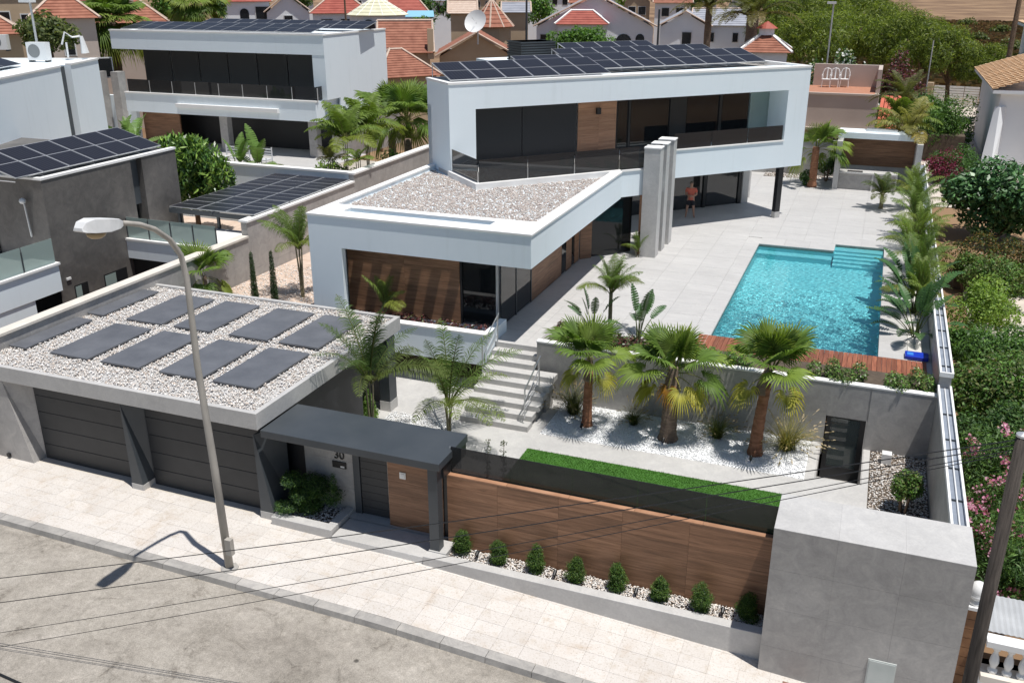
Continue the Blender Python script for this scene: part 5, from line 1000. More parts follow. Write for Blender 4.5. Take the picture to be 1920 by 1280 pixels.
# utility pole and overhead cables
_q = CAMP+ray(1816, 1285)/np.linalg.norm(ray(1816, 1285))*16.2; pb_ = np.array([_q[0], _q[1], -2.6]); ptop = zat(pb_, 818)
up_ = thing('utility_pole', 'dark weathered wooden utility pole in the street corner foreground', 'pole', tuple(pb_)); m_ = MB(); m_.tube([(pb_[0], pb_[1], pb_[2]-0.3), (pb_[0], pb_[1], 1.5), (pb_[0], pb_[1], ptop)], [0.115, 0.098, 0.088], 16)
m_.build('pole_shaft', mat('weathered_pole', (0.030, 0.024, 0.020), (0.095, 0.078, 0.066), 7, 0.85, stretch=(5, 5, .3), bmp=0.8, bscale=16), up_, smooth=True)
cap = MB(); cap.lathe([(0.092, 0), (0.092, 0.03), (0.02, 0.06)], (pb_[0], pb_[1], ptop), 12); cap.build('pole_cap', ALU, up_)
for k, (lx, ly, mx, my, dz) in enumerate(((0, 1085, 850, 1001, 0.10), (0, 1132, 1100, 1000, 0.3), (0, 1190, 1320, 985, 0.5), (0, 1217, 1360, 990, 0.62))):
    a = onY(lx-60, ly+5, 10.5); e = np.array([pb_[0], pb_[1], ptop-dz*0.35]); pts = []
    for i in range(25):
        u = i/24; q = a*(1-u)+e*u; q[2] -= 0.10*4*u*(1-u); pts.append(q)
    lab = ['uppermost', 'second', 'third', 'lowest'][k]; w = thing('overhead_cable', '%s of the thin black cables running from the street pole across the road' % lab, 'cable', tuple(a), 'overhead cables'); m_ = MB(); m_.tube(pts, 0.008 if k < 2 else 0.006, 5); m_.build('wire', BLACKP, w)
a, e = P(-20, 1255, 3.0), P(80, 1300, 3.0); w = thing('overhead_cable', 'short piece of thick black cable in the bottom left corner', 'cable', tuple(a)); m_ = MB(); m_.tube([a, (a+e)/2, e], 0.018, 6); m_.build('wire', BLACKP, w)
# corner of the right neighbour: balustrade, urn, brick coping, metal shed roof
nb_ = thing('brick_pier', 'narrow pier faced with brown tiles beside the grey block', 'pier', (2.85, 16.7, -2.7)); TILEB = mat('brown_coping_tile', (0.24, 0.115, 0.055), (0.36, 0.19, 0.095), 6, 0.7, var=0.15)
bx('pier_core', WHITEH, nb_, 2.73, 16.73, -2.8, 3.03, 17.05, -0.16)
for k in range(12): bx('tile', TILEB, nb_, 2.72, 16.7, -0.17-0.215*(k+1)+.006, 3.04, 16.729, -0.17-0.215*k-.006)
bx('pier_cap', PLASTICW, nb_, 2.69, 16.66, -0.158, 3.07, 17.08, -0.09)
fx, fy = 2.88, 16.86; un = thing('ball_finial', 'white stone ball finial on the brown tiled pier', 'finial', (fx, fy, -0.09)); m_ = MB(); m_.lathe([(0.15, 0), (0.15, 0.05), (0.10, 0.07), (0.11, 0.10), (0.165, 0.15), (0.17, 0.20), (0.155, 0.215), (0.165, 0.25), (0.15, 0.34), (0.11, 0.41), (0.05, 0.45), (0.004, 0.46)], (fx, fy, -0.09), 20); m_.build('stone_ball', PLASTICW, un, smooth=True)
BY_ = 16.2; bal = thing('white_balustrade', 'white stone balustrade with turned balusters right of the utility pole', 'balustrade', (3.1, BY_, -1.1))
bx('handrail', PLASTICW, bal, 3.06, BY_-0.14, -0.46, 7.0, BY_+0.14, -0.34); bx('plinth', CREAMCOP, bal, 3.06, BY_-0.2, -1.2, 7.0, BY_+0.18, -1.06); bx('retaining_wall', WHITEH, bal, 3.06, BY_-0.1, -2.8, 7.0, BY_+0.1, -1.2)
bp = MB(); bp.lathe([(0.09, 0), (0.09, 0.06), (0.05, 0.09), (0.055, 0.12), (0.085, 0.22), (0.075, 0.32), (0.042, 0.42), (0.04, 0.47), (0.07, 0.50), (0.07, 0.598)], (0, 0, 0), 12); bme = bp.mesh('baluster', PLASTICW, smooth=True)
for k in range(14): link('baluster', bme, bal, (3.26+0.24*k-3.1, 0, -1.059+1.1))
sh_ = thing('corrugated_roof', 'pale corrugated metal roof behind the white balustrade', 'roof', (3.2, 16.5, -0.4)); m_ = MB(); n_ = 80
CORR = mat('corrugated_sheet', (0.36, 0.37, 0.38), (0.46, 0.47, 0.48), 2, 0.5)
vs = []; fs = []
for i in range(n_+1):
    x = 3.08+4.0*i/n_; dz = 0.014 if i % 2 else 0.0
    vs += [(x, 16.42, -0.36+dz), (x, 17.55, -0.30+dz)]
for i in range(n_): fs.append((2*i, 2*i+2, 2*i+3, 2*i+1))
m_.add(vs, fs); so = m_.build('metal_sheet', CORR, sh_, fix=False); md = so.modifiers.new('thick', 'SOLIDIFY'); md.thickness = 0.01
for x in (3.2, 6.8): bx('roof_post', ALU, sh_, x, 17.4, -2.6, x+0.08, 17.48, -0.32)
# ================================================================ left neighbour
ln = thing('grey_tiled_house', 'dark grey stone clad neighbouring house with solar panels on its flat roof', 'house', (-26.56, 23.93, -1.75))
LX = -26.56
b = MB(); b.box(-40, 23.93, -1.75, LX, 28.2, 4.42); b.box(-40, 28.2, -1.75, LX-0.5, 28.8, 4.42); b.box(-40, 28.8, -1.75, LX, 30.75, 4.42); b.build('wall', GREYD, ln)
b = MB(); b.box(-40, 23.90, 4.421, LX+0.03, 24.1, 4.5); b.box(LX-0.2, 24.1, 4.421, LX+0.03, 30.78, 4.5); b.build('coping', COPING, ln)
bx('slit_panel', ANTH, ln, LX-0.49, 28.22, 2.6, LX-0.25, 28.78, 4.41); bx('slit_window', GLASSD, ln, LX-0.49, 28.22, -1.0, LX-0.44, 28.78, 2.59)
for y0, y1 in ((24.55, 25.2), (26.0, 27.2)):
    w_ = bx('window', ANTHD, ln, LX-0.2, y0, -0.5, LX+0.004, y1, 0.45); bx('pane', GLASSG, w_, LX+0.005, y0+0.05, -0.4, LX+0.012, (y0+y1)/2, 0.4)
bx('wall_light', PLASTICW, ln, LX, 24.25, 0.75, LX+0.05, 24.45, 0.83)
dk = onY(0, 420, 23.93); bx('front_window', GLASSD, ln, -31.5, 23.88, -0.2, -29.05, 23.92, 3.0)
wl_ = thing('wall_globe_lamp', 'white globe lamp with long tube on the dark grey wall', 'lamp', (-27.9, 23.85, 2.0)); p_ = onY(42, 377, 23.75); m_ = MB(); m_.lathe([(0.004, -0.11), (0.09, -0.07), (0.12, 0), (0.09, 0.07), (0.004, 0.11)], p_, 12); m_.build('globe', PLASTICW, wl_, smooth=True); m_ = MB(); m_.tube([(p_[0], 23.8, p_[2]-0.1), (p_[0], 23.86, p_[2]-1.3)], 0.035, 8); m_.build('tube', ALU, wl_)
# lower white balcony front with frosted glass
lb = thing('white_balcony', 'white balcony front with pale green glass rail beside the dark grey house', 'balcony', (-26.3, 20, -1.75))
bx('balcony_wall', WHITE, lb, -30, 18.0, 0.55, -26.3, 23.8, 1.5); bx('lower_wall', WHITE, lb, -30, 18.0, -1.75, -26.34, 22.6, 0.55); bx('dark_window', GLASSD, lb, -30, 22.62, -1.0, -26.42, 23.8, 0.53); bx('coping', COPING, lb, -30, 17.9, 1.501, -26.24, 23.84, 1.58)
for k in range(4): bx('glass_panel', GLASSG, lb, -26.38, 18.4+1.35*k, 1.6, -26.365, 19.7+1.35*k, 2.45)
for k in range(4): bx('rail_post', ANTH, lb, -26.40, 18.34+1.35*k, 1.58, -26.35, 18.39+1.35*k, 2.3)
rb = thing('rear_balcony', 'white slab balcony with frosted glass rail behind the boundary wall', 'balcony', (LX, 27.4, 0.8))
bx('slab', WHITE, rb, LX+0.002, 27.4, 0.75, -22.4, 29.9, 1.46); bx('coping', COPING, rb, LX+0.002, 27.36, 1.461, -22.38, 29.92, 1.54); bx('shade_sheet', ANTHD, rb, LX+0.01, 27.6, -1.7, -22.42, 27.7, 0.74)  # black sheet below the slab stands in for the shade there
for k in range(4): bx('glass_panel', GLASSG, rb, LX+0.06+1.04*k, 27.5, 1.56, LX+1.06+1.04*k, 27.515, 2.35)
for k in range(5): bx('rail_post', ANTH, rb, LX+0.01+1.04*k, 27.49, 1.54, LX+0.05+1.04*k, 27.53, 2.3)
solar_row('solar_array', 'tilted row of solar panels on the dark grey neighbouring house', (-26.85, 23.2, 4.62), PI/2, 6, 1.17, 2.2, math.radians(16))
# tall white block behind it
wt = thing('white_rendered_block', 'tall plain white block with a dark vertical slit at the left edge', 'house', tuple(P(183, 110, 7.0)))
A, B = P(-70, 161, 7.0), P(183, 110, 7.0); d_ = (B-A)[:2]; Lw = float(np.linalg.norm(d_)); FW = frame(A, math.atan2(d_[1], d_[0]))
sA = Lw*0.66; sB = Lw*0.745
b = MB(); b.box(0, 0, -1.7, sA, 9, 6.95, fr=FW); b.box(sB, 0, -1.7, Lw, 9, 6.95, fr=FW); b.box(sA, 0.5, -1.7, sB, 9, 6.95, fr=FW); b.build('wall', WHITE, wt)
bx('slit_panel', ANTH, wt, sA+0.02, 0.3, 3.4, sB-0.02, 0.49, 6.9, fr=FW); b = MB(); b.box(-0.05, -0.04, 6.951, sA, 0.25, 7.03, fr=FW); b.box(sB, -0.04, 6.951, Lw+0.04, 0.25, 7.03, fr=FW); b.box(Lw-0.25, 0.25, 6.951, Lw+0.04, 9, 7.03, fr=FW); b.build('coping', COPING, wt)
def ac_unit(lab, p, rz=0.0, s_=1.0):
    t = thing('air_conditioner', lab, 'air conditioner', p, rz=rz); b = MB(); b.box(-0.42*s_, -0.16*s_, 0.08, 0.42*s_, 0.16*s_, 0.75*s_); link('casing', b.mesh('casing', PLASTICW), t)
    b = MB(); b.add([(-0.1*s_+0.26*s_*math.cos(a), -0.165*s_, 0.42*s_+0.26*s_*math.sin(a)) for a in [2*PI*i/20 for i in range(20)]], [tuple(range(20))]); link('fan_grille', b.mesh('fan_grille', mat('grille_grey', (0.22, 0.23, 0.23), None, rough=0.6), fix=False), t)
    [link('foot', MB().box(q*s_-0.05*s_, -0.14*s_, 0, q*s_+0.05*s_, 0.14*s_, 0.08).mesh('foot', ANTH), t) for q in (-0.35, 0.35)]
ac_unit('white air conditioner with round fan on the left white roof', tuple(P(76, 116, 6.97)), math.atan2(RGT[1], RGT[0])-0.15, 1.25)
ac_unit('half hidden air conditioner at the left picture edge', tuple(P(2, 96, 6.97)), 0.4, 1.2)
q_ = P(-60, 138, 7.1); solar_row('solar_array', 'solar panels on the left white roof beside the air conditioner', q_, math.atan2(d_[1], d_[0]), 3, 1.6, 2.6, math.radians(16))
# pergola roofed with solar panels
pg = thing('solar_pergola', 'steel pergola roofed with flat solar panels behind the boundary wall', 'pergola', (-26.2, 29.6, -0.2))
PGM = panel_mesh(1.33, 1.17)
for i in range(3):
    for j in range(6):
        o = link('solar_panel', PGM, pg, (i*1.36, j*1.2+0.06*(j//2), 2.55)); o.rotation_euler = (0, 0, 0)
for x, y in ((-26.0, 29.9), (-24.1, 29.9), (-22.4, 29.9), (-26.0, 36.4)): bx('post', ANTH, pg, x-0.05, y-0.05, -0.2, x+0.05, y+0.05, 2.28)
for x in (-26.1, -24.1, -22.2): bx('beam', ANTH, pg, x-0.04, 29.5, 2.2, x+0.04, 36.9, 2.30)
bx('front_beam', ANTH, pg, -26.2, 29.55, 2.1, -22.15, 29.62, 2.28)
yd = tag(rects('neighbour_yard', [(-40, 30.75, -22.3, 37, -0.2)], MORTAR), kind='structure')
sp = stones('yard_pebbles', scatter(-26.5, 30.8, -22.4, 36.5, -0.18, 1800), 0.09, WHITEST, None, seed=14); tag(sp, 'pale pebbles under the solar pergola', 'pebbles', kind='stuff')
bx('bench_slab', WHITEH, thing('white_stone_bench', 'white stone bench under the solar pergola', 'bench', (-25.5, 31.5, -0.2)), -26.3, 31.2, 0.2, -24.2, 31.8, 0.36)
nw = thing('white_rear_wall', 'white garden wall with coping behind the solar pergola', 'wall', (-30, 37.1, -0.2)); bx('wall_body', WHITE, nw, -34, 37.05, -0.3, -22.3, 37.3, 2.55); bx('coping', COPING, nw, -34, 37.0, 2.551, -22.3, 37.35, 2.64)
# ================================================================ white villa at the back left
bh = thing('white_terraced_villa', 'white two storey villa with glazed terrace and solar panels, back left', 'house', (-32.6, 52, 0))
HX0, HX1, HY = -49.1, -32.5, 52.0
b = MB(); b.box(HX0, HY, 6.45, HX1, HY+8, 7.6); b.box(-33.4, HY+0.02, 3.75, HX1, HY+8, 6.45); b.box(-47.4, HY+2.5, 3.75, -33.4, HY+8, 6.45); b.box(HX0+1.4, HY-0.9, 2.5, HX1-0.3, HY+8, 3.70); b.box(-32.6, HY+1.6, -0.2, HX1, HY+8, 3.75); b.build('wall', WHITE, bh)
b = MB(); b.box(HX0-0.04, HY-0.05, 7.601, HX1+0.04, HY+0.25, 7.69); b.box(HX1-0.25, HY+0.25, 7.601, HX1+0.04, HY+8, 7.69); b.box(HX0+1.36, HY-0.95, 3.701, HX1-0.26, HY-0.6, 3.78); b.build('coping', COPING, bh)
SHUT = mat('dark_screen', (0.010, 0.011, 0.012), None, rough=0.5, var=0.3)
for k in range(6): bx('glass_screen', SHUT, bh, -47.3+2.3*k, HY+0.9, 3.76, -45.06+2.3*k, HY+0.95, 6.45)
for k in range(8): bx('rail_glass', GLASSR, bh, -47.5+1.85*k, HY-0.75, 3.79, -45.68+1.85*k, HY-0.735, 4.6); 
for k in range(9): bx('rail_post', ALU, bh, -47.53+1.85*k, HY-0.77, 3.78, -47.49+1.85*k, HY-0.72, 4.55)
bx('rail_glass', GLASSR, bh, -32.86, HY-0.72, 3.79, -32.845, HY+0.0, 4.6)
bx('awning_cassette', COPING, bh, -43.4, HY-1.15, 2.95, -35.5, HY-0.91, 3.2)
bx('ground_screen', mat('near_black_screen', (0.012, 0.012, 0.014), None, rough=0.5), bh, -47, HY+2.0, -0.2, -32.9, HY+2.1, 2.5); bx('timber_wall', WOODM, bh, -47.6, HY+0.4, -0.2, -44.5, HY+0.5, 2.5)  # ground floor screen is one even near-black
for x in (-40.6, -33.8): bx('column', GREY, bh, x, HY-0.4, -0.2, x+0.6, HY+0.1, 2.49)
for k in range(3): bx('grey_fin', GREY, bh, -51.6+1.35*k, HY-1.2+0.25*k, -0.2, -51.0+1.35*k, HY-0.5+0.25*k, 5.0)
bx('fin_wall', WHITE, bh, -51.5, HY-0.2, -0.2, -47.6, HY+0.1, 3.4)
bx('side_wall', GREY, bh, -32.45, HY+0.2, -0.2, -32.2, HY+9, 2.9)
solar_row('solar_array', 'front row of solar panels on the white villa at the back left', (-48.4, 51.9+0.4, 7.75), 0.0, 11, 1.33, 2.2, math.radians(10), frame_bars=False)
solar_row('solar_array', 'rear row of solar panels on the white villa at the back left', (-45.6, 56.3, 7.8), 0.0, 10, 1.33, 2.0, math.radians(12), frame_bars=False)
gp = tag(rects('back_garden', [(-60, 37.3, -22.3, 52, 0.15)], mat('garden_gravel', (0.34, 0.30, 0.25), (0.46, 0.42, 0.36), 2, 0.95)), kind='structure'); gp2 = tag(rects('back_terrace', [(-50, 46.5, -31, 54, 0.16)], DECK), kind='structure')
CH = mat('white_metal', (0.6, 0.61, 0.62), None, rough=0.4)
for k, (x, lab) in enumerate(((-37.0, 'white slatted garden sofa on the villa terrace'), (-34.9, 'white slatted garden armchair on the villa terrace'))):
    t = thing('garden_bench' if k == 0 else 'garden_armchair', lab, 'seat', (x, 48.2, 0.16)); w_ = 1.7 if k == 0 else 0.8
    for i in range(3): bx('back_slat', CH, t, x-w_/2, 48.45, 0.75+0.16*i, x+w_/2, 48.5, 0.83+0.16*i)
    bx('seat_base', CH, t, x-w_/2, 47.8, 0.5, x+w_/2, 48.45, 0.58)
    for sx in (-1, 1):
        for yy in (47.82, 48.44): bx('leg', CH, t, x+sx*w_/2-0.03, yy, 0.16, x+sx*w_/2+0.03, yy+0.05, 1.25 if yy > 48 else 0.7)
# plants there
BAN = [paddle_mesh('leaf', 0.5, 1.5, 0.27, 1.4, 0.5, (0.13, 0.22, 0.05), 11, 0.2), paddle_mesh('leaf', 0.5, 1.6, 0.28, 1.15, 1.0, (0.12, 0.21, 0.05), 12, 0.3), paddle_mesh('leaf', 0.5, 1.5, 0.26, 0.8, 1.4, (0.14, 0.21, 0.06), 13, 0.4), paddle_mesh('leaf', 0.4, 1.3, 0.24, 0.5, 1.5, (0.16, 0.21, 0.07), 14, 0.5)]
for k, (px, py, y, lab, sc, n) in enumerate(((255, 290, 44, 'banana plant at the left end of the back villa garden', 1.25, 12), (225, 285, 43, 'banana plant partly hidden by the left white block', 1.2, 10), (445, 300, 42, 'banana plant in front of the back villa terrace', 1.0, 9), (482, 300, 42, 'taller banana plant beside the garden sofa', 1.15, 8))):
    b_ = onY(px, py, y); zt = 1.1; plant('banana_plant', lab, 'banana plant', (b_[0], y, 0.15), BAN, n, sc=sc, seed=100+k, leaf='leaf', ztop=zt, group='banana plants in the back garden', trunk=lambda t: trunk_part(t, 1.2, 0.12, 0.08, TANST))
t = thing('mango_tree', 'dense drooping leafed tree right of the dark grey house', 'tree', (-28.8, 34.3, -0.2)); bl = blob_ball((0, 0, 2.8), (2.3, 1.7, 2.2), 30, 110, 0.32)
link('crown', leaf_cloud('crown', bl, 9000, 0.34, [(0.05, 0.105, 0.022), (0.09, 0.165, 0.03), (0.135, 0.21, 0.04), (0.035, 0.07, 0.02)], 111, 0.26, LEAFD, droop=0.9, shell=0.7), t); trunk_part(t, 2.2, 0.13, 0.09, BARK)
for k, (px, py, y, pt, ms, n, sc, lab) in enumerate(((650, 312, 39.5, 255, QLIME, 18, 1.55, 'bright feather palm in the back garden beside the grey side wall'), (690, 300, 42, 238, QLIME, 20, 1.75, 'feather palm between the fan palm and the back villa'), (620, 315, 39.0, 300, QYEL, 9, 0.7, 'small browning palm on the back garden wall'), (672, 312, 38.6, 300, QLIME, 12, 0.7, 'small potted palm at the corner of the back garden'))):
    b_ = onY(px, py, y); qpalm(lab, 0, 0, 0, pt, ms, n, sc, 120+k, 3, 0.03, base=np.array([b_[0], y, 0.15]))
b_ = onY(765, 270, 46); plant('fan_palm', 'dense dark fan palm left of the upper villa block', 'palm', (b_[0], 46, 0.15), FANS, 26, sc=1.75, seed=130, ztop=zat((b_[0], 46), 222)-0.15, trunk=lambda t: trunk_part(t, 2.6, 0.25, 0.2, PALMGREY, (0, 0), 12))
b_ = onY(735, 262, 48); plant('fan_palm', 'second dark fan palm behind the feather palms at the back', 'palm', (b_[0], 48, 0.15), FANS, 20, sc=1.5, seed=131, ztop=zat((b_[0], 48), 212)-0.15, trunk=lambda t: trunk_part(t, 2.6, 0.25, 0.2, PALMGREY, (0, 0), 12))
shrub('garden_shrub', 'lime green shrub below the palms in the back garden', 'shrub', (-26.0, 41.5, 0.15), (1.3, 1.0, 1.2), 3500, 0.16, GREENS['lime'], 133); shrub('garden_shrub', 'leafy shrub against the grey side wall at the back', 'shrub', (-23.4, 43.5, 0.15), (1.0, 1.0, 1.3), 3000, 0.16, GREENS['mid'], 134)
shrub('garden_shrub', 'low green shrub left of the fins of the back villa', 'shrub', (-54.5, 55.5, 0.15), (1.5, 1.2, 1.6), 2500, 0.2, GREENS['mid'], 135)
shrub('clipped_hedge', 'clipped green hedge beyond the fins of the back villa', 'hedge', (-53.0, 62, 0), (2.6, 1.5, 1.5), 4000, 0.18, GREENS['mid'], 136, sub=0.6)
# ================================================================ right neighbour: planting along the side wall
ZR = -1.72
rpath = tag(rects('garden_path', [(4.3, 26, 12, 46, ZR), (2.6, 60, 11.5, 113, ZR+0.004)], mat('pink_paving', (0.50, 0.43, 0.37), (0.62, 0.55, 0.48), 1.5, 0.85, 6, 0.2, 20)), kind='structure')
def rshrub(name, lab, px, py, pt, hw, n, size, cols, seed, cat='shrub', m=None, flowers=None, k=12, aspect=0.5, sub=0.45, depth=1.0, x=None, group=None):
    b_ = P(px, py, ZR); h = zat(b_, pt)-ZR; D_ = math.hypot(b_[0], b_[1])+1; r_ = hw*math.hypot(D_, 12.6)/FPX
    return shrub(name, lab, cat, b_, (r_, r_*depth, h*0.5), n, size, cols, seed, k=k, zc=h*0.52, m=m, flowers=flowers, aspect=aspect, sub=sub, group=group)
rshrub('garden_bush', 'olive bush close to the channel wall below the trimmed hedge', 1806, 545, 478, 30, 4000, 0.12, GREENS['olive']+GREENS['mid'], 216)
rshrub('garden_bush', 'small dark bush wedged between the channel wall and the lime bush', 1800, 705, 610, 34, 4500, 0.12, GREENS['mid'], 217)
rshrub('garden_bush', 'mid green bush wedged against the channel wall end', 1808, 800, 690, 34, 4500, 0.12, GREENS['mid']+GREENS['olive'], 218)
FIG = [(0.035, 0.085, 0.03), (0.055, 0.12, 0.04), (0.08, 0.16, 0.06), (0.025, 0.06, 0.02)]
rshrub('fig_bush', 'big dark green fig like bush filling the right edge near the white house', 1862, 452, 300, 92, 9000, 0.30, FIG, 200, 'bush', LEAFD, k=22, sub=0.38)
rshrub('garden_bush', 'green bush between the trimmed hedge and the lime bush', 1858, 575, 478, 52, 6000, 0.12, GREENS['mid']+GREENS['olive'], 202)
rshrub('garden_bush', 'lime green bush beside the channel wall, halfway down', 1835, 640, 530, 55, 7000, 0.12, GREENS['lime'], 203)
rshrub('garden_bush', 'dark green bush below the lime green one at the right edge', 1868, 725, 598, 75, 8000, 0.12, GREENS['dark']+GREENS['mid'], 204)
rshrub('garden_bush', 'large glossy green bush beside the near end of the pool wall', 1872, 835, 668, 90, 12000, 0.12, GREENS['mid']+GREENS['olive'], 205, k=18)
rshrub('garden_bush', 'dark bush in the shade above the pink oleanders', 1850, 900, 745, 70, 7000, 0.12, GREENS['dark'], 206)
PK = [(0.62, 0.22, 0.36), (0.70, 0.32, 0.46), (0.75, 0.45, 0.55), (0.55, 0.16, 0.30)]; OLE = [(0.035, 0.075, 0.02), (0.06, 0.115, 0.03), (0.085, 0.15, 0.035)]
rshrub('oleander', 'pink flowering oleander behind the utility pole top', 1875, 985, 800, 85, 9000, 0.15, OLE, 207, 'oleander', None, (PK, 50, 0.085), k=16, aspect=0.2, group='pink oleanders')
rshrub('oleander', 'pink oleander with the densest blossom, overhanging the grey block', 1835, 1062, 905, 60, 8000, 0.14, OLE, 208, 'oleander', None, (PK, 95, 0.085), k=16, aspect=0.2, group='pink oleanders')
rshrub('oleander', 'pink oleander at the lower right edge above the corrugated roof', 1905, 1150, 960, 75, 9000, 0.14, OLE, 209, 'oleander', None, (PK, 55, 0.08), k=16, aspect=0.2, group='pink oleanders')
def hedge(name, lab, x0, y0, x1, y1, z0, z1, n, size, cols, seed, cat='hedge', flowers=None, m=None):
    rg = np.random.default_rng(seed); t = thing(name, lab, cat, ((x0+x1)/2, (y0+y1)/2, z0)); w_, d_, h_ = x1-x0, y1-y0, z1-z0
    bl = []; k = max(4, int(w_*d_*1.2))
    for i in range(k): bl.append((rg.uniform(-w_/2, w_/2)*.9, rg.uniform(-d_/2, d_/2)*.9, h_*rg.uniform(0.3, 0.75), min(w_, 1.6)*.5, min(d_, 1.6)*.5, h_*0.36))
    link('foliage', leaf_cloud('foliage', bl, n, size, cols, seed, 0.5, m, zmin=0.0), t)
    if flowers:
        p_, _ = clump_points(bl, flowers[1], rg, 0.97); s_ = flowers[2]; nn = len(p_); nrm = unit(rg.normal(size=(nn, 3))+[0, -.6, .5]); a_ = unit(np.cross(nrm, rg.normal(size=(nn, 3)))); b2 = np.cross(nrm, a_)
        V_ = np.stack([p_-a_*s_, p_+b2*s_, p_+a_*s_, p_-b2*s_], 1).reshape(-1, 3); link('flowers', raw_mesh('flowers', V_, np.arange(4*nn).reshape(nn, 4), LEAF, mixcols(flowers[0], nn, .1, rg)), t)
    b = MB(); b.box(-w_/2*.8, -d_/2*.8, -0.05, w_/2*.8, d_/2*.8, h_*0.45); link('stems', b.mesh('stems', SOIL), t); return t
a_ = P(1845, 548, ZR); hedge('trimmed_hedge', 'long trimmed hedge with dry brown top across the right garden', 3.3, a_[1], 9.5, a_[1]+1.4, ZR, zat((6, a_[1]), 455), 9000, 0.13, [(0.035, 0.05, 0.015), (0.06, 0.07, 0.02), (0.14, 0.085, 0.03)], 210)
a_ = P(1765, 305, ZR); hedge('clipped_hedge', 'tall dense clipped hedge beside the white gate drive', a_[0]-1.7, a_[1], a_[0]+1.7, a_[1]+6, ZR, zat(a_, 208)+0.4, 16000, 0.17, [(0.03, 0.07, 0.015), (0.05, 0.10, 0.02), (0.07, 0.13, 0.025)], 211)
a_ = P(1745, 325, ZR); hedge('clipped_hedge', 'lower clipped hedge beside the outdoor kitchen', a_[0]-0.2, a_[1]-4, a_[0]+2.5, a_[1]-0.5, ZR, zat(a_, 268), 6000, 0.16, [(0.035, 0.08, 0.02), (0.055, 0.11, 0.025)], 212)
BOUG = [(0.13, 0.012, 0.045), (0.09, 0.010, 0.03), (0.17, 0.02, 0.065), (0.05, 0.03, 0.02)]
rshrub('bougainvillea', 'dark magenta bougainvillea beside the outdoor kitchen wall', 1765, 345, 285, 36, 3000, 0.12, BOUG, 213, 'bougainvillea')
# right white house with tiled roof
def tile_roof(mb, a, b, c, d, n, lip=0.05, mi=0):
    """courses of tiles between eave a-b and ridge d-c, each course lapping the one below"""
    a, b, c, d = [np.array(q, float) for q in (a, b, c, d)]; nr = np.cross(b-a, d-a); nr /= np.linalg.norm(nr)
    if nr[2] < 0: nr = -nr
    for i in range(n):
        u0, u1 = i/n, (i+1)/n; p0 = a+(d-a)*u0; p1 = b+(c-b)*u0; p2 = b+(c-b)*u1; p3 = a+(d-a)*u1
        mb.add([p0+nr*lip, p1+nr*lip, p2+nr*lip*.15, p3+nr*lip*.15, p0, p1], [(0, 1, 2, 3), (4, 5, 1, 0)], mi)
rh = thing('white_tiled_house', 'white house with tan tiled roof at the right picture edge', 'house', (7.6, 74, ZR))
b = MB(); b.box(7.6, 74.2, ZR, 16, 90, 3.7); b.add([(7.6, 74.0, ZR), (6.9, 73.0, ZR), (7.6, 72.6, ZR), (8.1, 74.2, ZR), (7.6, 74.0, 2.6), (7.3, 73.8, 2.6), (7.6, 73.6, 2.6), (8.1, 74.2, 2.6)], [(3, 2, 1, 0), (4, 5, 6, 7), (0, 1, 5, 4), (1, 2, 6, 5), (2, 3, 7, 6), (3, 0, 4, 7)]); b.box(11.5, 92, ZR, 18, 104, 7.0); b.build('wall', WHITEH, rh)
b = MB(); tile_roof(b, (7.0, 92, 3.72), (7.0, 73.6, 3.72), (10.5, 73.6, 4.9), (10.5, 92, 4.9), 9, 0.12); tile_roof(b, (11.0, 105, 7.05), (11.0, 91.5, 7.05), (14.5, 91.5, 8.2), (14.5, 105, 8.2), 7, 0.12); b.build('roof', TILETAN, rh, fix=False)
bx('eave', WHITEH, rh, 7.02, 73.6, 3.5, 16, 91.9, 3.715); bx('eave', WHITEH, rh, 11.02, 91.6, 6.8, 18, 104.9, 7.04)
for k in range(16): m_ = MB(); y_ = 73.9+k*1.12; m_.tube([(6.98, y_, 3.86), (10.5, y_, 5.03)], 0.07, 6); m_.build('ridge_tile', TILETAN, rh)
ob = thing('octagonal_stone_planter', 'white octagonal stone planter on the drive with a shrub', 'planter', tuple(P(1845, 255, ZR))); o_ = P(1848, 258, ZR); m_ = MB(); m_.lathe([(1.0, 0), (1.1, 0.9), (0.95, 0.9), (0.95, 0.7)], o_, 8); m_.build('planter_body', PINKW, ob)
shrub('drive_shrub', 'slender green shrub in the octagonal planter', 'shrub', (o_[0], o_[1], ZR+0.7), (0.9, 0.9, 1.4), 2200, 0.22, GREENS['olive']+GREENS['mid'], 215)
wg = thing('white_gate', 'white ribbed double metal gate at the end of the drive', 'gate', tuple(P(1790, 200, ZR))); ga = P(1746, 197, ZR); gb_ = P(1832, 202, ZR); fr_ = frame(ga, math.atan2(gb_[1]-ga[1], gb_[0]-ga[0])); LG = math.hypot(gb_[0]-ga[0], gb_[1]-ga[1]); hg = zat(ga, 160)-ZR
for i in range(3): 
    for j in range(8): bx('rib', PLASTICW, wg, i*LG/3+0.03, 0, ZR+0.05+j*hg/8, (i+1)*LG/3-0.03, 0.08, ZR+0.05+(j+1)*hg/8-0.05, fr=fr_)
bx('gate_pillar', BEIGE, wg, -1.1, -0.15, ZR, -0.1, 0.5, ZR+hg+0.25, fr=fr_); bx('gate_pillar', WHITEH, wg, LG+0.1, -0.15, ZR, LG+3.2, 0.5, ZR+hg+0.4, fr=fr_)
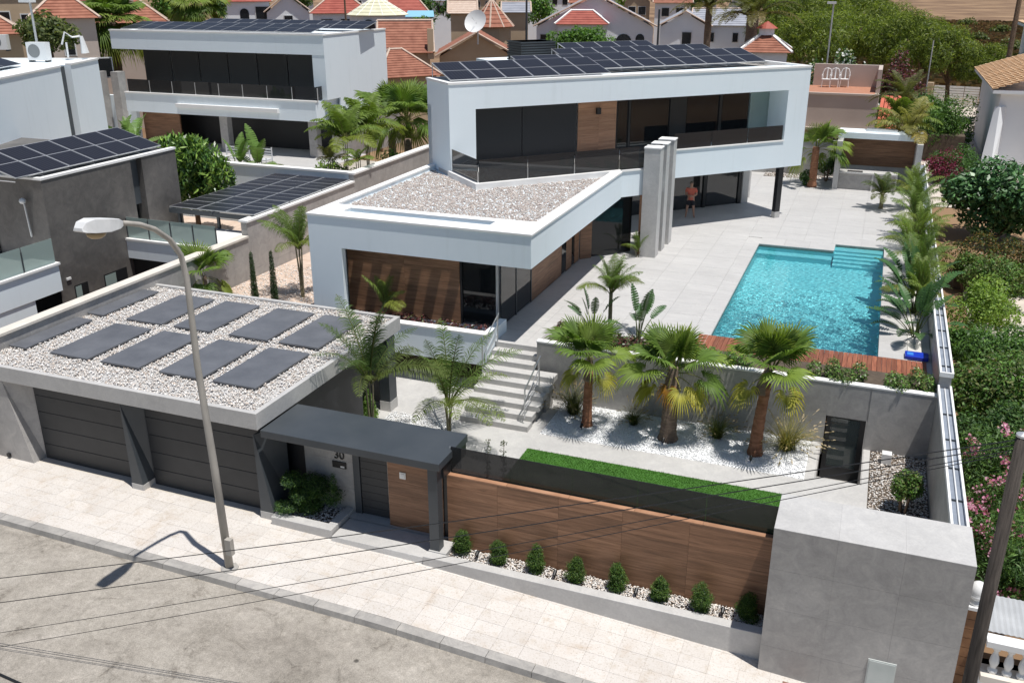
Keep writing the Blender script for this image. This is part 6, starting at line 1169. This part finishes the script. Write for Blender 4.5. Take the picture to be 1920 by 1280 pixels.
# pinkish flat roofed building with three chairs on its terrace
pk = thing('pink_flat_roof_house', 'pinkish flat roofed house with a roof terrace behind the villa', 'house', (-6, 77.6, ZR))
OY = 77.6; b = MB(); b.box(-9, OY, ZR, -0.3, OY+7, 2.55); b.box(-5.6, OY+6.6, 2.55, -0.6, OY+7, 4.3); b.box(-0.6, OY+2.5, 2.55, -0.3, OY+7, 4.3); b.build('wall', PINKW, pk)
bx('cornice', mat('pale_cornice', (0.5, 0.42, 0.36), None, rough=.8), pk, -9.1, OY-0.1, 2.551, -0.25, OY+0.25, 2.7); bx('lower_band', PINKW, pk, -9, OY-0.5, -0.1, 0.1, OY-0.001, 0.1); bx('terrace_floor', mat('terracotta_floor', (0.38, 0.17, 0.10), (0.46, 0.22, 0.14), 4, .8), pk, -8.9, OY+0.26, 2.551, -0.61, OY+6.59, 2.58)
w_ = bx('window', mat('window_surround', (0.34, 0.25, 0.22), None, rough=.8), pk, -3.6, OY-0.55, -1.65, -2.3, OY-0.5, 0.0); bx('pane', GLASSD, w_, -3.3, OY-0.58, -1.6, -2.6, OY-0.551, -0.6)
rr_ = thing('red_awning', 'small red orange slatted awning beside the roof terrace', 'awning', (0.2, OY+1, 1.5)); RED = mat('red_slats', (0.52, 0.10, 0.05), (0.6, 0.14, 0.08), 3, .7)
for k in range(5): MB().hexa([(-0.2+.3*k, OY+0.2, 0.2), (0.05+.3*k, OY+0.2, 0.2), (0.05+.3*k, OY+0.35, 0.2), (-0.2+.3*k, OY+0.35, 0.2), (-0.1+.3*k, OY+2.6, 2.4), (0.15+.3*k, OY+2.6, 2.4), (0.15+.3*k, OY+2.75, 2.4), (-0.1+.3*k, OY+2.75, 2.4)]).build('slat', RED, rr_)
def chair_proto(lab, p):
    t = thing('plastic_chair', lab, 'chair', p, 'white plastic chairs on the roof terrace'); b = MB()
    b.box(-0.25, -0.25, 0.44, 0.25, 0.25, 0.48); link('seat', b.mesh('seat', PLASTICW), t); b = MB(); pts = [(-0.25, 0.25, 0.44), (-0.27, 0.3, 0.8), (-0.18, 0.33, 1.02), (0, 0.34, 1.1), (0.18, 0.33, 1.02), (0.27, 0.3, 0.8), (0.25, 0.25, 0.44)]
    b.tube(pts, 0.03, 6); b.tube([(0, 0.27, 0.46), (0, 0.33, 1.08)], 0.045, 5); link('backrest', b.mesh('backrest', PLASTICW), t)
    for sx in (-1, 1):
        for sy in (-1, 1): b = MB(); b.tube([(sx*.22, sy*.22, 0.45), (sx*.25, sy*.25, 0)], 0.024, 5); link('leg', b.mesh('leg', PLASTICW), t)
        b = MB(); b.tube([(sx*.27, -0.22, 0.46), (sx*.29, -0.2, 0.68), (sx*.28, 0.28, 0.7)], 0.02, 5); link('armrest', b.mesh('armrest', PLASTICW), t)
    return t
for px, lab in ((1548, 'white plastic chair, first of the three on the roof terrace'), (1563, 'white plastic chair in the middle of the three on the roof terrace'), (1582, 'white plastic chair standing a little apart on the roof terrace')):
    t = chair_proto(lab, tuple(P(px, 163.5, 2.58))); t.scale = (1.3, 1.3, 1.35)
st2 = thing('garden_steps', 'narrow brown garden steps right of the pink house', 'steps', (1.0, 74, ZR))
for k in range(7): bx('step', TERRA, st2, 0.3, 71+0.7*k, ZR, 2.2, 71.66+0.7*k, ZR+0.28*(k+1))
# ================================================================ the town behind
WINM = mat('dark_window', (0.012, 0.013, 0.016), None, rough=0.15); SHW = mat('white_frame', (0.65, 0.65, 0.64), None, rough=.5)
def far_house(name, lab, l, r, D, depth, rise, wm, rm, roof='gable', wins=(), n=10, over=0.35, chim=(), ridge=MORTAR, base=-1.75, D2=None):
    """facade between two eave pixels l and r at ground distance D (D2 for the right end); everything else in metres"""
    A = atD(l[0], l[1], D); B = atD(r[0], r[1], D2 or D); B[2] = A[2]; ze = A[2]; ang = math.atan2(B[1]-A[1], B[0]-A[0]); L = math.hypot(B[0]-A[0], B[1]-A[1]); fr = frame(A, ang)
    t = thing(name, lab, 'house', (A[0], A[1], base)); bx('wall', wm, t, 0, 0, base, L, depth, ze-0.02, fr=fr); o = over; m_ = MB()
    if roof == 'gable':
        tile_roof(m_, fr(-o, -o, ze), fr(L+o, -o, ze), fr(L+o, depth/2, ze+rise), fr(-o, depth/2, ze+rise), n, 0.04); tile_roof(m_, fr(L+o, depth+o, ze), fr(-o, depth+o, ze), fr(-o, depth/2, ze+rise), fr(L+o, depth/2, ze+rise), n, 0.04)
        g_ = MB(); g_.add([fr(0, 0, ze-.02), fr(0, depth, ze-.02), fr(0, depth/2, ze+rise-.15), fr(L, 0, ze-.02), fr(L, depth, ze-.02), fr(L, depth/2, ze+rise-.15)], [(0, 1, 2), (3, 4, 5)]); g_.build('gable', wm, t)
        rd = MB(); rd.tube([fr(-o, depth/2, ze+rise+.05), fr(L+o, depth/2, ze+rise+.05)], 0.12, 6); rd.tube([fr(-o, -o, ze+.07), fr(-o, depth/2, ze+rise+.05)], 0.09, 5); rd.tube([fr(L+o, -o, ze+.07), fr(L+o, depth/2, ze+rise+.05)], 0.09, 5)
    elif roof == 'front':
        tile_roof(m_, fr(-o, depth, ze), fr(-o, -o, ze), fr(L/2, -o, ze+rise), fr(L/2, depth, ze+rise), n, 0.04); tile_roof(m_, fr(L+o, -o, ze), fr(L+o, depth, ze), fr(L/2, depth, ze+rise), fr(L/2, -o, ze+rise), n, 0.04)
        g_ = MB(); g_.add([fr(0, 0, ze-.02), fr(L, 0, ze-.02), fr(L/2, 0, ze+rise-.12)], [(0, 1, 2)]); g_.build('gable', wm, t)
        rd = MB(); rd.tube([fr(L/2, -o, ze+rise+.05), fr(L/2, depth, ze+rise+.05)], 0.12, 6); rd.tube([fr(-o, -o, ze+.07), fr(L/2, -o, ze+rise+.05)], 0.09, 5); rd.tube([fr(L+o, -o, ze+.07), fr(L/2, -o, ze+rise+.05)], 0.09, 5)
    else:
        h_ = min(L, depth)/2*0.85; p0, p1 = fr(h_, depth/2, ze+rise), fr(max(L-h_, h_+0.05), depth/2, ze+rise); q = [fr(-o, -o, ze), fr(L+o, -o, ze), fr(L+o, depth+o, ze), fr(-o, depth+o, ze)]
        tile_roof(m_, q[0], q[1], p1, p0, n, 0.04); tile_roof(m_, q[1], q[2], p1, p1, n, 0.04); tile_roof(m_, q[2], q[3], p0, p1, n, 0.04); tile_roof(m_, q[3], q[0], p0, p0, n, 0.04); rd = MB(); rd.tube([p0, p1], 0.12, 6)
        for a_, b_ in ((q[0], p0), (q[1], p1), (q[2], p1), (q[3], p0)): rd.tube([(a_[0], a_[1], a_[2]+.07), (b_[0], b_[1], b_[2]+.05)], 0.1, 5)
    rf = m_.build('roof', rm, t, fix=False); rd.build('ridge_tiles', ridge, rf)
    for u, z_, w_, h2, kind in wins:
        x = u*L; z0 = ze-z_
        if kind == 'arch':
            m2 = MB(); pts = [fr(x-w_/2, -0.05, z0-h2), fr(x+w_/2, -0.05, z0-h2)]+[fr(x+w_/2*math.cos(a), -0.05, z0-w_/2+w_/2*math.sin(a)) for a in [PI*i/8 for i in range(9)]]; m2.poly(pts); m2.build('window', WINM, t, fix=False)
        else:
            w2 = bx('window', SHW, t, x-w_/2-.08, -0.06, z0-h2-.08, x+w_/2+.08, -0.01, z0+.08, fr=fr); bx('pane', WINM, w2, x-w_/2, -0.08, z0-h2, x+w_/2, -0.061, z0, fr=fr)
    for u, v, w_, h2 in chim: bx('chimney', wm, t, u*L-w_/2, v*depth-w_/2, ze-0.5, u*L+w_/2, v*depth+w_/2, ze+h2, fr=fr)
    return t, fr, L, ze
far_house('terracotta_house', 'house with long terracotta roof and tall beige chimney behind the villa', (716, 100), (806, 103), 82, 6, 2.4, BEIGE, TERRA, 'gable', [(0.3, 1.0, 1.0, 1.2, '')], 12, chim=((1.02, 0.0, 0.5, 1.9),))
far_house('terracotta_house', 'beige gabled wing of the terracotta houses behind the first solar row', (824, 106), (962, 104), 84, 9, 1.9, BEIGE, TERRA, 'front', [(0.45, 0.4, 1.2, 1.6, 'arch')], 12)
far_house('terracotta_house', 'small hipped terracotta roof between the back villa and the villa', (712, 147), (818, 136), 74, 4.5, 1.9, BEIGE, TERRA, 'hip', [], 12, D2=76)
c0 = atD(922, 62, 98); tw = thing('round_tower', 'round beige tower with conical terracotta roof', 'tower', (c0[0], c0[1], -1.75)); m_ = MB(); m_.lathe([(1.9, -1.75-c0[2]), (1.9, 0.6)], c0, 16); m_.build('wall', BEIGE, tw); rt_ = MB(); rb_ = MB(); zt0 = 0.6
for i in range(10):
    a0, a1 = 2*PI*i/10, 2*PI*(i+1)/10; ap = (c0[0], c0[1], c0[2]+3.2); e0 = (c0[0]+2.3*math.cos(a0), c0[1]+2.3*math.sin(a0), c0[2]+zt0); e1 = (c0[0]+2.3*math.cos(a1), c0[1]+2.3*math.sin(a1), c0[2]+zt0); tile_roof(rt_, e0, e1, ap, ap, 7, 0.06); rb_.tube([e0, ap], 0.09, 5)
rf = rt_.build('roof', TERRA, tw, fix=False); rb_.build('ridge_tiles', MORTAR, rf)
dc = atD(891, 40, 80); ds = thing('satellite_dish', 'large white satellite dish above the terracotta roofs', 'satellite dish', (dc[0], dc[1], dc[2]-1.5)); nrm = unit(np.array([-0.05, -0.85, 0.42])); a_ = unit(np.cross(nrm, [0, 0, 1])); b2 = np.cross(nrm, a_); V_ = []; R_ = 0.95
for i in range(6):
    for j in range(20): an = 2*PI*j/20; r_ = R_*(i/5); V_.append(dc+a_*r_*math.cos(an)+b2*r_*math.sin(an)-nrm*(0.25*(1-(i/5)**2)))
m_ = MB(); m_.add(V_, [(20*i+j, 20*i+(j+1) % 20, 20*i+20+(j+1) % 20, 20*i+20+j) for i in range(5) for j in range(20)]); m_.build('dish', PLASTICW, ds, smooth=True); m_ = MB(); m_.tube([dc-nrm*.25, dc-nrm*.5-np.array([0, 0, .6]), dc-nrm*.5-np.array([0, 0, 1.6])], 0.07, 6); m_.tube([dc, dc+nrm*0.7], 0.025, 5); m_.build('mount', ALU, ds)
far_house('red_roof_house', 'white house with red roofs left of the pale conical roof', (586, 26), (690, 28), 112, 9, 2.2, WHITEH, TERRARED, 'hip', [(.25, .6, 1.2, 1.5, ''), (.6, .6, 1.2, 1.5, '')], 9)
far_house('red_roof_house', 'red roofed house right of the pale conical roof', (716, 24), (800, 26), 118, 9, 3.0, WHITEH, TERRARED, 'hip', [(.6, .7, 1.3, 1.3, '')], 9)
c0 = atD(708, 30, 104); tw = thing('conical_roof_pavilion', 'round white pavilion with pale conical roof and arched windows', 'pavilion', (c0[0], c0[1], -1.75)); m_ = MB(); m_.lathe([(2.9, -1.75-c0[2]), (2.9, 0.1)], c0, 20); m_.build('wall', WHITEH, tw); rt_ = MB(); rb_ = MB(); CONE = mat('pale_cone_roof', (0.58, 0.56, 0.40), (0.68, 0.66, 0.5), 1, .8)
for i in range(14):
    a0, a1 = 2*PI*i/14, 2*PI*(i+1)/14; r1 = 0.7; e0 = (c0[0]+3.2*math.cos(a0), c0[1]+3.2*math.sin(a0), c0[2]+.1); e1 = (c0[0]+3.2*math.cos(a1), c0[1]+3.2*math.sin(a1), c0[2]+.1); t0 = (c0[0]+r1*math.cos(a0), c0[1]+r1*math.sin(a0), c0[2]+1.6); t1 = (c0[0]+r1*math.cos(a1), c0[1]+r1*math.sin(a1), c0[2]+1.6); tile_roof(rt_, e0, e1, t1, t0, 5, 0.04); rb_.tube([e0, t0], 0.05, 5)
rf = rt_.build('roof', CONE, tw, fix=False); rb_.build('roof_rib', COPING, rf); m_ = MB(); m_.lathe([(0.7, 1.55), (0.7, 2.3), (0.1, 2.6)], c0, 12); m_.build('lantern', WHITEH, tw)
for px in (-0.95, 0.95):
    vdir = unit(np.array([-c0[0], -c0[1], 0])); sd_ = np.array([-vdir[1], vdir[0], 0]); cc = c0+vdir*2.75+sd_*(-px)*1.0; pts = [cc+sd_*0.65*math.cos(a)+np.array([0, 0, -0.9+0.65*math.sin(a)])+vdir*0.2 for a in [PI*i/8 for i in range(9)]]; m_ = MB(); m_.poly([pts[0]-np.array([0, 0, .8])]+pts+[pts[-1]-np.array([0, 0, .8])]); m_.build('window', WINM, tw, fix=False)
aw = atD(790, 32, 108); far = thing('blue_awning', 'light blue sloping awning beside the red roofed house', 'awning', tuple(aw)); m_ = MB(); FA = frame(aw, math.atan2(RGT[1], RGT[0])); m_.add([FA(-1.8, 0, aw[2]), FA(1.4, 0, aw[2]), FA(1.2, 1.6, aw[2]+.6), FA(-1.6, 1.6, aw[2]+.6)], [(0, 1, 2, 3)]); so = m_.build('fabric', mat('blue_fabric', (0.22, 0.46, 0.60), None, rough=.7), far, fix=False); so.modifiers.new('s', 'SOLIDIFY').thickness = 0.04
t_, fr_, L_, ze_ = far_house('grey_roof_house', 'white house with broad grey gabled roof and dark arches behind the solar panels', (1006, 50), (1225, 52), 104, 16, 3.2, WHITEH, SLATE, 'front', [(.08, .8, 1.1, 1.6, ''), (.22, .9, .7, .8, ''), (.5, 1.0, 1.5, 1.3, ''), (.75, .7, 1.7, 2.6, 'arch'), (.89, .7, .9, 2.6, 'arch')], 12)
far_house('hip_roof_annex', 'small red hipped porch roof on the grey roofed house', (1046, 46), (1136, 47), 101, 3.2, 1.3, WHITEH, TERRARED, 'hip', [], 6, ridge=COPING, base=2)
far_house('white_town_house', 'white house with pale grey roof right of the arches', (1238, 50), (1330, 52), 112, 12, 1.6, WHITEH, SLATE, 'front', [(.55, .6, 1.0, 1.4, '')], 8)
far_house('white_town_house', 'white house with dark window behind the date palm', (1300, 48), (1415, 50), 118, 10, 1.7, WHITEH, SLATE, 'gable', [(.25, .8, 1.4, 1.0, ''), (.7, .8, .6, 1.0, '')], 8)
t_, fr_, L_, ze_ = far_house('red_cap_pavilion', 'little pavilion with orange roof and red cap behind the upper villa', (1392, 98), (1476, 100), 72, 3.6, 1.2, WHITEH, TERRA, 'hip', [], 8, ridge=COPING)
q = fr_(L_/2, 1.8, ze_+1.1); m_ = MB(); m_.lathe([(0.55, 0), (0.55, 0.45)], q, 8); m_.build('lantern_wall', WHITEH, t_); m_ = MB(); m_.lathe([(0.8, 0.46), (0.45, 0.7), (0.05, 0.95)], q, 8); m_.build('lantern_roof', TERRARED, t_)
far_house('tan_apartment_house', 'tan apartment house with small dark windows at the top left corner', (-60, -30), (74, -26), 84, 10, 2.0, BEIGE, TERRA, 'hip', [(.42, 2.0, .7, 1.0, ''), (.76, 2.2, .95, 1.0, '')], 8)
far_house('terracotta_house', 'pinkish house with terracotta roof left of the big fan palm', (62, 36), (178, 40), 72, 7, 1.6, PINKW, TERRA, 'hip', [(.52, 1.2, .6, 1.1, ''), (.93, 2.6, 1.8, 1.2, '')], 9, chim=((.45, .4, .45, 1.2),))
far_house('terracotta_house', 'low terracotta house roof behind the left fan palms', (178, 46), (312, 42), 92, 8, 2.2, PINKW, TERRA, 'hip', [], 10, chim=((.5, .4, .9, 2.4),))
far_house('terracotta_house', 'terracotta roof corner behind the left white roof', (-40, 66), (40, 74), 66, 4, 0.9, BEIGE, TERRA, 'hip', [], 6)
far_house('white_town_house', 'white house with arched door beside the second fan palm', (416, 4), (505, 6), 130, 9, 2.2, WHITEH, TERRARED, 'gable', [(.45, .8, 1.1, 2.0, 'arch'), (.85, .6, 1.8, 2.2, '')], 8)
far_house('white_town_house', 'white gabled house above the back villa roof', (500, 24), (580, 26), 126, 9, 2.2, WHITEH, SLATE, 'front', [(.5, .4, 1.0, 1.2, '')], 8)
far_house('tan_flat_house', 'tan house with solar panels left of the round tower', (845, 26), (890, 28), 108, 8, 1.2, BEIGE, MORTAR, 'gable', [], 6)
far_house('tan_flat_house', 'tan house with grey roof right of the round tower', (945, 24), (990, 26), 112, 8, 1.0, BEIGE, SLATE, 'gable', [], 6)
# rows of small houses farther away
spots = [(20, 6, 170), (130, 2, 200), (240, 0, 190), (330, 4, 210), (560, 2, 200), (660, -6, 220), (840, 2, 180), (905, -4, 230), (985, 0, 190), (1050, -8, 240), (1130, -6, 210), (1195, 4, 175), (1262, 6, 170), (1320, -2, 220), (1390, 8, 190), (1100, 6, 160)]
for k, (px, py, D_) in enumerate(spots):
    w_ = 45+rnd.random()*35; rm, wm = [(TERRA, WHITEH), (TERRARED, WHITEH), (SLATE, WHITEH), (TERRA, BEIGE)][k % 4]
    near = ['tan apartment house', 'first left palm', 'left palms', 'second fan palm', 'back villa roof', 'pale conical roof', 'satellite dish', 'round tower', 'grey roofed house', 'grey gable ridge', 'roof of the grey roofed house', 'dark arches', 'white house with pale grey roof', 'first date palm', 'second date palm', 'grey gable end'][k]
    kind = ['terracotta roofed', 'red roofed', 'grey roofed', 'tan walled'][k % 4]
    far_house('distant_house', 'distant %s house seen above the %s' % (kind, near), (px-w_/2, py), (px+w_/2, py+1), D_, 9, 1.8+rnd.random(), wm, rm, ['gable', 'hip', 'front'][k % 3], [(.3, .8, 1.2, 1.3, ''), (.7, .8, 1.2, 1.3, '')], 6)
# ---------------------------------------------------------------- trees of the town
DATE = fset(2.8, 0.42, (0.12, 0.13, 0.045), 70, 46, 0.35, 0.02)
def tpalm(name, lab, px, py, D_, ms, n, sc, seed, h=None, r=0.28, m=PALMGREY, group=None):
    q = atD(px, py, D_); plant(name, lab, 'palm', (q[0], q[1], -1.75), ms, n, sc=sc, seed=seed, ztop=q[2]+1.75, spread=0.12, group=group, trunk=lambda t: trunk_part(t, q[2]+1.75, r*1.2, r, m, (0, 0), 16))
tpalm('fan_palm', 'large shaggy fan palm left of the back villa roof', 205, 42, 78, FANS+[FANS[4], FANS[5]], 76, 2.1, 301, r=0.4)
tpalm('fan_palm', 'shaggy fan palm above the middle of the back villa roof', 365, 6, 92, FANS, 50, 1.9, 302)
tpalm('date_palm', 'tall date palm left of the pair above the villa roof', 1330, 14, 80, DATE, 30, 1.15, 303, r=0.25)
tpalm('date_palm', 'broader date palm right of the pair above the villa roof', 1412, 30, 76, DATE, 40, 1.4, 304, r=0.42)
tpalm('date_palm', 'date palm beside the steps of the pink house', 1697, 185, 72, DATE, 26, 0.95, 305, r=0.3)
tpalm('date_palm', 'small palm behind the kitchen roof with rounded crown', 1690, 232, 62, QLIME, 22, 1.7, 306, r=0.12)
PINE = [(0.075, 0.105, 0.018), (0.11, 0.145, 0.024), (0.15, 0.18, 0.03), (0.05, 0.075, 0.015)]
PM = []
for s_ in range(4):
    rg = np.random.default_rng(400+s_); bl = []
    for i in range(30):
        d_ = unit(rg.normal(size=3)); d_[2] = abs(d_[2])*0.9-0.25; q = np.array([0, 0, 4.3])+d_*np.array([2.7, 2.7, 2.2])*rg.uniform(.6, 1.0); s2 = rg.uniform(.6, 1.1); bl.append((*q, .95*s2, .95*s2, .62*s2))
    PM.append((leaf_cloud('crown', bl, 13000, 0.24, PINE, 400+s_, 0.16, up=0.5, shell=0.6, amt=0.28, out=1.0), None))
tb = MB(); tb.tube([(0, 0, -0.1), (0.15, 0.1, 1.6), (-0.1, 0.2, 3.2), (0.1, 0, 5.0)], [0.24, 0.19, 0.15, 0.08], 8)
for a_ in (0.3, 2.2, 4.1): tb.tube([(0, 0.1, 2.4), (1.1*math.cos(a_), 1.1*math.sin(a_), 3.6), (2.0*math.cos(a_), 2.0*math.sin(a_), 4.6)], [0.11, 0.08, 0.03], 6)
PTR = tb.mesh('trunk', BARK, smooth=True)
pines = [(1515, 118, 96, 1.05, 'pine closest to the right end of the villa roof'), (1560, 112, 104, 1.1, 'pine behind the white street light'), (1610, 100, 112, 1.15, 'pine above the white oleander hedge'), (1655, 104, 106, 1.0, 'pine above the start of the bougainvillea'), (1700, 108, 100, 1.05, 'pine behind the bougainvillea hedge'), (1745, 112, 98, 1.0, 'pine behind the thin grey pole'), (1785, 118, 100, 0.85, 'low pine at the end of the grove by the field'), (1540, 62, 128, 1.3, 'tall pine in the back row behind the date palms'), (1590, 60, 132, 1.25, 'second pine in the back row of the grove'), (1640, 66, 130, 1.15, 'third pine in the back row of the grove'), (1690, 74, 126, 1.05, 'fourth pine in the back row of the grove'), (1735, 84, 122, 0.95, 'last pine in the back row towards the field'), (1500, 70, 120, 1.2, 'pine behind the red cap pavilion'), (1575, 20, 165, 1.5, 'hazy pine at the top of the grove'), (1500, 18, 170, 1.4, 'pine at the top left of the grove'), (1462, 60, 118, 1.0, 'pine partly hidden by the broader date palm'), (1862, 128, 100, 1.0, 'lone pine beside the white house with tan roof')]
for k, (px, py, D_, sc, lab) in enumerate(pines):
    q = atD(px, py, D_); t = thing('pine_tree', lab, 'pine', (q[0], q[1], -1.75), 'pines of the grove', rz=rnd.uniform(0, 6)); s2 = sc*(1.5 if px < 1840 else 1.15)
    link('crown', PM[k % 4][0], t, (0, 0, -1.0*s2), sc=(s2*.92, s2*.92, s2*1.2)); link('trunk', PTR, t, sc=(s2*.86, s2*.86, s2*1.08))
fld = [(1640, 22, 210), (1700, 14, 230), (1745, 8, 250), (1790, 14, 235), (1840, 16, 225), (1880, 6, 260), (1660, 4, 290), (1820, 4, 300), (1905, 30, 200), (1715, 40, 170)]
for k, (px, py, D_) in enumerate(fld):
    q = atD(px, py+6, D_); shrub('field_bush', 'grey green bush in the dry field, %s' % ['left edge by the grove', 'upper left of the field', 'upper middle', 'centre', 'right of centre', 'top right', 'top left behind', 'top middle behind', 'far right below the house', 'in front of the scrub line'][k], 'bush', (q[0], q[1], -1.75), (2.4, 1.8, 1.3), 500, 0.55, GREENS['olive'], 420+k, group='bushes in the dry field')
# scrub and dry grass texture of the field
ns = 16000; rg = np.random.default_rng(5); D_ = rg.uniform(120, 330, ns); pxs = rg.uniform(1560, 1960, ns); pts = np.array([atD(a, 20, d) for a, d in zip(pxs, D_)]); pts[:, 2] = -1.6; h = rg.uniform(.3, .9, (ns, 1)); an = rg.uniform(0, PI, ns); dx = np.stack([np.cos(an), np.sin(an), 0*an], 1)*rg.uniform(.3, .9, (ns, 1))
V = np.stack([pts-dx, pts+dx, pts+dx*.6+np.concatenate([0*h, 0*h, h], 1), pts-dx*.6+np.concatenate([0*h, 0*h, h], 1)], 1).reshape(-1, 3)
tag(link('dry_scrub', raw_mesh('dry_scrub', V, np.arange(4*ns).reshape(ns, 4), LEAF, mixcols([(0.24, 0.14, 0.065), (0.33, 0.21, 0.10), (0.16, 0.085, 0.04), (0.12, 0.10, 0.045)], ns, .2, rg))), 'dry brown scrub and grass of the far field', 'scrub', kind='stuff')
a_ = P(1515, 150, ZR); b_ = P(1665, 152, ZR)
hedge('oleander_hedge', 'white flowering oleander hedge behind the roof terrace chairs', -6.5, 86.2, -0.6, 88.4, -1.75, zat((-3, 87), 108), 9000, 0.26, [(0.03, 0.07, 0.025), (0.05, 0.10, 0.03)], 440, 'oleander', flowers=([(0.75, 0.75, 0.72), (0.8, 0.8, 0.78)], 900, 0.13))
hedge('bougainvillea_hedge', 'dusty pink bougainvillea hedge right of the white oleander', -0.4, 86.5, 3.2, 89.5, -1.75, zat((1.4, 87.5), 106), 7000, 0.26, [(0.11, 0.028, 0.045), (0.07, 0.03, 0.028), (0.04, 0.045, 0.018), (0.15, 0.05, 0.07)], 441, 'bougainvillea')
shrub('garden_shrub', 'dark bush between the pink house and the date palm', 'shrub', (2.2, 84, -1.75), (2.0, 2.0, 2.2), 3000, 0.25, GREENS['dark'], 442)
# trees among the houses
tl = [(92, 70, 58, 1.4, 'olive', 'olive bush behind the left air conditioner'), (62, 66, 64, 1.1, 'olive', 'olive tree between the tan house and the pink house'), (95, 6, 95, 2.4, 'mid', 'green tree above the tan apartment house'), (310, 6, 140, 3, 'mid', 'green tree beside the low terracotta roof'), (400, 14, 115, 1.4, 'dark', 'reddish dark bush right of the second fan palm'), (800, 12, 135, 3, 'dark', 'dark tree right of the red roofs'), (855, 14, 140, 2.5, 'dark', 'dark tree between the red roofs and the tan house'), (970, 22, 125, 2.5, 'dark', 'dark hedge tree right of the round tower'), (1010, 18, 130, 2.6, 'mid', 'bright tree left of the grey gable'), (1180, 4, 190, 3, 'lime', 'lime green tree above the grey roof'), (1290, 2, 200, 3.5, 'dark', 'dark tree at the top above the white houses'), (1060, 76, 92, 1.5, 'mid', 'green bush in front of the grey roofed house, first'), (1090, 74, 92, 1.6, 'mid', 'green bush in front of the grey roofed house, second'), (1128, 78, 92, 1.3, 'mid', 'green bush in front of the grey roofed house, third'), (480, 4, 170, 3, 'mid', 'green tree at the top above the white gabled house'), (1440, 4, 180, 3.5, 'mid', 'green tree at the top above the date palms'), (790, 48, 92, 1.2, 'mid', 'green bush left of the brick chimney'), (560, 0, 190, 3, 'dark', 'dark tree at the top left of the red roofs')]
for k, (px, py, D_, r_, g_, lab) in enumerate(tl):
    q = atD(px, py, D_); h_ = q[2]+1.75; t = thing('town_tree', lab, 'tree', (q[0], q[1], -1.75)); link('crown', leaf_cloud('crown', blob_ball((0, 0, max(h_, r_*.8)), (r_, r_, r_*.85), 9, 450+k, .5), 1800, 0.12*r_+0.12, GREENS[g_], 450+k), t); trunk_part(t, max(h_, .6), 0.12, 0.08, BARK)
# poles and lamps in the background
def pole(lab, px, pt, pb2, D_, r=0.06, head=False, m=None, cat='lamp post', name='lamp_post'):
    q = atD(px, pb2, D_); zt_ = zat(q, pt); t = thing(name, lab, cat, (q[0], q[1], min(q[2], -1.75))); m_ = MB(); m_.tube([(q[0], q[1], -1.75), (q[0], q[1], zt_)], [r*1.3, r], 8); m_.build('shaft', m or ALU, t)
    if head: m_ = MB(); m_.box(q[0]-0.55, q[1]-0.2, zt_, q[0]+0.2, q[1]+0.2, zt_+0.2); m_.build('lamp_head', PLASTICW, t)
pole('slim white street light in front of the pine grove', 1552, 8, 105, 92, .07, True); pole('thin grey pole in front of the pines, right of the street light', 1742, 76, 132, 90, .05); pole('dark thick pole above the white house with tan roof', 1900, -30, 62, 95, .2, m=BARK, cat='pole', name='wooden_pole'); pole('street lamp at the top left beside the pink house', 70, 5, 85, 56, .06, True)
pole('thin pole left of the grey roofed house', 987, 0, 70, 98, .1, m=ANTH, cat='pole', name='wooden_pole'); pole('thin dark pole right of the dark arches', 1233, 18, 82, 98, .1, m=ANTH, cat='pole', name='wooden_pole'); pole('thin pole on the red roofs', 648, 0, 32, 100, .09, m=BARK, cat='pole', name='wooden_pole')
# arched white swing seat frame and parasol behind the left white block
ar = thing('white_swing_frame', 'white arched metal frame behind the left white block', 'frame', tuple(atD(135, 105, 55))); q1, q2, q3, q4 = [atD(*p_, 55) for p_ in ((128, 108), (124, 80), (116, 84), (150, 68))]; m_ = MB(); m_.tube([q1, q2], .05, 6); m_.tube([q3, (q2+np.array([0, 0, .5])), atD(135, 70, 55), q4], .05, 6); m_.build('tube_frame', PLASTICW, ar); m_ = MB(); q5, q6 = atD(152, 68, 55), atD(160, 100, 55); m_.tube([q5, q6], [.08, .2], 6); m_.build('folded_canvas', PLASTICW, ar)
